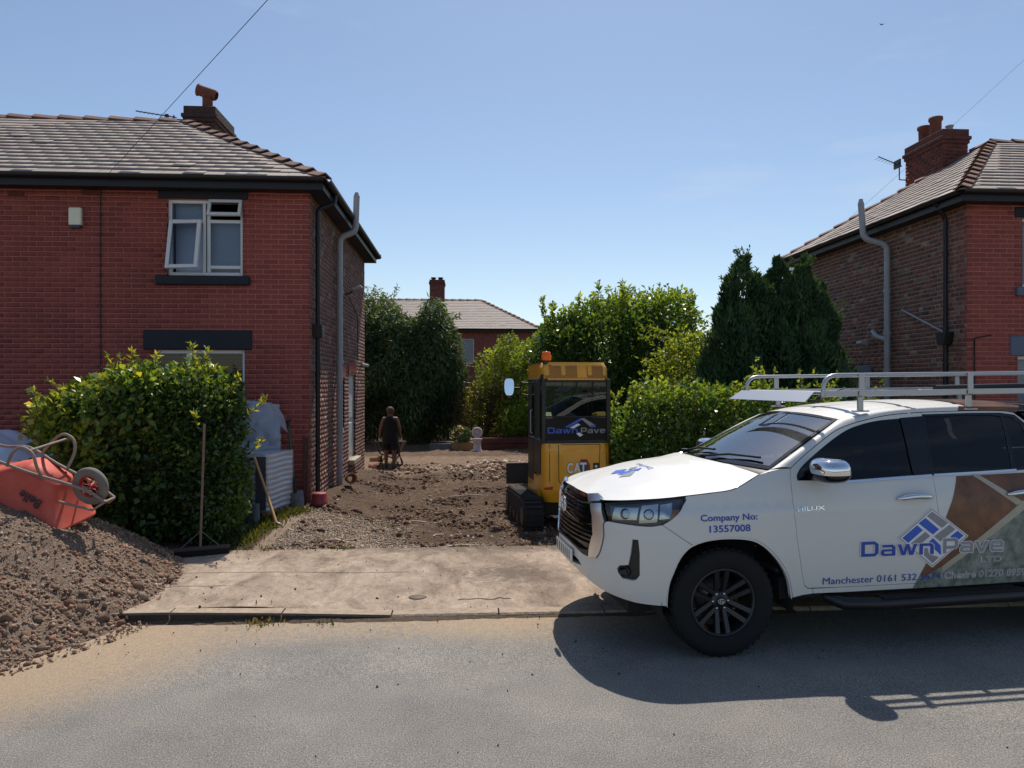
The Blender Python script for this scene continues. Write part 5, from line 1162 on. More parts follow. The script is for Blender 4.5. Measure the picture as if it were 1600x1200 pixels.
for pts, m_ in (([(520, 345), (652, 232), (702, 275), (572, 388)], M_BLUEV), ([(664, 215), (728, 168), (846, 268), (790, 314)], M_BLUEV), ([(742, 152), (790, 112), (928, 210), (872, 256)], M_GREYV), ([(598, 392), (722, 290), (768, 326), (640, 432)], M_GREYV), ([(802, 330), (942, 224), (992, 266), (856, 376)], M_GREYV),
                ([(946, 330), (1012, 280), (1066, 322), (1000, 380)], M_BLUEV), ([(756, 378), (792, 346), (862, 412), (868, 500), (800, 440)], M_BLUEV), ([(716, 436), (744, 430), (756, 480), (796, 500), (850, 515), (797, 572), (716, 500)], M_GREYV)): em('emblem_block', pts, m_, .0058)
for wd_, ta, tb, wa, wb, m_ in (('Dawn', -1.362, -1.955, .670, .663, M_NAVY), ('Pave', -2.034, -2.545, .664, .657, M_GREYV)):
    wide_word(wd_, lambda x, y: S(ta + (tb - ta) * x, wa + (wb - wa) * x + y * .110, .0066), M_WHITEV, tk, .10); wide_word(wd_, lambda x, y: S(ta + (tb - ta) * x, wa + (wb - wa) * x + y * .110, .0074), m_, tk, .022)
decal_text('LTD', -2.352, -2.547, .579, .575, .046, M_WHITEV, tk, .0044, .025); decal_text('LTD', -2.352, -2.547, .579, .575, .046, M_GREYV, tk, .0054)
decal_text('Manchester 0161 532 5674', -1.067, -2.03, .477, .466, .054, M_NAVY, tk, .0050); decal_text('Chesire 01270 8959', -2.055, -2.765, .466, .458, .054, M_WHITEV, tk, .0046, .03); decal_text('Chesire 01270 8959', -2.055, -2.765, .466, .458, .054, M_GREYV, tk, .0054)
decal_text('HILUX', -.86, -1.085, 1.024, 1.026, .030, M_CHROME, tk, .004, .02)
V, Fc = text_mesh('DawnPave')
def hoodp(x, y):   # x forward, y left on the bonnet top
    best = None
    i = interp(-x, [(-.93, 1), (-.6, .70), (-.3, .5), (.0, .33), (.3, .0)]); lo, hi = 0., 1.
    for _ in range(30):
        mid = (lo + hi) / 2
        if hood(mid, .5).x < x: lo = mid
        else: hi = mid
    ey = hood(lo, 0).y; return hood(lo, .5 - y / ey / 2) + Vector((0, 0, .0035))
for pts, m_ in (([(0, .0), (.07, .09), (.14, 0), (.07, -.03)], M_BLUEV), ([(.02, .10), (.09, .19), (.16, .11), (.09, .03)], M_GREYV), ([(.02, -.10), (.09, -.19), (.16, -.11), (.09, -.02)], M_BLUEV), ([(-.06, .05), (-.01, .1), (.03, .05), (-.01, .01)], M_BLUEV), ([(-.06, -.05), (-.01, -.1), (.03, -.05), (-.01, -.01)], M_GREYV)):
    MB().add([hoodp(.36 + x, y) for x, y in pts], [(0, 1, 2, 3)]).build('bonnet_emblem', m_, tk)
k_ = .36 / max(v[0] for v in V)
me = bpy.data.meshes.new('bonnet_lettering'); me.from_pydata([tuple(hoodp(.25 + y * .045, -(x * k_ - .18))) for x, y in V], [], [f[::-1] for f in Fc]); me.materials.append(M_NAVY); link('bonnet_lettering', me, tk)['kind'] = 'stuff'
# roof rack
rk = tag(empty('roof_rack', tk.location, tk.rotation_euler), 'silver aluminium roof rack with rails and front wind deflector on the truck', 'roof rack')
for sg in (1, -1):
    y = sg * .62
    MB().tube(pipe_path([(-.96, y, 1.835), (-.97, y, 2.005), (-4.1, y, 2.005), (-4.1, y, 1.84)], .11), .017, 10).build('top_rail', M_ALU, rk)
    MB().bx(-4.1, -.97, y - .016, y + .016, 1.838, 1.885).build('lower_rail', M_ALU, rk, bevel=.005)
    for u in (-1.276, -2.225, -3.2):
        MB().bx(u - .024, u + .024, y + sg * .018, y + sg * .030, 1.845, 2.02).build('post', M_ALU, rk, bevel=.003)
        MB().bx(u - .022, u + .022, y - .012, y + .012, 1.722 if u > -3 else 1.66, 1.837).bx(u - .06, u + .06, y - .03, y + .03, 1.718 if u > -3 else 1.66, 1.73 if u > -3 else 1.68).build('foot', M_ALU, rk, bevel=.003)
for u in (-1.30, -1.75, -2.25, -2.75, -3.25, -3.8): MB().bx(u - .02, u + .02, -.603, .603, 1.842, 1.868).build('cross_bar', M_ALU, rk, bevel=.004)
MB().tube([(-.965, -.62, 1.87), (-.965, .62, 1.87)], .014, 8).build('front_bar', M_ALU, rk)
df = MB().prism([(-.64, 0), (.64, 0), (.60, .13), (-.60, .13)], .004, Matrix.Translation((-.80, 0, 1.800)) @ Matrix(((0, -.80, .6, 0), (-1, 0, 0, 0), (0, .6, .8, 0), (0, 0, 0, 1)))).build('wind_deflector', M_ALU, rk)
MB().cyl((-2.35, .1, 1.885), (-3.6, .16, 1.90), .028, n=10).build('ladder_clamp_tube', mat('blackpole', lin(30, 30, 32), rough=.5), rk)
# ------------------------------------------------------------------ mini excavator (x right, y away from the road, z up)
M_YEL = mat('digger_yellow', lin(226, 158, 30), rough=.38, coat=.5, noise_amt=.07, noise_scale=4); M_DBLK = mat('digger_black', lin(20, 21, 24), rough=.4); M_TRACK = mat('track_rubber', lin(38, 36, 36), rough=.9, noise_amt=.4, noise_scale=12, bump=.4)
M_CABGL = glass('cab_glass', (.40, .50, .48, 1), 1., 1.55); M_DECALBLK = mat('smoked_panel', lin(12, 13, 15), rough=.3, spec=.2)
ex = tag(empty('mini_excavator', (1.54, 9.97, -.06), (0, 0, R(5))), 'yellow and black mini excavator with orange beacon standing on the dug drive', 'excavator')
for sg in (-1, 1):
    xc = sg * .625; hw = .125; prof = []
    for k in range(13): a = math.pi / 2 + math.pi * k / 12; prof.append((.02 + .225 * math.cos(a), .232 + .225 * math.sin(a)))
    for k in range(13): a = -math.pi / 2 + math.pi * k / 12; prof.append((1.42 + .2 * math.cos(a), .21 + .2 * math.sin(a)))
    Mt = Matrix.Translation((xc - hw, 0, 0)) @ Matrix(((0, 0, 1, 0), (1, 0, 0, 0), (0, 1, 0, 0), (0, 0, 0, 1)))
    tr = MB().prism(prof, hw * 2, Mt).build('track', M_TRACK, ex, bevel=.015)
    lp = dens(prof, .01); per = 0; pts = [Vector(p) for p in lp]; acc = 0.; nxt = 0.
    for p, q in zip(pts, pts[1:] + pts[:1]):
        L_ = (q - p).length; acc += L_
        if acc >= nxt and L_ > 1e-6:
            nxt += .075; d = (q - p).normalized(); n = Vector((d.y, -d.x)); c = p + n * .012
            MB().box((xc, c.x, c.y), (hw * 2 - .01, .034, .032), Matrix.Rotation(math.atan2(d.y, d.x), 4, 'X')).build('tread_bar', M_TRACK, tr)
    for y, r0 in ((.02, .13), (.4, .07), (.72, .07), (1.04, .07), (1.42, .12)): MB().cyl((xc + sg * hw * .8, y, .22 if r0 > .1 else .13), (xc + sg * (hw + .012), y, .22 if r0 > .1 else .13), r0, n=16).build('roller', M_DBLK, tr)
    MB().bx(xc - .09, xc + .09, .05, 1.35, .40, .452).build('track_guard', M_TRACK, tr, bevel=.01)
MB().bx(-.50, .50, .35, 1.15, .16, .38).cyl((0, .75, .36), (0, .75, .46), .33, n=28).build('undercarriage', M_DBLK, ex, bevel=.01)
def body_plan(k, e=0.):     # rounded rear, straight sides
    a = math.pi * k; c, s_ = math.cos(a), math.sin(a); f = lambda v, n: math.copysign(abs(v) ** n, v)
    return (-(.485 + e) * f(c, .42), .26 - (.30 + e) * f(s_, .42))
def eb(i, j):
    z = .40 + .80 * j; e = -.035 * (1 - sstep(.40, .56, z)) - .012 * sstep(1.12, 1.2, z); x, y = body_plan(i, e); return Vector((x, y, z))
eh = MB().grid(eb, 60, 16); eh.add([eb(i / 60, 1) for i in range(61)] + [Vector((0, .3, 1.2))], [(i, i + 1, 61) for i in range(60)]); eh.add([eb(i / 60, 0) for i in range(61)] + [Vector((0, .3, .40))], [(i + 1, i, 61) for i in range(60)]); eh.build('engine_cover', M_YEL, ex)
MB().bx(-.487, -.30, .24, 1.12, .42, .74).build('side_skirt', M_YEL, ex, bevel=.03, seg=2); MB().bx(.30, .487, .24, 1.12, .42, 1.18).build('side_skirt', M_YEL, ex, bevel=.03, seg=2); MB().bx(-.47, .47, .28, 1.2, .44, .60).build('deck', M_DBLK, ex)
def rear(x, z, off=.004):   # point on the curved tail
    lo, hi = .02, .98
    for _ in range(40):
        m_ = (lo + hi) / 2
        if body_plan(m_)[0] < x: lo = m_
        else: hi = m_
    e = -.035 * (1 - sstep(.40, .56, z)) - .012 * sstep(1.12, 1.2, z); p = body_plan(lo, e + off); return Vector((x, p[1], z))
def rline(pts, m, name, r=.005): MB().tube([rear(x, z, .001) for x, z in dens(pts, .04)[:-0 or None]], r, 5).build(name, m, ex)
rline([(-.265, 1.185), (-.262, .70), (-.24, .665), (.28, .665), (.30, .69), (.315, 1.185), (.315, 1.185)], M_DBLK, 'panel_gap', .0045); 
MB().tube([rear(-.385, z, .001) for z in (1.19, 1.0, .8, .70, .68)], .0045, 5).build('panel_gap', M_DBLK, ex); MB().tube([rear(.41, z, .001) for z in (1.19, 1.0, .8, .62)], .0045, 5).build('panel_gap', M_DBLK, ex)
def rpoly(pts, m, name, off): 
    V, Fc = patch(pts, (), .05); me = bpy.data.meshes.new(name); me.from_pydata([tuple(rear(x, z, off)) for x, z in V], [], Fc); me.materials.append(m); return link(name, me, ex)
rpoly([(-.465, .60), (-.34, .625), (-.35, .575), (-.44, .572)], mat('red_reflector', lin(190, 24, 20), rough=.3), 'reflector', .006)
rpoly([(.215, .825), (.30, .825), (.30, .935), (.215, .935)], M_DBLK, 'lamp_recess', .005); MB().lathe([(0, .012), (.016, .008), (.02, 0)], Matrix.Translation(rear(.257, .885, .008)) @ Matrix.Rotation(R(90), 4, 'X'), 12).build('work_lamp', mat('lamp_white', lin(235, 235, 230), rough=.2), ex)
rpoly([(.0, .755), (.11, .755), (.172, .815), (.172, .90), (.13, .985), (.04, .985), (.02, .80)], mat('badge_red', lin(150, 34, 40), rough=.4), 'badge', .005); rpoly([(.02, .775), (.10, .775), (.15, .825), (.15, .895), (.115, .965), (.03, .965)], mat('badge_grey', lin(70, 70, 74), rough=.4), 'badge', .0065)
for sx, ch_, wd_ in ((-.150, 'C', .085), (-.062, 'A', .105), (.032, 'T', .09)):
    V, Fc = text_mesh(ch_, .03); wx = max(v[0] for v in V)
    for gr, m_, of in ((1.10, M_DBLK, .008), (1.0, M_WHITEV, .0095)):
        me = bpy.data.meshes.new('badge_letter'); me.from_pydata([tuple(rear(sx + wd_ * (.5 + (x / wx - .5) * gr), .873 + (y - .5) * .145 * gr, of)) for x, y in V], [], Fc); me.materials.append(m_); link('badge_letter', me, ex)
rpoly([(-.055, .800), (.035, .800), (-.01, .852)], mat('badge_yellow', lin(226, 176, 30), rough=.4), 'badge_triangle', .011)
MB().cyl(rear(-.15, .53, -.01), rear(-.15, .53, .012), .02, n=12).build('tow_eye', M_DBLK, ex); rpoly([(-.26, .505), (-.205, .505), (-.205, .555), (-.26, .555)], M_WHITEV, 'info_sticker', .005)
# cab
cz0, cz1 = 1.20, 2.06
fr_ = MB()
for x, y in ((-.455, .06), (.455, .06), (-.455, 1.08), (.455, 1.08), (-.455, .58)): fr_.bx(x - .028, x + .028, y - .03, y + .03, cz0 - (.6 if y > .5 and x < 0 else .0), cz1 + .02)
for z in (cz0 + .02, cz1): fr_.bx(-.426, .426, .035, .085, z - .025, z + .025); fr_.bx(-.426, .426, 1.055, 1.105, z - .025, z + .025); fr_.bx(-.48, -.43, .092, 1.048, z - .025, z + .025); fr_.bx(.43, .48, .092, 1.048, z - .025, z + .025)
fr_.bx(-.426, .426, .045, .075, 1.548, 1.572); fr_.build('cab_frame', M_DBLK, ex, bevel=.006)
MB().bx(-.428, .428, .048, .058, 1.226, 1.546).build('rear_panel', M_DECALBLK, ex)
MB().add([(-.428, .055, 1.572), (.428, .055, 1.572), (.428, .055, cz1 - .02), (-.428, .055, cz1 - .02)], [(0, 1, 2, 3)]).build('rear_window', M_CABGL, ex)
MB().add([(-.428, 1.085, 1.25), (.428, 1.085, 1.25), (.428, 1.085, cz1 - .02), (-.428, 1.085, cz1 - .02)], [(3, 2, 1, 0)]).build('front_window', M_CABGL, ex)
for sg in (-1, 1): MB().add([(sg * .46, .09, 1.25), (sg * .46, 1.05, 1.25), (sg * .46, 1.05, cz1 - .02), (sg * .46, .09, cz1 - .02)], [(0, 1, 2, 3)]).build('side_window', M_CABGL, ex)
dr_ = MB().bx(-.492, -.462, .62, 1.06, .62, 1.24).bx(-.492, -.462, .10, .60, .76, 1.24).build('cab_door', M_DBLK, ex, bevel=.02, seg=2); MB().tube([(-.50, .66, 1.30), (-.525, .66, 1.32), (-.525, .66, 1.62), (-.50, .66, 1.64)], .010, 6).build('grab_handle', M_GREYPIPE, dr_)
MB().tube(pipe_path([(-.47, .10, 1.25), (-.51, .10, 1.30), (-.51, .10, 2.04), (-.46, .10, 2.14)], .05), .018, 8).build('door_catch_bar', M_DBLK, ex)
def roofb(i, j):
    z = 2.065 + .245 * j; x, y = body_plan(i, -.018 - .035 * sstep(.55, 1, j) ** 2); return Vector((x, y + .02 + .05 * j, z))
rb = MB().grid(roofb, 60, 8); rb.add([roofb(i / 60, 1) for i in range(61)] + [Vector((.43, 1.16, 2.30)), Vector((-.43, 1.16, 2.30))], [tuple(range(0, 61)) + (61, 62)]); rb.bx(-.468, .468, .30, 1.16, 2.068, 2.285); rb.build('cab_roof', M_YEL, ex)
M_HEX = mat('hexagon_print', lin(140, 92, 30), rough=.5); hx = MB()
def rroof_pt(x, z):
    lo, hi = .02, .98; j = (z - 2.065) / .245; e = -.018 - .035 * sstep(.55, 1, j) ** 2 + .003
    for _ in range(30):
        m_ = (lo + hi) / 2
        if body_plan(m_, e)[0] < x: lo = m_
        else: hi = m_
    return Vector((x, body_plan(lo, e)[1] + .02 + .05 * j, z))
for a in range(-24, 25):
    for b_ in range(9):
        x = a * .0185; z = 2.092 + b_ * .0214 + (.0107 if a % 2 else 0)
        if z > 2.275 or abs(x) > .43 or (abs(x) % .22 > .165 and z > 2.13) or (-.05 < x - .05 < .09 and z > 2.1): continue
        hx.add([rroof_pt(x + .0098 * math.cos(k * math.pi / 3), z + .0098 * math.sin(k * math.pi / 3)) for k in range(6)], [tuple(range(6))])
hx.build('hexagon_print', M_HEX, ex)['kind'] = 'stuff'
M_AMB = mat('amber_beacon', lin(255, 110, 10), rough=.25); bc = MB().lathe([(0, .125), (.05, .12), (.058, .10), (.06, .07), (.068, .062), (.068, .02), (.06, 0)], Matrix.Translation((-.395, .16, 2.335)), 18).build('beacon', M_AMB, ex); MB().cyl((-.395, .16, 2.28), (-.395, .16, 2.335), .05, n=14).build('beacon_base', M_DBLK, bc)
mm = MB().tube(pipe_path([(-.46, 1.10, 2.02), (-.60, 1.12, 2.04), (-.60, 1.12, 1.86), (-.46, 1.10, 1.84)], .03), .010, 6).tube([(-.60, 1.12, 1.95), (-.70, 1.10, 1.95)], .014, 6).build('mirror_bracket', M_DBLK, ex)
Mm = Matrix.Translation((-.775, 1.08, 1.965)) @ Matrix.Rotation(R(-6), 4, 'Z') @ Matrix.Rotation(R(84), 4, 'X')
outl = [(.078 * math.copysign(abs(math.cos(a)) ** .5, math.cos(a)) * (1 - .18 * (math.sin(a) < 0) * abs(math.sin(a))), .135 * math.copysign(abs(math.sin(a)) ** .6, math.sin(a))) for a in [2 * math.pi * k / 28 for k in range(28)]]
MB().prism(outl, -.04, Mm).build('mirror_shell', M_DBLK, mm); MB().prism([(x * .92, y * .94) for x, y in outl], .003, Mm @ Matrix.Translation((0, 0, .002))).build('mirror_glass', mat('mirror_silver', lin(240, 242, 245), rough=.02, metal=1.), mm)
# seat, blade, boom
MB().bx(-.24, .24, .42, .86, 1.18, 1.30).bx(-.23, .23, .36, .48, 1.28, 1.72).build('operator_seat', M_CABIN, ex, bevel=.04, seg=2)
for x in (-.3, .3): MB().tube([(x, .85, 1.1), (x, .92, 1.42)], .013, 6).cyl((x, .92, 1.40), (x, .925, 1.49), .022, n=8).build('control_lever', M_DBLK, ex)
MB().bx(-.71, .71, 1.80, 1.85, .42, .74).build('dozer_blade', mat('worn_blade', lin(50, 48, 48), rough=.6, noise_amt=.4), ex, bevel=.01); MB().bx(-.71, .71, 1.795, 1.83, .742, .76).build('blade_edge', mat('worn_steel', lin(170, 160, 148), rough=.4, metal=.6), ex)
for x in (-.3, .3): MB().tube([(x, 1.0, .30), (x, 1.8, .52)], .045, 6).build('blade_arm', M_DBLK, ex)
bo = MB().prism([(0, 0), (.22, 0), (1.0, .75), (1.55, .72), (1.55, .86), (.92, .93), (0, .26)], .16, Matrix.Translation((-.08, 1.15, .62)) @ Matrix(((0, 0, 1, 0), (1, 0, 0, 0), (0, 1, 0, 0), (0, 0, 0, 1)))).build('boom', M_YEL, ex, bevel=.015)
MB().prism([(0, 0), (.14, .05), (.0, -1.0), (-.12, -1.0)], .12, Matrix.Translation((-.06, 2.66, 1.42)) @ Matrix(((0, 0, 1, 0), (1, 0, 0, 0), (0, 1, 0, 0), (0, 0, 0, 1)))).build('dipper_arm', M_YEL, bo, bevel=.01)
MB().grid(lambda i, j: Vector((-.17 + .34 * j, 2.42 + .2 * math.cos(math.pi * (.1 + 1.1 * i)) , .25 + .2 * math.sin(-math.pi * (.1 + 1.1 * i)) + .05)), 10, 1).build('bucket', M_DBLK, bo)
def exl(x, y): return Vector((-.405 + .81 * x, .044, 1.325 + y * .072))
wide_word('Dawn', lambda x, y: Vector((-.40 + .42 * x, .0455, 1.335 + y * .082)), M_BLUEV, ex); wide_word('Pave', lambda x, y: Vector((.065 + .345 * x, .0455, 1.335 + y * .075)), M_GREYV, ex)
for pts, m_ in (([(-.16, 1.42), (.055, 1.54), (.085, 1.52), (-.10, 1.415)], M_BLUEV), ([(.06, 1.54), (.11, 1.54), (.27, 1.445), (.20, 1.42)], M_GREYV), ([(-.09, 1.41), (.02, 1.47), (.06, 1.45), (-.04, 1.40)], M_WHITEV), ([(.0, 1.33), (.04, 1.345), (.10, 1.31), (.05, 1.285)], M_WHITEV), ([(.20, 1.44), (.26, 1.45), (.28, 1.42), (.22, 1.41)], M_BLUEV)):
    MB().add([(x, .0465, z) for x, z in pts], [(0, 1, 2, 3)]).build('emblem_block', m_, ex)

# ------------------------------------------------------------------ wheelbarrows (x towards the wheel, z up)
def wheelbarrow(root, tray_m, frame_m, rim_m):
    T0 = [(-.10, .17), (.34, .17), (.34, -.17), (-.10, -.17)]; T1 = [(-.46, .33), (.63, .31), (.63, -.31), (-.46, -.33)]
    def rr(pts, r_):
        out = []
        for i in range(4):
            p, a, b_ = Vector(pts[i]), Vector(pts[i - 1]), Vector(pts[(i + 1) % 4]); s0 = p + (a - p).normalized() * r_; s1 = p + (b_ - p).normalized() * r_
            for k in range(7): t = k / 6; out.append(s0 * (1 - t) ** 2 + p * 2 * t * (1 - t) + s1 * t * t)
        return out
    A, B_ = rr(T0, .09), rr(T1, .13); n = len(A); mb = MB()
    lv = [(0, .0), (.08, .03), (.5, .5), (.97, 1.0), (1.0, 1.0)]
    vs_ = []
    for k, (h, f) in enumerate(lv):
        for i in range(n):
            p = A[i].lerp(B_[i], f); rib = .006 * math.sin(i * 2.6) * (1 if 0 < k < 3 else 0); q = p.normalized() * rib; e = p.normalized() * (.02 if k == 4 else 0); vs_.append((p.x + q.x + e.x, p.y + q.y + e.y, .30 + .33 * h))
    fs = [tuple(reversed(range(n)))]
    for k in range(len(lv) - 1): fs += [(k * n + i, k * n + (i + 1) % n, (k + 1) * n + (i + 1) % n, (k + 1) * n + i) for i in range(n)]
    mb.add(vs_, fs, True); tray = mb.build('tray', tray_m, root); sol = tray.modifiers.new('thickness', 'SOLIDIFY'); sol.thickness = .008; sol.offset = 1
    f = MB()
    for y in (-1, 1):
        f.tube(spline([(-1.02, y * .29, .63), (-.60, y * .27, .50), (-.30, y * .24, .335), (.10, y * .17, .285), (.62, y * .085, .20), (.86, y * .07, .215)], 4), .016, 8)
        f.tube(spline([(-.14, y * .215, .32), (-.10, y * .26, .14), (-.04, y * .275, .03), (.04, y * .275, .0), (.12, y * .27, .03), (.18, y * .245, .14), (.22, y * .16, .28)], 4), .015, 8)
        f.tube([(.86, y * .07, .215), (.80, y * .12, .33), (.46, y * .15, .42)], .013, 8)
    f.tube([(.86, -.07, .215), (.86, .07, .215)], .013, 8).tube([(.04, -.275, .03), (.04, .275, .03)], .012, 8); f.build('frame', frame_m, root)
    Mw = Matrix.Translation((.62, 0, .19)) @ Matrix.Rotation(R(90), 4, 'X')
    tw = MB().lathe([(.115, -.03), (.14, -.042), (.175, -.04), (.192, -.018), (.195, 0), (.192, .018), (.175, .04), (.14, .042), (.115, .03)], Mw, 36).build('tyre', mat('barrow_tyre', lin(120, 112, 106), rough=.9, noise_amt=.2), root)
    rm = MB().lathe([(.116, -.03), (.104, -.024), (.104, .024), (.116, .03)], Mw, 32).lathe([(.03, -.045), (.03, .045)], Mw, 12)
    for k in range(16):
        a = 2 * math.pi * k / 16; rm.tube([Mw @ Vector((.028 * math.cos(a), .028 * math.sin(a), .022 * (1 if k % 2 else -1))), Mw @ Vector((.106 * math.cos(a), .106 * math.sin(a), .008 * (1 if k % 2 else -1)))], .006, 5)
    rm.build('spoked_rim', rim_m, tw); MB().cyl(Mw @ Vector((0, 0, -.085)), Mw @ Vector((0, 0, .085)), .011, n=8).box((.62, .078, .20), (.07, .01, .05)).box((.62, -.078, .20), (.07, .01, .05)).build('axle', frame_m, tw)
    return tray
M_ORTR = mat('orange_tray', lin(206, 86, 66), rough=.65, noise_amt=.14, noise_scale=7, col2=lin(196, 92, 76)); M_TUBE = mat('dusty_tube', lin(142, 126, 116), rough=.7, noise_amt=.2, noise_scale=9)
c_, s_ = math.cos(R(29)), math.sin(R(29))
wb = tag(empty('wheelbarrow', (-3.93, 7.2, 1.42)), 'upturned orange wheelbarrow lying wheel-up on the rubble heap', 'wheelbarrow')
Rm = Matrix(((c_, 0, -s_), (0, -1, 0), (-s_, 0, -c_))); wb.rotation_euler = (Matrix.Rotation(R(-8), 3, 'Z') @ Rm @ Matrix.Rotation(R(11), 3, 'X')).to_euler(); wb.scale = (.93, .93, .93)
wheelbarrow(wb, M_ORTR, M_TUBE, mat('rim_red', lin(170, 60, 52), rough=.6))
V, Fc = text_mesh('Belle', .02); wx = max(v[0] for v in V)
def tray_side(x, z): f = (z - .30) / .33; return Vector((x, (.17 + .15 * f) + .016, z))
me = bpy.data.meshes.new('tray_lettering'); me.from_pydata([tuple(tray_side(.36 - (x / wx) * .24, .44 + y * .08)) for x, y in V], [], Fc); me.materials.append(M_DBLK); link('tray_lettering', me, wb)['kind'] = 'stuff'
wb2 = tag(empty('wheelbarrow', (-1.83, 18.75, -.13), (0, R(4), R(88))), 'dark wheelbarrow being pushed away down the dug drive', 'wheelbarrow'); wheelbarrow(wb2, mat('black_tray', lin(28, 28, 30), rough=.6), M_DBLK, M_DBLK)

# ------------------------------------------------------------------ person pushing it
M_SKIN = mat('skin', lin(104, 70, 54), rough=.6); M_VEST = mat('black_cotton', lin(20, 21, 26), rough=.95); M_HAIR = mat('brown_hair', lin(86, 58, 42), rough=.8, noise_amt=.4, noise_scale=40); M_GLOVE = mat('pale_glove', lin(205, 196, 184), rough=.9)
pr = tag(empty('person', (-1.80, 18.12, -.14), (0, 0, R(3))), 'person in black sleeveless top and shorts seen from behind, pushing a wheelbarrow', 'person'); pr.scale = (.87, .87, .87)
J = {'pel': ((0, 0, .95), .13), 'sp': ((0, .01, 1.14), .135), 'ch': ((0, .02, 1.34), .15), 'nk': ((0, .03, 1.475), .062), 'hb': ((0, .05, 1.56), .075), 'hd': ((0, .06, 1.65), .098), 'ht': ((0, .055, 1.72), .075)}
ED = [('pel', 'sp'), ('sp', 'ch'), ('ch', 'nk'), ('nk', 'hb'), ('hb', 'hd'), ('hd', 'ht')]
for s, g in (('l', -1), ('r', 1)):
    st_ = .10 if g < 0 else -.10
    J.update({s + 'sh': ((g * .18, .02, 1.42), .072), s + 'el': ((g * .265, -.03, 1.13), .050), s + 'wr': ((g * .285, .12, .90), .034), s + 'hn': ((g * .285, .17, .85), .038), s + 'hp': ((g * .095, .0, .90), .115), s + 'kn': ((g * .11, st_ * .6 + .05, .50), .066), s + 'cf': ((g * .112, st_ * .7 + .0, .34), .062), s + 'an': ((g * .115, st_, .09), .042), s + 'to': ((g * .125, st_ + .14, .035), .036)})
    ED += [('ch', s + 'sh'), (s + 'sh', s + 'el'), (s + 'el', s + 'wr'), (s + 'wr', s + 'hn'), ('pel', s + 'hp'), (s + 'hp', s + 'kn'), (s + 'kn', s + 'cf'), (s + 'cf', s + 'an'), (s + 'an', s + 'to')]
ks = list(J); me = bpy.data.meshes.new('body'); me.from_pydata([J[k][0] for k in ks], [(ks.index(a), ks.index(b_)) for a, b_ in ED], []); me.materials.append(M_SKIN); bo_ = link('body', me, pr); bo_.modifiers.new('skin', 'SKIN').use_smooth_shade = True
for k, sv in zip(ks, me.skin_vertices[0].data): sv.radius = (J[k][1], J[k][1] * (.75 if k in ('ch', 'sp', 'pel') else 1)); sv.use_root = k == 'pel'
sb2 = bo_.modifiers.new('sub', 'SUBSURF'); sb2.levels = sb2.render_levels = 2
def loft(name, secs, m, n=20):
    mb = MB(); mb.grid(lambda i, j: Vector((secs[round(i * (len(secs) - 1))][0] + secs[round(i * (len(secs) - 1))][2] * math.cos(2 * math.pi * j), secs[round(i * (len(secs) - 1))][1] + secs[round(i * (len(secs) - 1))][3] * math.sin(2 * math.pi * j), secs[round(i * (len(secs) - 1))][4])), len(secs) - 1, n, flip=True); o = mb.build(name, m, pr); q = o.modifiers.new('sub', 'SUBSURF'); q.levels = q.render_levels = 1; return o
loft('vest', [(0, .0, .225, .165, .72), (0, .0, .215, .165, .85), (0, .005, .20, .16, 1.0), (0, .01, .195, .155, 1.15), (0, .015, .21, .16, 1.30), (0, .02, .20, .15, 1.40), (0, .025, .13, .11, 1.47), (0, .03, .085, .085, 1.495)], M_VEST)
for g, st_ in ((-1, .10), (1, -.10)):
    loft('shorts_leg', [(g * .115, st_ * .5 + .02, .105, .11, .56), (g * .11, st_ * .35 + .02, .115, .12, .68), (g * .10, .01, .125, .135, .84), (g * .09, 0, .12, .13, .93)], M_VEST)
    MB().box((g * .12, st_ + .05, .055), (.10, .27, .11)).build('boot', mat('black_boot', lin(24, 22, 22), rough=.8), pr, bevel=.035, seg=3)
    gl_ = MB().tube([(g * .285, .15, .875), (g * .285, .19, .84)], [.042, .046], 8)
    for k in range(4): gl_.tube([(g * (.262 + .016 * k), .20, .845), (g * (.262 + .016 * k), .235, .82), (g * (.262 + .016 * k), .205, .795)], .011, 5)
    gl_.tube([(g * .262, .17, .86), (g * .245, .20, .83)], .012, 5); gl_.build('glove', M_GLOVE, pr)
hr = MB().grid(lambda i, j: (lambda a, b_, r_: Vector((r_ * .108 * math.cos(a) * math.cos(b_), .05 + r_ * .115 * math.cos(a) * math.sin(b_), 1.655 + r_ * .115 * math.sin(a))))(math.pi * (i - .5) * .99 if i > .28 else math.pi * (-.22), 2 * math.pi * j, 1 + .10 * smooth_noise(i * 9, math.cos(2 * math.pi * j) * 3, math.sin(2 * math.pi * j) * 3)), 16, 24); hr.build('hair', M_HAIR, pr)

# ------------------------------------------------------------------ tools and materials by the hedge
M_WOOD = mat('ash_handle', lin(196, 150, 96), rough=.6, noise_amt=.2, noise_scale=20); M_OLDW = mat('grey_wood', lin(120, 102, 88), rough=.85, noise_amt=.25, noise_scale=18); M_STEEL = mat('tool_steel', lin(120, 118, 116), rough=.45, metal=.7, noise_amt=.3, noise_scale=12); M_GREENP = mat('green_shaft', lin(24, 92, 62), rough=.45)
br_ = tag(empty('yard_broom', (-2.86, 8.20, .09)), 'wide yard broom with a long wooden handle propped against the hedge', 'broom')
MB().tube([(0, .0, .07), (-.01, .16, 1.42)], .014, 8).build('handle', M_OLDW, br_); hM = Matrix.Rotation(R(22), 4, 'Z')
MB().box((0, 0, .075), (.60, .07, .035), hM).build('head', mat('dark_wood', lin(74, 62, 56), rough=.9), br_, bevel=.006); MB().box((0, 0, .028), (.59, .06, .06), hM).build('bristles', mat('black_bristle', lin(36, 33, 32), rough=1, bump=1, bump_scale=200), br_)
for g in (-1, 1): MB().tube([hM @ Vector((g * .19, 0, .09)), Vector((-.002, .025, .26))], .004, 5).build('stay', M_STEEL, br_)
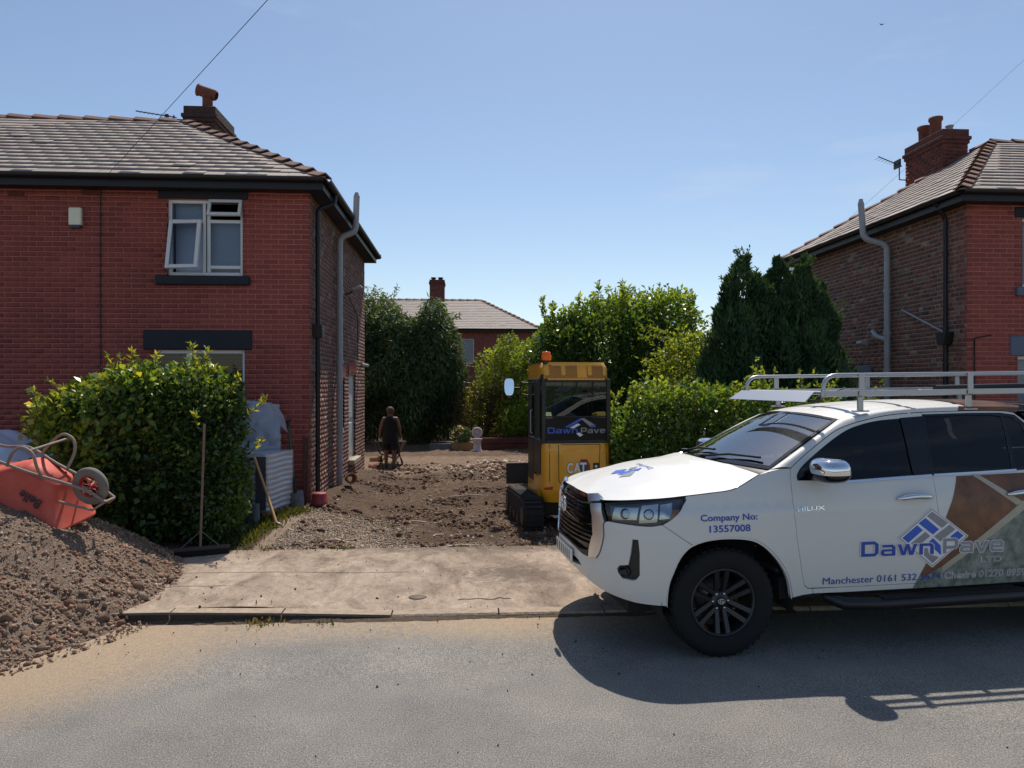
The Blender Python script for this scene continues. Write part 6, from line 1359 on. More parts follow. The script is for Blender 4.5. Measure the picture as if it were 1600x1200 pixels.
def shovel(name, top, bot, shaft_m, label, grip=True):
    t_, b_ = Vector(top), Vector(bot); d = (b_ - t_).normalized(); r = tag(empty(name, bot), label, name.replace('_', ' ')); L_ = (b_ - t_).length; rel = lambda k: t_ + d * k - b_
    MB().tube([rel(.10), rel(L_ - .52)], .016, 8).build('shaft', shaft_m, r); MB().tube([rel(L_ - .53), rel(L_ - .26)], [.019, .022], 8).build('socket', M_DBLK, r)
    x = d.cross(Vector((0, 1, 0))).normalized(); MB().tube([rel(.10), rel(0)], .017, 8).tube([rel(.0) - x * .055, rel(0) + x * .055], .014, 8).build('grip', M_DBLK, r)
    y = x.cross(d)
    MB().grid(lambda i, j: rel(L_ - .28 + .28 * i) + x * (2 * j - 1) * (.105 - .03 * max(0, i - .7) / .3) + y * (.02 * (2 * j - 1) ** 2), 6, 6).build('blade', M_STEEL, r); return r
shovel('shovel', (-2.62, 11.17, 1.40), (-2.36, 10.62, .16), M_GREENP, 'green-shafted shovel leaning on the brick wall beside the wrapped pallet')
shovel('spade', (-2.86, 10.02, .94), (-2.74, 9.72, .12), M_DBLK, 'black-handled spade leaning on the wrapped pallet by the hedge')
pk = tag(empty('mattock', (-2.38, 9.55, .13)), 'pale wooden-handled mattock leaning head-down by the hedge', 'mattock')
MB().tube([(0, 0, .02), (-.20, .25, .42), (-.42, .50, .84)], [.023, .018, .02], 8).build('handle', M_WOOD, pk); MB().tube([(-.17, .02, -.02), (-.06, .0, .035), (0, 0, .045), (.05, -.01, .03), (.11, -.03, -.03)], [.007, .017, .028, .018, .006], 6).build('head', M_STEEL, pk)
# wrapped pallets of paving
M_WRAP = mat('plastic_wrap', lin(186, 188, 192), rough=.22, noise_amt=.12, noise_scale=5, spec=.7); M_SHEET = mat('polythene', lin(222, 230, 242), rough=.2, noise_amt=.1, noise_scale=4); M_PALW = mat('pallet_wood', lin(168, 134, 92), rough=.85, noise_amt=.25, noise_scale=14)
def pallet_base(root, w_, d_, z=.0):
    for k in range(5): y = -d_ / 2 + .05 + k * (d_ - .1) / 4; MB().bx(-w_ / 2, w_ / 2, y - .045, y + .045, z + .10, z + .12).build('deck_board', M_PALW, root)
    for x in (-w_ / 2 + .05, 0, w_ / 2 - .05): MB().bx(x - .045, x + .045, -d_ / 2, d_ / 2, z, z + .098).build('bearer', M_PALW, root)
p1 = tag(empty('paving_pallet', (-2.98, 10.55, .11), (0, 0, R(-14))), 'pallet of paving shrink-wrapped in ribbed grey plastic beside the hedge', 'pallet'); pallet_base(p1, .92, .74)
def wrapf(i, j):
    a = i * 4; s_ = int(a) % 4; f = a - int(a); cx = [(-.45, -.36), (.45, -.36), (.45, .36), (-.45, .36)]; p, q = Vector(cx[s_]), Vector(cx[(s_ + 1) % 4]); c = p.lerp(q, f); n = Vector(((q - p).y, -(q - p).x)).normalized()
    z = .125 + .77 * j; e = (.014 * math.sin(z * 88 + 1.5 * math.sin(f * 5 + s_) + f * 3) + .008 * smooth_noise(f * 6, z * 5, s_)) * (1 if 0 < j < 1 else 0) * min(1, 12 * f * (1 - f) + .15)
    return Vector((c.x + n.x * e, c.y + n.y * e, z))
wr = MB().grid(wrapf, 48, 60); wr.grid(lambda i, j: Vector((-.45 + .9 * i, -.36 + .72 * j, .895 + .01 * smooth_noise(i * 5, j * 5) * (0 < i < 1) * (0 < j < 1))), 10, 10); wr.build('wrapped_load', M_WRAP, p1); MB().bx(.28, .43, -.386, -.378, .14, .86).build('dark_label', mat('dark_label', lin(78, 82, 90), rough=.4), p1)
sh = tag(empty('plastic_sheet', (-3.0, 10.72, 1.01)), 'crumpled clear plastic bag standing on the wrapped pallet against the wall', 'plastic sheet')
def bag(i, j):
    x = -.30 + .66 * i; z = .70 * j; y = .05 + .13 * math.sin(math.pi * i) * -1 + .06 * smooth_noise(i * 4, j * 4, 2) + .18 * j; k = 1 - .28 * j + .05 * smooth_noise(j * 5, i * 2, 7)
    return Vector((x * k + .04 * j + .02 * smooth_noise(i * 7, j * 7, 4), y, z * (1 - .10 * i * i) + .02 * smooth_noise(i * 6, 1, 3)))
sm_ = bpy.data.materials.new('clear_bag'); sm_.use_nodes = True; b = sm_.node_tree.nodes['Principled BSDF']; b.inputs['Base Color'].default_value = lin(176, 188, 204); b.inputs['Roughness'].default_value = .12; b.inputs['Alpha'].default_value = .5; b.inputs['Specular IOR Level'].default_value = .8
MB().grid(bag, 26, 26).grid(lambda i, j: bag(i, j) + Vector((0, .07 + .12 * math.sin(math.pi * i), 0)), 26, 26).build('film', sm_, sh); MB().grid(lambda i, j: bag(1, .55 + .4 * i) + Vector((.12 * j * (1 - .4 * i), .02 * j, -.12 * j + .03 * smooth_noise(i * 8, j * 5))), 6, 5).build('loose_flap', sm_, sh)
p2 = tag(empty('sheeted_pallet', (-6.15, 9.75, .09), (0, 0, R(4))), 'load under pale plastic sheeting in the front garden behind the rubble heap', 'pallet'); pallet_base(p2, 1.2, 1.0)
MB().bx(-.57, .57, -.47, .47, .125, .90).build('load', mat('dark_load', lin(34, 34, 38), rough=.8), p2, bevel=.02)
MB().grid(lambda i, j: Vector((-.66 + 1.36 * i, -.55 + 1.1 * j, .92 + .32 * min(1, 2.6 * (1 - i)) * min(1, 3.2 * j + .12) - .02 * abs(smooth_noise(i * 7, j * 9, 2)) + .03 * smooth_noise(i * 3, j * 4, 8))), 30, 24).build('sheet', M_SHEET, p2); MB().bx(-.67, .71, -.565, -.545, .86, .93).build('sheet_edge', mat('sheet_band', lin(196, 196, 190), rough=.5), p2, bevel=.006)
# odds and ends against the side wall
bk = tag(empty('bucket', (-2.12, 11.0, .16)), 'red plastic bucket upside down at the corner of the left house', 'bucket')
M_REDPL = mat('red_plastic', lin(140, 52, 48), rough=.6, noise_amt=.2); MB().lathe([(0, .19), (.095, .19), (.105, .175), (.122, .06), (.13, .05), (.13, .0)], None, 24).build('shell', M_REDPL, bk); MB().lathe([(.132, .0), (.15, .002), (.15, .03), (.126, .035)], None, 24).build('rim', mat('dark_rim', lin(58, 34, 34), rough=.7), bk)
bd = tag(empty('timber_board', (-2.36, 11.14, .1)), 'weathered upright board leaning at the corner of the left house', 'board'); MB().box((0, .02, .52), (.07, .03, 1.05), Matrix.Rotation(R(-3), 4, 'X')).build('board', mat('brown_board', lin(84, 58, 48), rough=.9, noise_amt=.3, noise_scale=15), bd)
M_CLAY = mat('clay_pipe', lin(150, 102, 80), rough=.8, noise_amt=.2)
def claypipe(loc, d, L_, r0, label):
    o = tag(empty('clay_pipe', loc), label, 'pipe', 'salvaged clay pipes'); d = Vector(d).normalized(); q = d.to_track_quat('Z', 'Y').to_matrix().to_4x4(); MB().lathe([(r0 * .8, 0), (r0, 0), (r0, L_ * .7), (r0 * 1.3, L_ * .74), (r0 * 1.3, L_), (r0 * 1.05, L_), (r0 * .8, L_ * .8), (r0 * .8, 0)], q, 18).build('pipe', M_CLAY, o)
claypipe((-2.06, 13.35, .26), (.35, -.95, .12), .26, .075, 'short clay drain pipe facing the road at the foot of the grey pipe'); claypipe((-2.38, 18.9, .03), (1, -.15, .05), .30, .06, 'orange clay pipe lying past the far corner of the left house'); claypipe((-2.28, 18.1, -.04), (.75, -.6, -.1), .30, .065, 'broken orange clay pipe half buried left of the person')
# ornaments at the end of the garden
M_ORN = mat('pale_stone_ornament', lin(196, 186, 190), rough=.85, noise_amt=.3, noise_scale=22, bump=.8, bump_scale=40)
sn = tag(empty('garden_ornament', (.40, 22.3, -.10)), 'pale carved stone ornament with a round plaque on a short pedestal', 'ornament')
MB().lathe([(.15, 0), (.15, .05), (.11, .07), (.125, .33), (.15, .36), (.15, .40), (0, .40)], None, 16).build('pedestal', M_ORN, sn); Mo = Matrix.Translation((0, 0, .58)) @ Matrix.Rotation(R(90), 4, 'X')
MB().lathe([(0, .05), (.045, .05), (.06, .035), (.10, .035), (.115, .055), (.145, .055), (.165, .03), (.165, -.03), (0, -.03)], Mo, 28).build('plaque', M_ORN, sn)
for k in range(12): a = k * math.pi / 6; MB().box(Mo @ Vector((.082 * math.cos(a), .082 * math.sin(a), .042)), (.022, .02, .04)).build('petal', M_ORN, sn)
pw = tag(empty('raised_bed', (1.6, 22.9, -.1)), 'low reddish timber raised bed at the end of the garden', 'raised bed')
M_SLP = mat('sleeper', lin(92, 52, 44), rough=.9, noise_amt=.3, noise_scale=6)
for k in range(2): MB().bx(-1.05, 2.4, -.08, .06, .005 + k * .19, .185 + k * .19).build('sleeper', M_SLP, pw, bevel=.01)
MB().bx(-1.0, 2.4, .062, 1.2, .0, .33).build('bed_soil', M_SOIL, pw)
tr_ = tag(empty('stone_trough', (-.72, 22.9, -.1)), 'low grey stone trough on the ground left of the ornament', 'trough'); MB().bx(-.34, .34, -.15, .15, 0, .16).bx(-.34, .34, -.15, -.09, .162, .21).bx(-.34, .34, .09, .15, .162, .21).build('trough', mat('grey_trough', lin(96, 102, 112), rough=.9, noise_amt=.2), tr_, bevel=.01)
pb = tag(empty('wicker_planter', (-.05, 22.8, -.1)), 'low tan woven planter holding the white flowers', 'planter')
for k in range(6): MB().tube([(.33 * math.cos(2 * math.pi * j / 20), .16 * math.sin(2 * math.pi * j / 20), .03 + k * .04 + .008 * (j % 2)) for j in range(21)], .022, 6).build('weave', mat('wicker', lin(150, 124, 84), rough=.9), pb)
for i, (x, y, a, L_) in enumerate(((-.05, 8.62, 10, .36), (-1.55, 9.0, -25, .30), (-.35, 9.7, 40, .2), (.1, 13.2, 5, .7), (-.7, 10.6, -15, .35))):
    o = tag(MB().tube([(-L_ / 2, 0, 0), (0, .02, .015), (L_ / 2, -.01, .005)], .012, 6).build('stick', mat('pale_stick', lin(190, 172, 150), rough=.9)), ['flat pale lath lying along the back edge of the crossover', 'thin brown root curling on the gravel by the mattock', 'short stub of wood in the earth near the digger', 'long pale plank half buried in the middle of the drive', 'bent twig on the earth left of the middle'][i], 'stick'); o.location = (x, y, yard_full(x, y) + .012); o.rotation_euler = (0, 0, R(a))
bd_ = tag(MB().add([(-.18, .0, .05), (-.07, .03, .0), (0, .10, 0), (0, -.10, 0), (.07, .03, 0), (.18, 0, .05), (0, 0, .02)], [(0, 1, 6), (6, 4, 5), (1, 2, 6), (2, 4, 6), (1, 6, 3), (6, 4, 3)]).build('bird', M_DBLK), 'tiny dark bird gliding high in the sky', 'bird'); bd_.location = (23.6, 40.2, 22.3)
# overhead wires: the left one comes to a bracket under the gutter, the right one passes behind the chimney
wire((-5.16, 10.93, 4.90), (2.0, 1.2, 5.22), .0, 'thin overhead wire running down to the gutter of the left house')
wire((9.3, 18.3, 5.7), (14.5, 16.2, 10.9), .05, 'thin overhead wire passing behind the chimney of the right house')
# ------------------------------------------------------------------ plants
def leaf_arrays(P, A, L_, W_, r, fold=.25):
    """folded diamond leaves: base P, axis A (unit), length L, half width W"""
    n = len(P); rv = r.normal(size=(n, 3)); B = np.cross(A, rv); B /= np.linalg.norm(B, axis=1, keepdims=True) + 1e-9; Nn = np.cross(A, B)
    L_ = L_[:, None]; W_ = W_[:, None]; m = P + A * L_ * .45
    V = np.stack([P, m + B * W_ + Nn * W_ * fold, P + A * L_ - Nn * L_ * .08, m - B * W_ + Nn * W_ * fold], 1).reshape(-1, 3)
    return V, (np.arange(n)[:, None] * 4 + np.arange(4)[None])
def unit(v): return v / (np.linalg.norm(v, axis=-1, keepdims=True) + 1e-9)
def vnoise(P, s, off=0.): return np.array([noise.noise(Vector((p[0] * s + off, p[1] * s, p[2] * s))) for p in P])
def shell(blobs, n, r, lump=.25, depth=.35, exp=2.3, ls=1.6, zmin=None):
    """points spread through the outer part of a union of lumpy superellipsoids, with outward directions"""
    vol = np.array([b_[1][0] * b_[1][1] + b_[1][1] * b_[1][2] + b_[1][0] * b_[1][2] for b_ in blobs]); cnt = np.maximum(1, (n * vol / vol.sum()).astype(int)); PP, DD = [], []
    for (c, rad), k in zip(blobs, cnt):
        c, rad = np.array(c), np.array(rad); d = unit(r.normal(size=(k, 3))); q = np.abs(d) ** exp; s_ = q.sum(1) ** (-1 / exp)
        rr = s_ * (1 - depth * r.random(k) ** 1.7) ; p = d * rr[:, None] * rad; nz_ = vnoise(p + c, ls, 3.1) * lump + vnoise(p + c, ls * 2.7, 9.) * lump * .5
        p = p * (1 + nz_)[:, None]; PP.append(p + c); DD.append(unit(d / rad))
    P = np.concatenate(PP); D = np.concatenate(DD); keep = np.ones(len(P), bool)
    for c, rad in blobs: keep &= (np.abs((P - np.array(c)) / np.array(rad)) ** exp).sum(1) > .42 ** exp
    if zmin is not None: keep &= P[:, 2] > zmin
    return P[keep], D[keep]
def crown(name, parent, P, D, r, L_, W_, m, out=.6, up=.0, rnd=.8, lc=None):
    A = unit(D * out + r.normal(size=P.shape) * rnd + np.array([0, 0, up])); n = len(P); ll = L_ * r.uniform(.65, 1.25, n); V, Fq = leaf_arrays(P, A, ll, W_ * r.uniform(.75, 1.2, n), r)
    v = r.random(n) if lc is None else np.clip(lc + r.normal(size=n) * .16, 0, 1); o = link(name, np_mesh(name, V, Fq, m, v), parent, True); o['kind'] = 'stuff'; return o
M_BARK = mat('bark', lin(86, 70, 58), rough=.95, noise_amt=.35, noise_scale=14, bump=.8)
def limbs(root, base, tips, r0, seed, name='trunk', m=None):
    rr = random.Random(seed); mb = MB(); b_ = Vector(base)
    for t in tips:
        t = Vector(t); mid = b_.lerp(t, .5) + Vector((rr.uniform(-.12, .12), rr.uniform(-.12, .12), rr.uniform(0, .1))) * (t - b_).length * .5; pts = [Vector(p) for p in spline([tuple(b_ - Vector((0, 0, .1))), tuple(b_.lerp(mid, .55)), tuple(mid), tuple(t)], 3)]
        mb.tube(pts, [r0 * (1 - .85 * k / (len(pts) - 1)) for k in range(len(pts))], 7)
    o = mb.build(name, m or M_BARK, root, True); o['kind'] = 'stuff'; return o
def plant(kind, label, cat, base, group=None): return tag(empty(kind, base), label, cat, group)
L_HEDGE = leafmat('hedge_leaf', [(0.031, 0.073, 0.021, 1), (0.057, 0.130, 0.031, 1), (0.109, 0.221, 0.047, 1), (0.247, 0.351, 0.057, 1), (0.416, 0.442, 0.078, 1)], .45, .34, .55)
L_LAUREL = leafmat('laurel_leaf', [(0.035, 0.085, 0.025, 1), (0.065, 0.150, 0.035, 1), (0.125, 0.250, 0.050, 1), (0.263, 0.413, 0.070, 1)], .45, .30, .55)
L_CYP = leafmat('cypress_leaf', [(0.026, 0.069, 0.031, 1), (0.043, 0.105, 0.048, 1), (0.069, 0.152, 0.057, 1), (0.119, 0.210, 0.069, 1)], .18, .7, .2)
L_DARK = leafmat('dark_tree_leaf', [(0.033, 0.071, 0.033, 1), (0.053, 0.110, 0.045, 1), (0.085, 0.163, 0.059, 1), (0.163, 0.254, 0.098, 1)], .22, .55, .3)
L_LIGHT = leafmat('light_leaf', [(0.060, 0.120, 0.024, 1), (0.110, 0.210, 0.036, 1), (0.190, 0.310, 0.056, 1), (0.300, 0.380, 0.080, 1)], .5, .45, .35)
L_FLOWER = leafmat('white_petal', [(.55, .55, .50, 1), (.75, .74, .70, 1)], .3, .6, .2)
L_GRASS = leafmat('weed_blade', [(.04, .075, .018, 1), (.075, .11, .028, 1), (.13, .15, .045, 1), (.22, .20, .09, 1)], .4, .6, .2)

def sprig(parent, base, tip, n, L_, W_, m, r, lcv=.7, name='shoot'):
    base, tip = np.array(base), np.array(tip); k = r.random(n) ** .8; P = base + (tip - base) * k[:, None] + r.normal(size=(n, 3)) * .006; d = unit(tip - base)
    A = unit(unit(r.normal(size=(n, 3))) * .9 + d * .6); V, Fq = leaf_arrays(P, A, L_ * r.uniform(.6, 1.15, n), W_ * r.uniform(.8, 1.1, n), r); o = link(name, np_mesh(name, V, Fq, m, np.clip(lcv + r.normal(size=n) * .15, 0, 1)), parent, True); o['kind'] = 'stuff'
    MB().tube([tuple(base), tuple(tip)], [.006, .002], 5).build('shoot_stem', M_BARK, o, True)
# the hedge in front of the left house
r = np.random.default_rng(21); h = plant('hedge', 'tall unclipped green hedge with trailing shoots in front of the left house', 'hedge', (-3.6, 9.1, .08))
bl = [((-3.68, 9.12, 1.05), (1.02, .56, 1.05)), ((-4.25, 9.1, 1.52), (.55, .50, .48)), ((-3.25, 9.05, 1.60), (.62, .5, .56)), ((-4.55, 9.05, 1.48), (.40, .42, .36)), ((-2.95, 8.9, .75), (.36, .4, .7)), ((-3.75, 8.8, 1.75), (.5, .4, .35))]
P, D = shell(bl, 40000, r, .26, .50, 2.9, 2.4, .1)
lc = .20 + .28 * np.clip((-3.85 - P[:, 0]) / .6, 0, 1) + .30 * vnoise(P, 1.7, 5) + .22 * np.clip((P[:, 2] - 1.8) / .4, 0, 1)  # left leaves yellower, top paler: backlight and sun put into the leaf colour
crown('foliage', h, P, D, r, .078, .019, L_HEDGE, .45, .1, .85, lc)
k = P[:, 0] < -3.4
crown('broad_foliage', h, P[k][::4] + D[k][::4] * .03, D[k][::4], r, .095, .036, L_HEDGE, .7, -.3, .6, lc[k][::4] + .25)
for i in range(70):
    j = r.integers(0, len(P))
    if P[j, 2] < .7 or D[j, 1] > .4: continue
    e = unit(D[j] * .8 + np.array([0, -.1, .75]) + r.normal(size=3) * .25); sprig(h, P[j] - e * .05, P[j] + e * r.uniform(.10, .26), int(r.integers(14, 26)), .085, .014, L_HEDGE, r, .62)
limbs(h, (-3.6, 9.1, .08), [(-4.4, 9.0, 1.5), (-4.0, 9.2, 1.9), (-3.6, 9.0, 2.0), (-3.2, 9.15, 2.0), (-2.75, 9.0, 1.5), (-3.0, 8.8, 1.0), (-4.1, 8.8, 1.1)], .05, 4, 'stems')
for (bx_, by_, bz_), (tx_, ty_, tz_), n_ in (((-4.1, 9.0, 2.02), (-4.18, 8.95, 2.30), 34), ((-3.95, 9.05, 2.05), (-3.92, 9.0, 2.34), 34), ((-3.72, 9.1, 2.1), (-3.66, 9.05, 2.30), 26), ((-3.2, 9.0, 2.08), (-3.22, 8.95, 2.44), 40), ((-3.1, 8.95, 2.1), (-3.02, 8.9, 2.34), 28), ((-2.75, 8.9, 1.85), (-2.62, 8.85, 2.08), 26), ((-2.55, 8.8, 1.55), (-2.30, 8.75, 1.78), 30), ((-2.5, 8.8, 1.15), (-2.34, 8.7, 1.3), 24),
                              ((-4.75, 9.0, 1.70), (-5.08, 8.95, 1.86), 30), ((-4.75, 9.0, 1.55), (-5.16, 8.9, 1.58), 34), ((-4.8, 9.0, 1.4), (-5.06, 8.9, 1.36), 20), ((-4.6, 9.0, 1.82), (-4.85, 8.95, 2.0), 26), ((-3.0, 8.5, 1.45), (-2.98, 8.38, 1.62), 22)): sprig(h, (bx_, by_, bz_), (tx_, ty_, tz_), n_, .085, .013, L_HEDGE, r)
# weeds by the pallet and kerb
def weeds(label, pts, n, L_, seed, name='weeds', lcv=.5):
    r = np.random.default_rng(seed); c = np.array(pts)[r.integers(0, len(pts), n)]; P = c + r.normal(size=(n, 3)) * np.array([.09, .09, .0]); P[:, 2] = [yard_z(x, y) if y > 8.45 else (pave_z(x, y) if y > 6.33 else -.01) for x, y in P[:, :2]]
    A = unit(r.normal(size=(n, 3)) * np.array([.55, .55, .25]) + np.array([0, 0, 1.])); V, Fq = leaf_arrays(P, A, L_ * r.uniform(.4, 1.2, n), np.full(n, .008) * r.uniform(.6, 1.4, n), r); o = link(name, np_mesh(name, V, Fq, L_GRASS, np.clip(lcv + r.normal(size=n) * .25, 0, 1))); tag(o, label, 'weeds', kind='stuff'); return o
weeds('yellow-green weeds and grass round the foot of the wrapped pallet', [(-2.62, 9.0, 0), (-2.55, 9.2, 0), (-2.5, 9.5, 0), (-2.55, 9.8, 0), (-2.5, 10.1, 0), (-2.4, 10.3, 0), (-2.6, 8.8, 0), (-2.62, 8.65, 0), (-2.3, 10.5, 0)], 1100, .11, 31, lcv=.22)
weeds('thin grass along the back edge of the crossover', [(x, 8.52, 0) for x in (-2.5, -2.2, -1.4, -1.35, .1, .5, .9)], 260, .05, 32, lcv=.2)
weeds('small yellow weed growing in the gutter by the kerb', [(-1.66, 6.16, 0), (-1.69, 6.15, 0)], 70, .06, 33, lcv=.8); weeds('little green weed in the gutter further along the kerb', [(-1.16, 6.17, 0)], 36, .04, 34, lcv=.2)

# hedges and trees on the right
r = np.random.default_rng(22); h = plant('laurel_tree', 'big glossy laurel with sunlit top behind the digger', 'tree', (3.3, 16.3, .05))
bl = [((3.1, 16.3, 2.0), (1.35, 1.2, 1.9)), ((4.3, 16.3, 2.35), (1.0, 1.1, 1.65)), ((2.25, 16.2, 1.9), (.75, .9, 1.55)), ((3.7, 15.6, 1.2), (1.5, .8, 1.1)), ((2.0, 15.3, 1.0), (.55, .6, .95))]
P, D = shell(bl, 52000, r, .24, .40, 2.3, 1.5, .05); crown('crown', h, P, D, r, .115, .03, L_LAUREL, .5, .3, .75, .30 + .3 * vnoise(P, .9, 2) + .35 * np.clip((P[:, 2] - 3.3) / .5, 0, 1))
limbs(h, (3.3, 16.3, .05), [(2.4, 16.2, 2.8), (3.0, 16.4, 3.4), (3.8, 16.2, 3.6), (4.5, 16.3, 3.3)], .09, 5)
for i in range(48):
    x = r.uniform(1.7, 5.1); z0 = 3.55 + r.uniform(-.25, .2) - .3 * (x < 2.5); sprig(h, (x, 16.0 + r.uniform(-.3, .3), z0), (x + r.uniform(-.08, .08), 16.0 + r.uniform(-.3, .3), z0 + r.uniform(.25, .5)), 26, .12, .026, L_LAUREL, r, .8)
r = np.random.default_rng(23); h = plant('ash_sapling', 'feathery pale green sapling between the laurel and the cypress', 'tree', (3.95, 13.5, .05)); P, D = shell([((3.95, 13.5, 1.9), (.62, .5, .95)), ((4.15, 13.5, 2.5), (.38, .35, .5)), ((3.6, 13.4, 1.5), (.45, .4, .5))], 4200, r, .45, .85, 2, 2.6, .1)
crown('crown', h, P, D, r, .10, .018, L_LIGHT, .6, -.05, .6)
for i in range(40):
    z_ = r.uniform(1.0, 2.9); a_ = r.uniform(0, 6.28); b0 = np.array([3.95 + .1 * math.cos(a_), 13.45, z_]); sprig(h, b0, b0 + np.array([math.cos(a_) * r.uniform(.4, .75), math.sin(a_) * .3 - .05, r.uniform(.0, .35)]), 30, .095, .016, L_LIGHT, r, .6); limbs(h, (3.95, 13.5, .05), [(4.15, 13.5, 2.9), (3.6, 13.4, 2.0), (4.4, 13.5, 2.2)], .04, 6)
def cypress(x, y, tips, label, seed):
    r = np.random.default_rng(seed); h = plant('cypress_tree', label, 'tree', (x, y, .05), 'cypress trees beside the right house'); PP, DD = [], []
    for tx, ty, tz, rad in tips:
        n = int(6400 * rad / .28 * tz / 3.5); k = r.random(n) ** .8; a = r.uniform(0, 2 * math.pi, n); prof = np.interp(k, [0, .15, .6, .85, 1], [.8, 1.05, 1.0, .62, .08]); rr = 1.25 * rad * prof * (1 - .35 * r.random(n) ** 2) * (1 + .25 * np.sin(a * 5 + k * 9 + seed)) 
        PP.append(np.stack([tx + rr * np.cos(a), ty + rr * np.sin(a), .1 + k * (tz - .1)], 1)); DD.append(np.stack([np.cos(a), np.sin(a), np.zeros(n)], 1))
    P, D = np.concatenate(PP), np.concatenate(DD); P += np.stack([vnoise(P, 2.5, 1), vnoise(P, 2.5, 4), 0 * P[:, 0]], 1) * .20
    for i in range(110):
        j = r.integers(0, len(P)); e = unit(D[j] * .45 + np.array([0, 0, 1.]) + r.normal(size=3) * .15)
        if P[j, 2] > .9: sprig(h, P[j], P[j] + e * r.uniform(.15, .34), 22, .09, .014, L_CYP, r, .5)
    crown('crown', h, P, D, r, .105, .017, L_CYP, .45, 1.1, .35, .35 + .5 * vnoise(P, 2.2, 7)); limbs(h, (x, y, .05), [(t_[0], t_[1], t_[2] * .9) for t_ in tips], .05, seed)
cypress(4.7, 12.4, [(4.35, 12.4, 3.2, .26), (4.55, 12.3, 3.75, .30), (4.82, 12.45, 4.12, .30), (5.05, 12.4, 3.8, .26), (4.72, 12.1, 3.0, .32), (5.2, 12.3, 3.0, .22), (4.25, 12.3, 2.6, .22)], 'dark columnar cypress, the left of the two', 41)
cypress(5.75, 12.5, [(5.30, 12.5, 3.9, .28), (5.55, 12.6, 4.12, .30), (5.80, 12.4, 3.95, .32), (6.0, 12.5, 4.14, .32), (6.22, 12.5, 3.7, .28), (6.38, 12.45, 3.0, .26), (5.4, 12.15, 3.0, .30), (5.9, 12.1, 3.0, .36), (6.42, 12.4, 2.4, .24)], 'dark broad cypress against the brown brick wall, the right of the two', 42)
r = np.random.default_rng(24); h = plant('hedge', 'lower mixed green hedge with a few pale flowers behind the pickup bonnet', 'hedge', (3.3, 10.3, .05))
bl = [((2.75, 10.3, .95), (.72, .5, .95)), ((3.5, 10.4, 1.0), (.75, .5, .98)), ((4.3, 10.5, .95), (.75, .5, .9)), ((5.2, 10.6, .85), (.8, .5, .85)), ((6.2, 10.7, .75), (.8, .5, .75)), ((2.3, 10.3, .7), (.4, .4, .7))]
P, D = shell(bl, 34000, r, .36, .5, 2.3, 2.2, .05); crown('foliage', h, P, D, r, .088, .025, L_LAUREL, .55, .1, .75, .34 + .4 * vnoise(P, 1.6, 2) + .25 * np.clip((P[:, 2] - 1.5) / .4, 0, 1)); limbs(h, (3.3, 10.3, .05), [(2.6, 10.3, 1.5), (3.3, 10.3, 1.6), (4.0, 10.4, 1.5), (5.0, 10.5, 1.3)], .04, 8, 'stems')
for i in range(60):
    x = r.uniform(2.0, 6.0); z0 = 1.65 + r.uniform(-.2, .15) - .12 * max(0, x - 4); hh = r.uniform(.15, .4) if x < 4 else r.uniform(.3, .6); sprig(h, (x, 10.2 + r.uniform(-.25, .25), z0), (x + r.uniform(-.08, .08), 10.2 + r.uniform(-.25, .25), z0 + hh), 26, .075, .018, L_LIGHT, r, .55)
n_ = 26; k = r.integers(0, len(P), n_); crown('flowers', h, np.repeat(P[k] + D[k] * .04, 14, 0) + r.normal(size=(n_ * 14, 3)) * .018, np.repeat(D[k], 14, 0), r, .03, .010, L_FLOWER, .3, .5, .8)

# the far end of the garden
def dark_tree(base, bl, n, label, seed, droop=-.9):
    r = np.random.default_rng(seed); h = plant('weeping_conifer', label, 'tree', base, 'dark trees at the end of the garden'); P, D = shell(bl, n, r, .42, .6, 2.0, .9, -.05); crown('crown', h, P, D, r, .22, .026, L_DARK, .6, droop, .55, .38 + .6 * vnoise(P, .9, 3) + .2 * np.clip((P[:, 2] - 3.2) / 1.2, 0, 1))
    for i in range(46):
        j = r.integers(0, len(P))
        if P[j, 2] > 2.6: sprig(h, P[j], P[j] + unit(D[j] + np.array([0, 0, .5])) * r.uniform(.3, .6), 24, .2, .02, L_DARK, r, .6); limbs(h, base, [(c[0], c[1], c[2] + rd[2] * .5) for c, rd in bl[:4]], .14, seed)
dark_tree((-3.6, 26.0, -.1), [((-3.7, 26.0, 2.4), (1.45, 1.3, 2.5)), ((-3.0, 26.2, 3.6), (1.0, 1.0, 1.35)), ((-4.6, 26.2, 3.2), (1.2, 1.1, 1.7))], 26000, 'dark dense evergreen at the garden end, nearest the left house', 51)
dark_tree((-1.3, 25.6, -.1), [((-1.5, 25.6, 2.0), (1.5, 1.2, 2.2)), ((-1.1, 25.5, 3.5), (.75, .8, 1.35)), ((-.75, 25.4, 1.9), (.8, .9, 1.2)), ((-2.2, 25.7, 3.3), (.9, .9, 1.35))], 28000, 'dark drooping conifer in the middle of the garden end', 52)
def loose(base, bl, n, label, seed, m, L_=.11, W_=.024, kind='garden_shrub', up=.2):
    r = np.random.default_rng(seed); h = plant(kind, label, 'shrub', base); P, D = shell(bl, n, r, .35, .7, 2, 1.1, base[2]); crown('crown', h, P, D, r, L_, W_, m, .5, up, .8, .45 + .45 * vnoise(P, 1.1, 2)); limbs(h, base, [(c[0], c[1], c[2] + rd[2] * .6) for c, rd in bl], .05, seed)
loose((.75, 25.2, -.1), [((1.15, 25.2, 2.2), (.75, .7, 1.0)), ((1.6, 25.2, 2.9), (.6, .6, .8)), ((.8, 25.1, 1.2), (.7, .6, .9))], 6000, 'loose yellow-green shrub below the distant house window', 61, L_LIGHT, .13, .028)
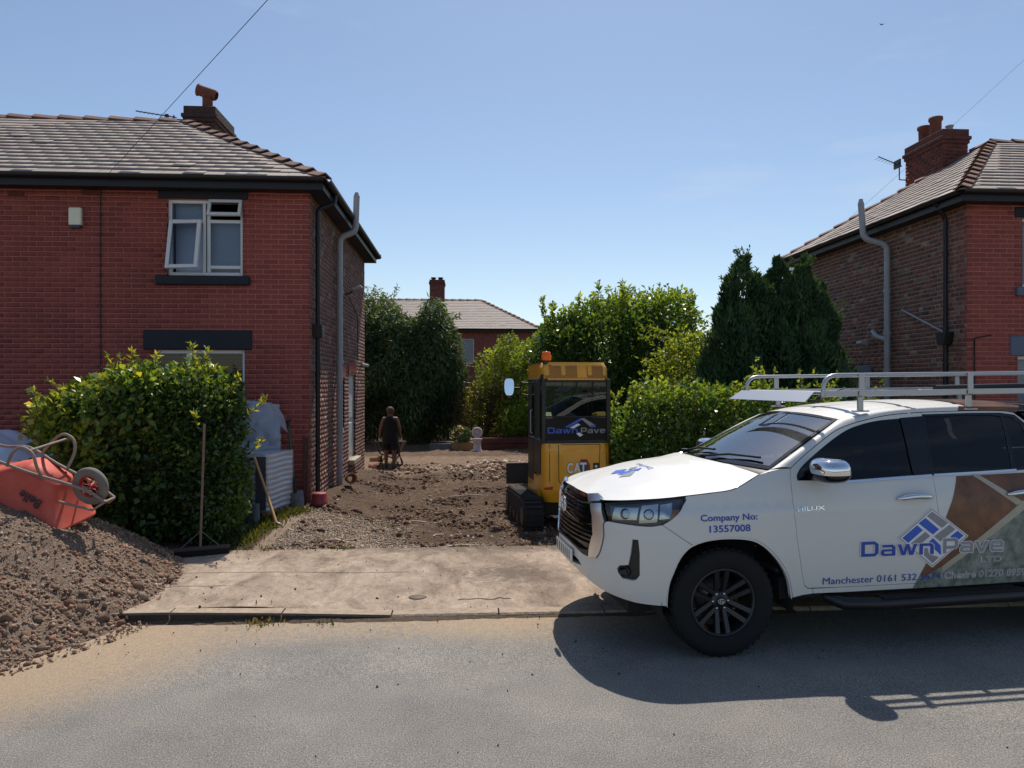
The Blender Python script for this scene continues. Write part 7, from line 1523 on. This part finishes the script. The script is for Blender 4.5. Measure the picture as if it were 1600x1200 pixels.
loose((2.3, 24.2, -.1), [((2.2, 24.2, 1.9), (.8, .7, 1.4)), ((2.7, 24.2, 2.9), (.7, .7, 1.0)), ((1.9, 23.9, .9), (.8, .5, .8))], 9000, 'sunlit leafy shrub showing just left of the digger cab', 62, L_LIGHT, .14, .03)
loose((.55, 24.4, -.1), [((.5, 24.4, 1.0), (.9, .4, .95)), ((1.2, 24.3, 1.2), (.7, .4, .9))], 3800, 'thin brownish shrub with bare stems behind the ornament', 63, leafmat('dry_leaf', [(.05, .04, .02, 1), (.09, .07, .035, 1), (.05, .07, .02, 1)], .3), .10, .02)
loose((1.75, 23.3, .22), [((1.75, 23.3, .65), (.5, .3, .45)), ((2.3, 23.3, .8), (.5, .3, .6))], 2600, 'strappy pale plants growing in the raised bed', 64, L_LIGHT, .22, .018, 'bedding_plant', .9)
r = np.random.default_rng(65); h = plant('flowering_plant', 'small bush of white flowers in the tan planter', 'plant', (-.05, 22.8, .1)); P, D = shell([((-.05, 22.8, .36), (.30, .22, .30))], 1500, r, .2, .5, 2, 3., .1); crown('foliage', h, P, D, r, .07, .018, L_DARK, .5, .1, .8); k = r.integers(0, len(P), 34); crown('flowers', h, np.repeat(P[k] + D[k] * .05, 10, 0) + r.normal(size=(340, 3)) * .015, np.repeat(D[k], 10, 0), r, .045, .016, L_FLOWER, .5, .4, .7)
for i, (x, y, s_) in enumerate(((-9.5, 30, 1.3), (-6.5, 29, 1.2), (5.2, 27.5, 1.3), (8.2, 29.5, 1.5), (12.5, 27, 1.5), (3.4, 30.5, 1.1))):
    r = np.random.default_rng(70 + i); h = plant('garden_tree', ['leafy tree far off behind the left house', 'round tree behind the dark evergreen', 'green tree beyond the laurel', 'large tree beyond the cypresses', 'large tree behind the right house', 'small tree at the boundary behind the sunlit shrub'][i], 'tree', (x, y, -.1)); P, D = shell([((x, y, 2.0 * s_), (1.5 * s_, 1.3 * s_, 1.6 * s_)), ((x + .6 * s_, y, 1.2 * s_), (1.3 * s_, 1.1 * s_, 1.2 * s_))], 9000, r, .3, .5, 2, .7, 0.); crown('crown', h, P, D, r, .2, .05, L_LAUREL, .5, .1, .8); limbs(h, (x, y, -.1), [(x, y, 2.6 * s_), (x + .6, y, 2 * s_)], .12, i)
fn = tag(empty('garden_fence', (0, 27.4, -.1)), 'weathered brown board fence across the end of the garden', 'fence'); M_FEN = mat('fence_wood', lin(92, 72, 56), rough=.9, noise_amt=.35, noise_scale=8)
fbm = MB().bx(-.07, .07, -.012, .012, 0, 1.75).mesh('board'); fbm.materials.append(M_FEN)
for k in range(104):
    o = link('board', fbm, fn); o.location = (-9 + k * .15, .02 * (k % 2), random.uniform(-.02, .02))
for k in range(9): MB().bx(-9.05 + k * 1.95, -8.95 + k * 1.95, .035, .13, 0, 1.85).build('post', M_FEN, fn)
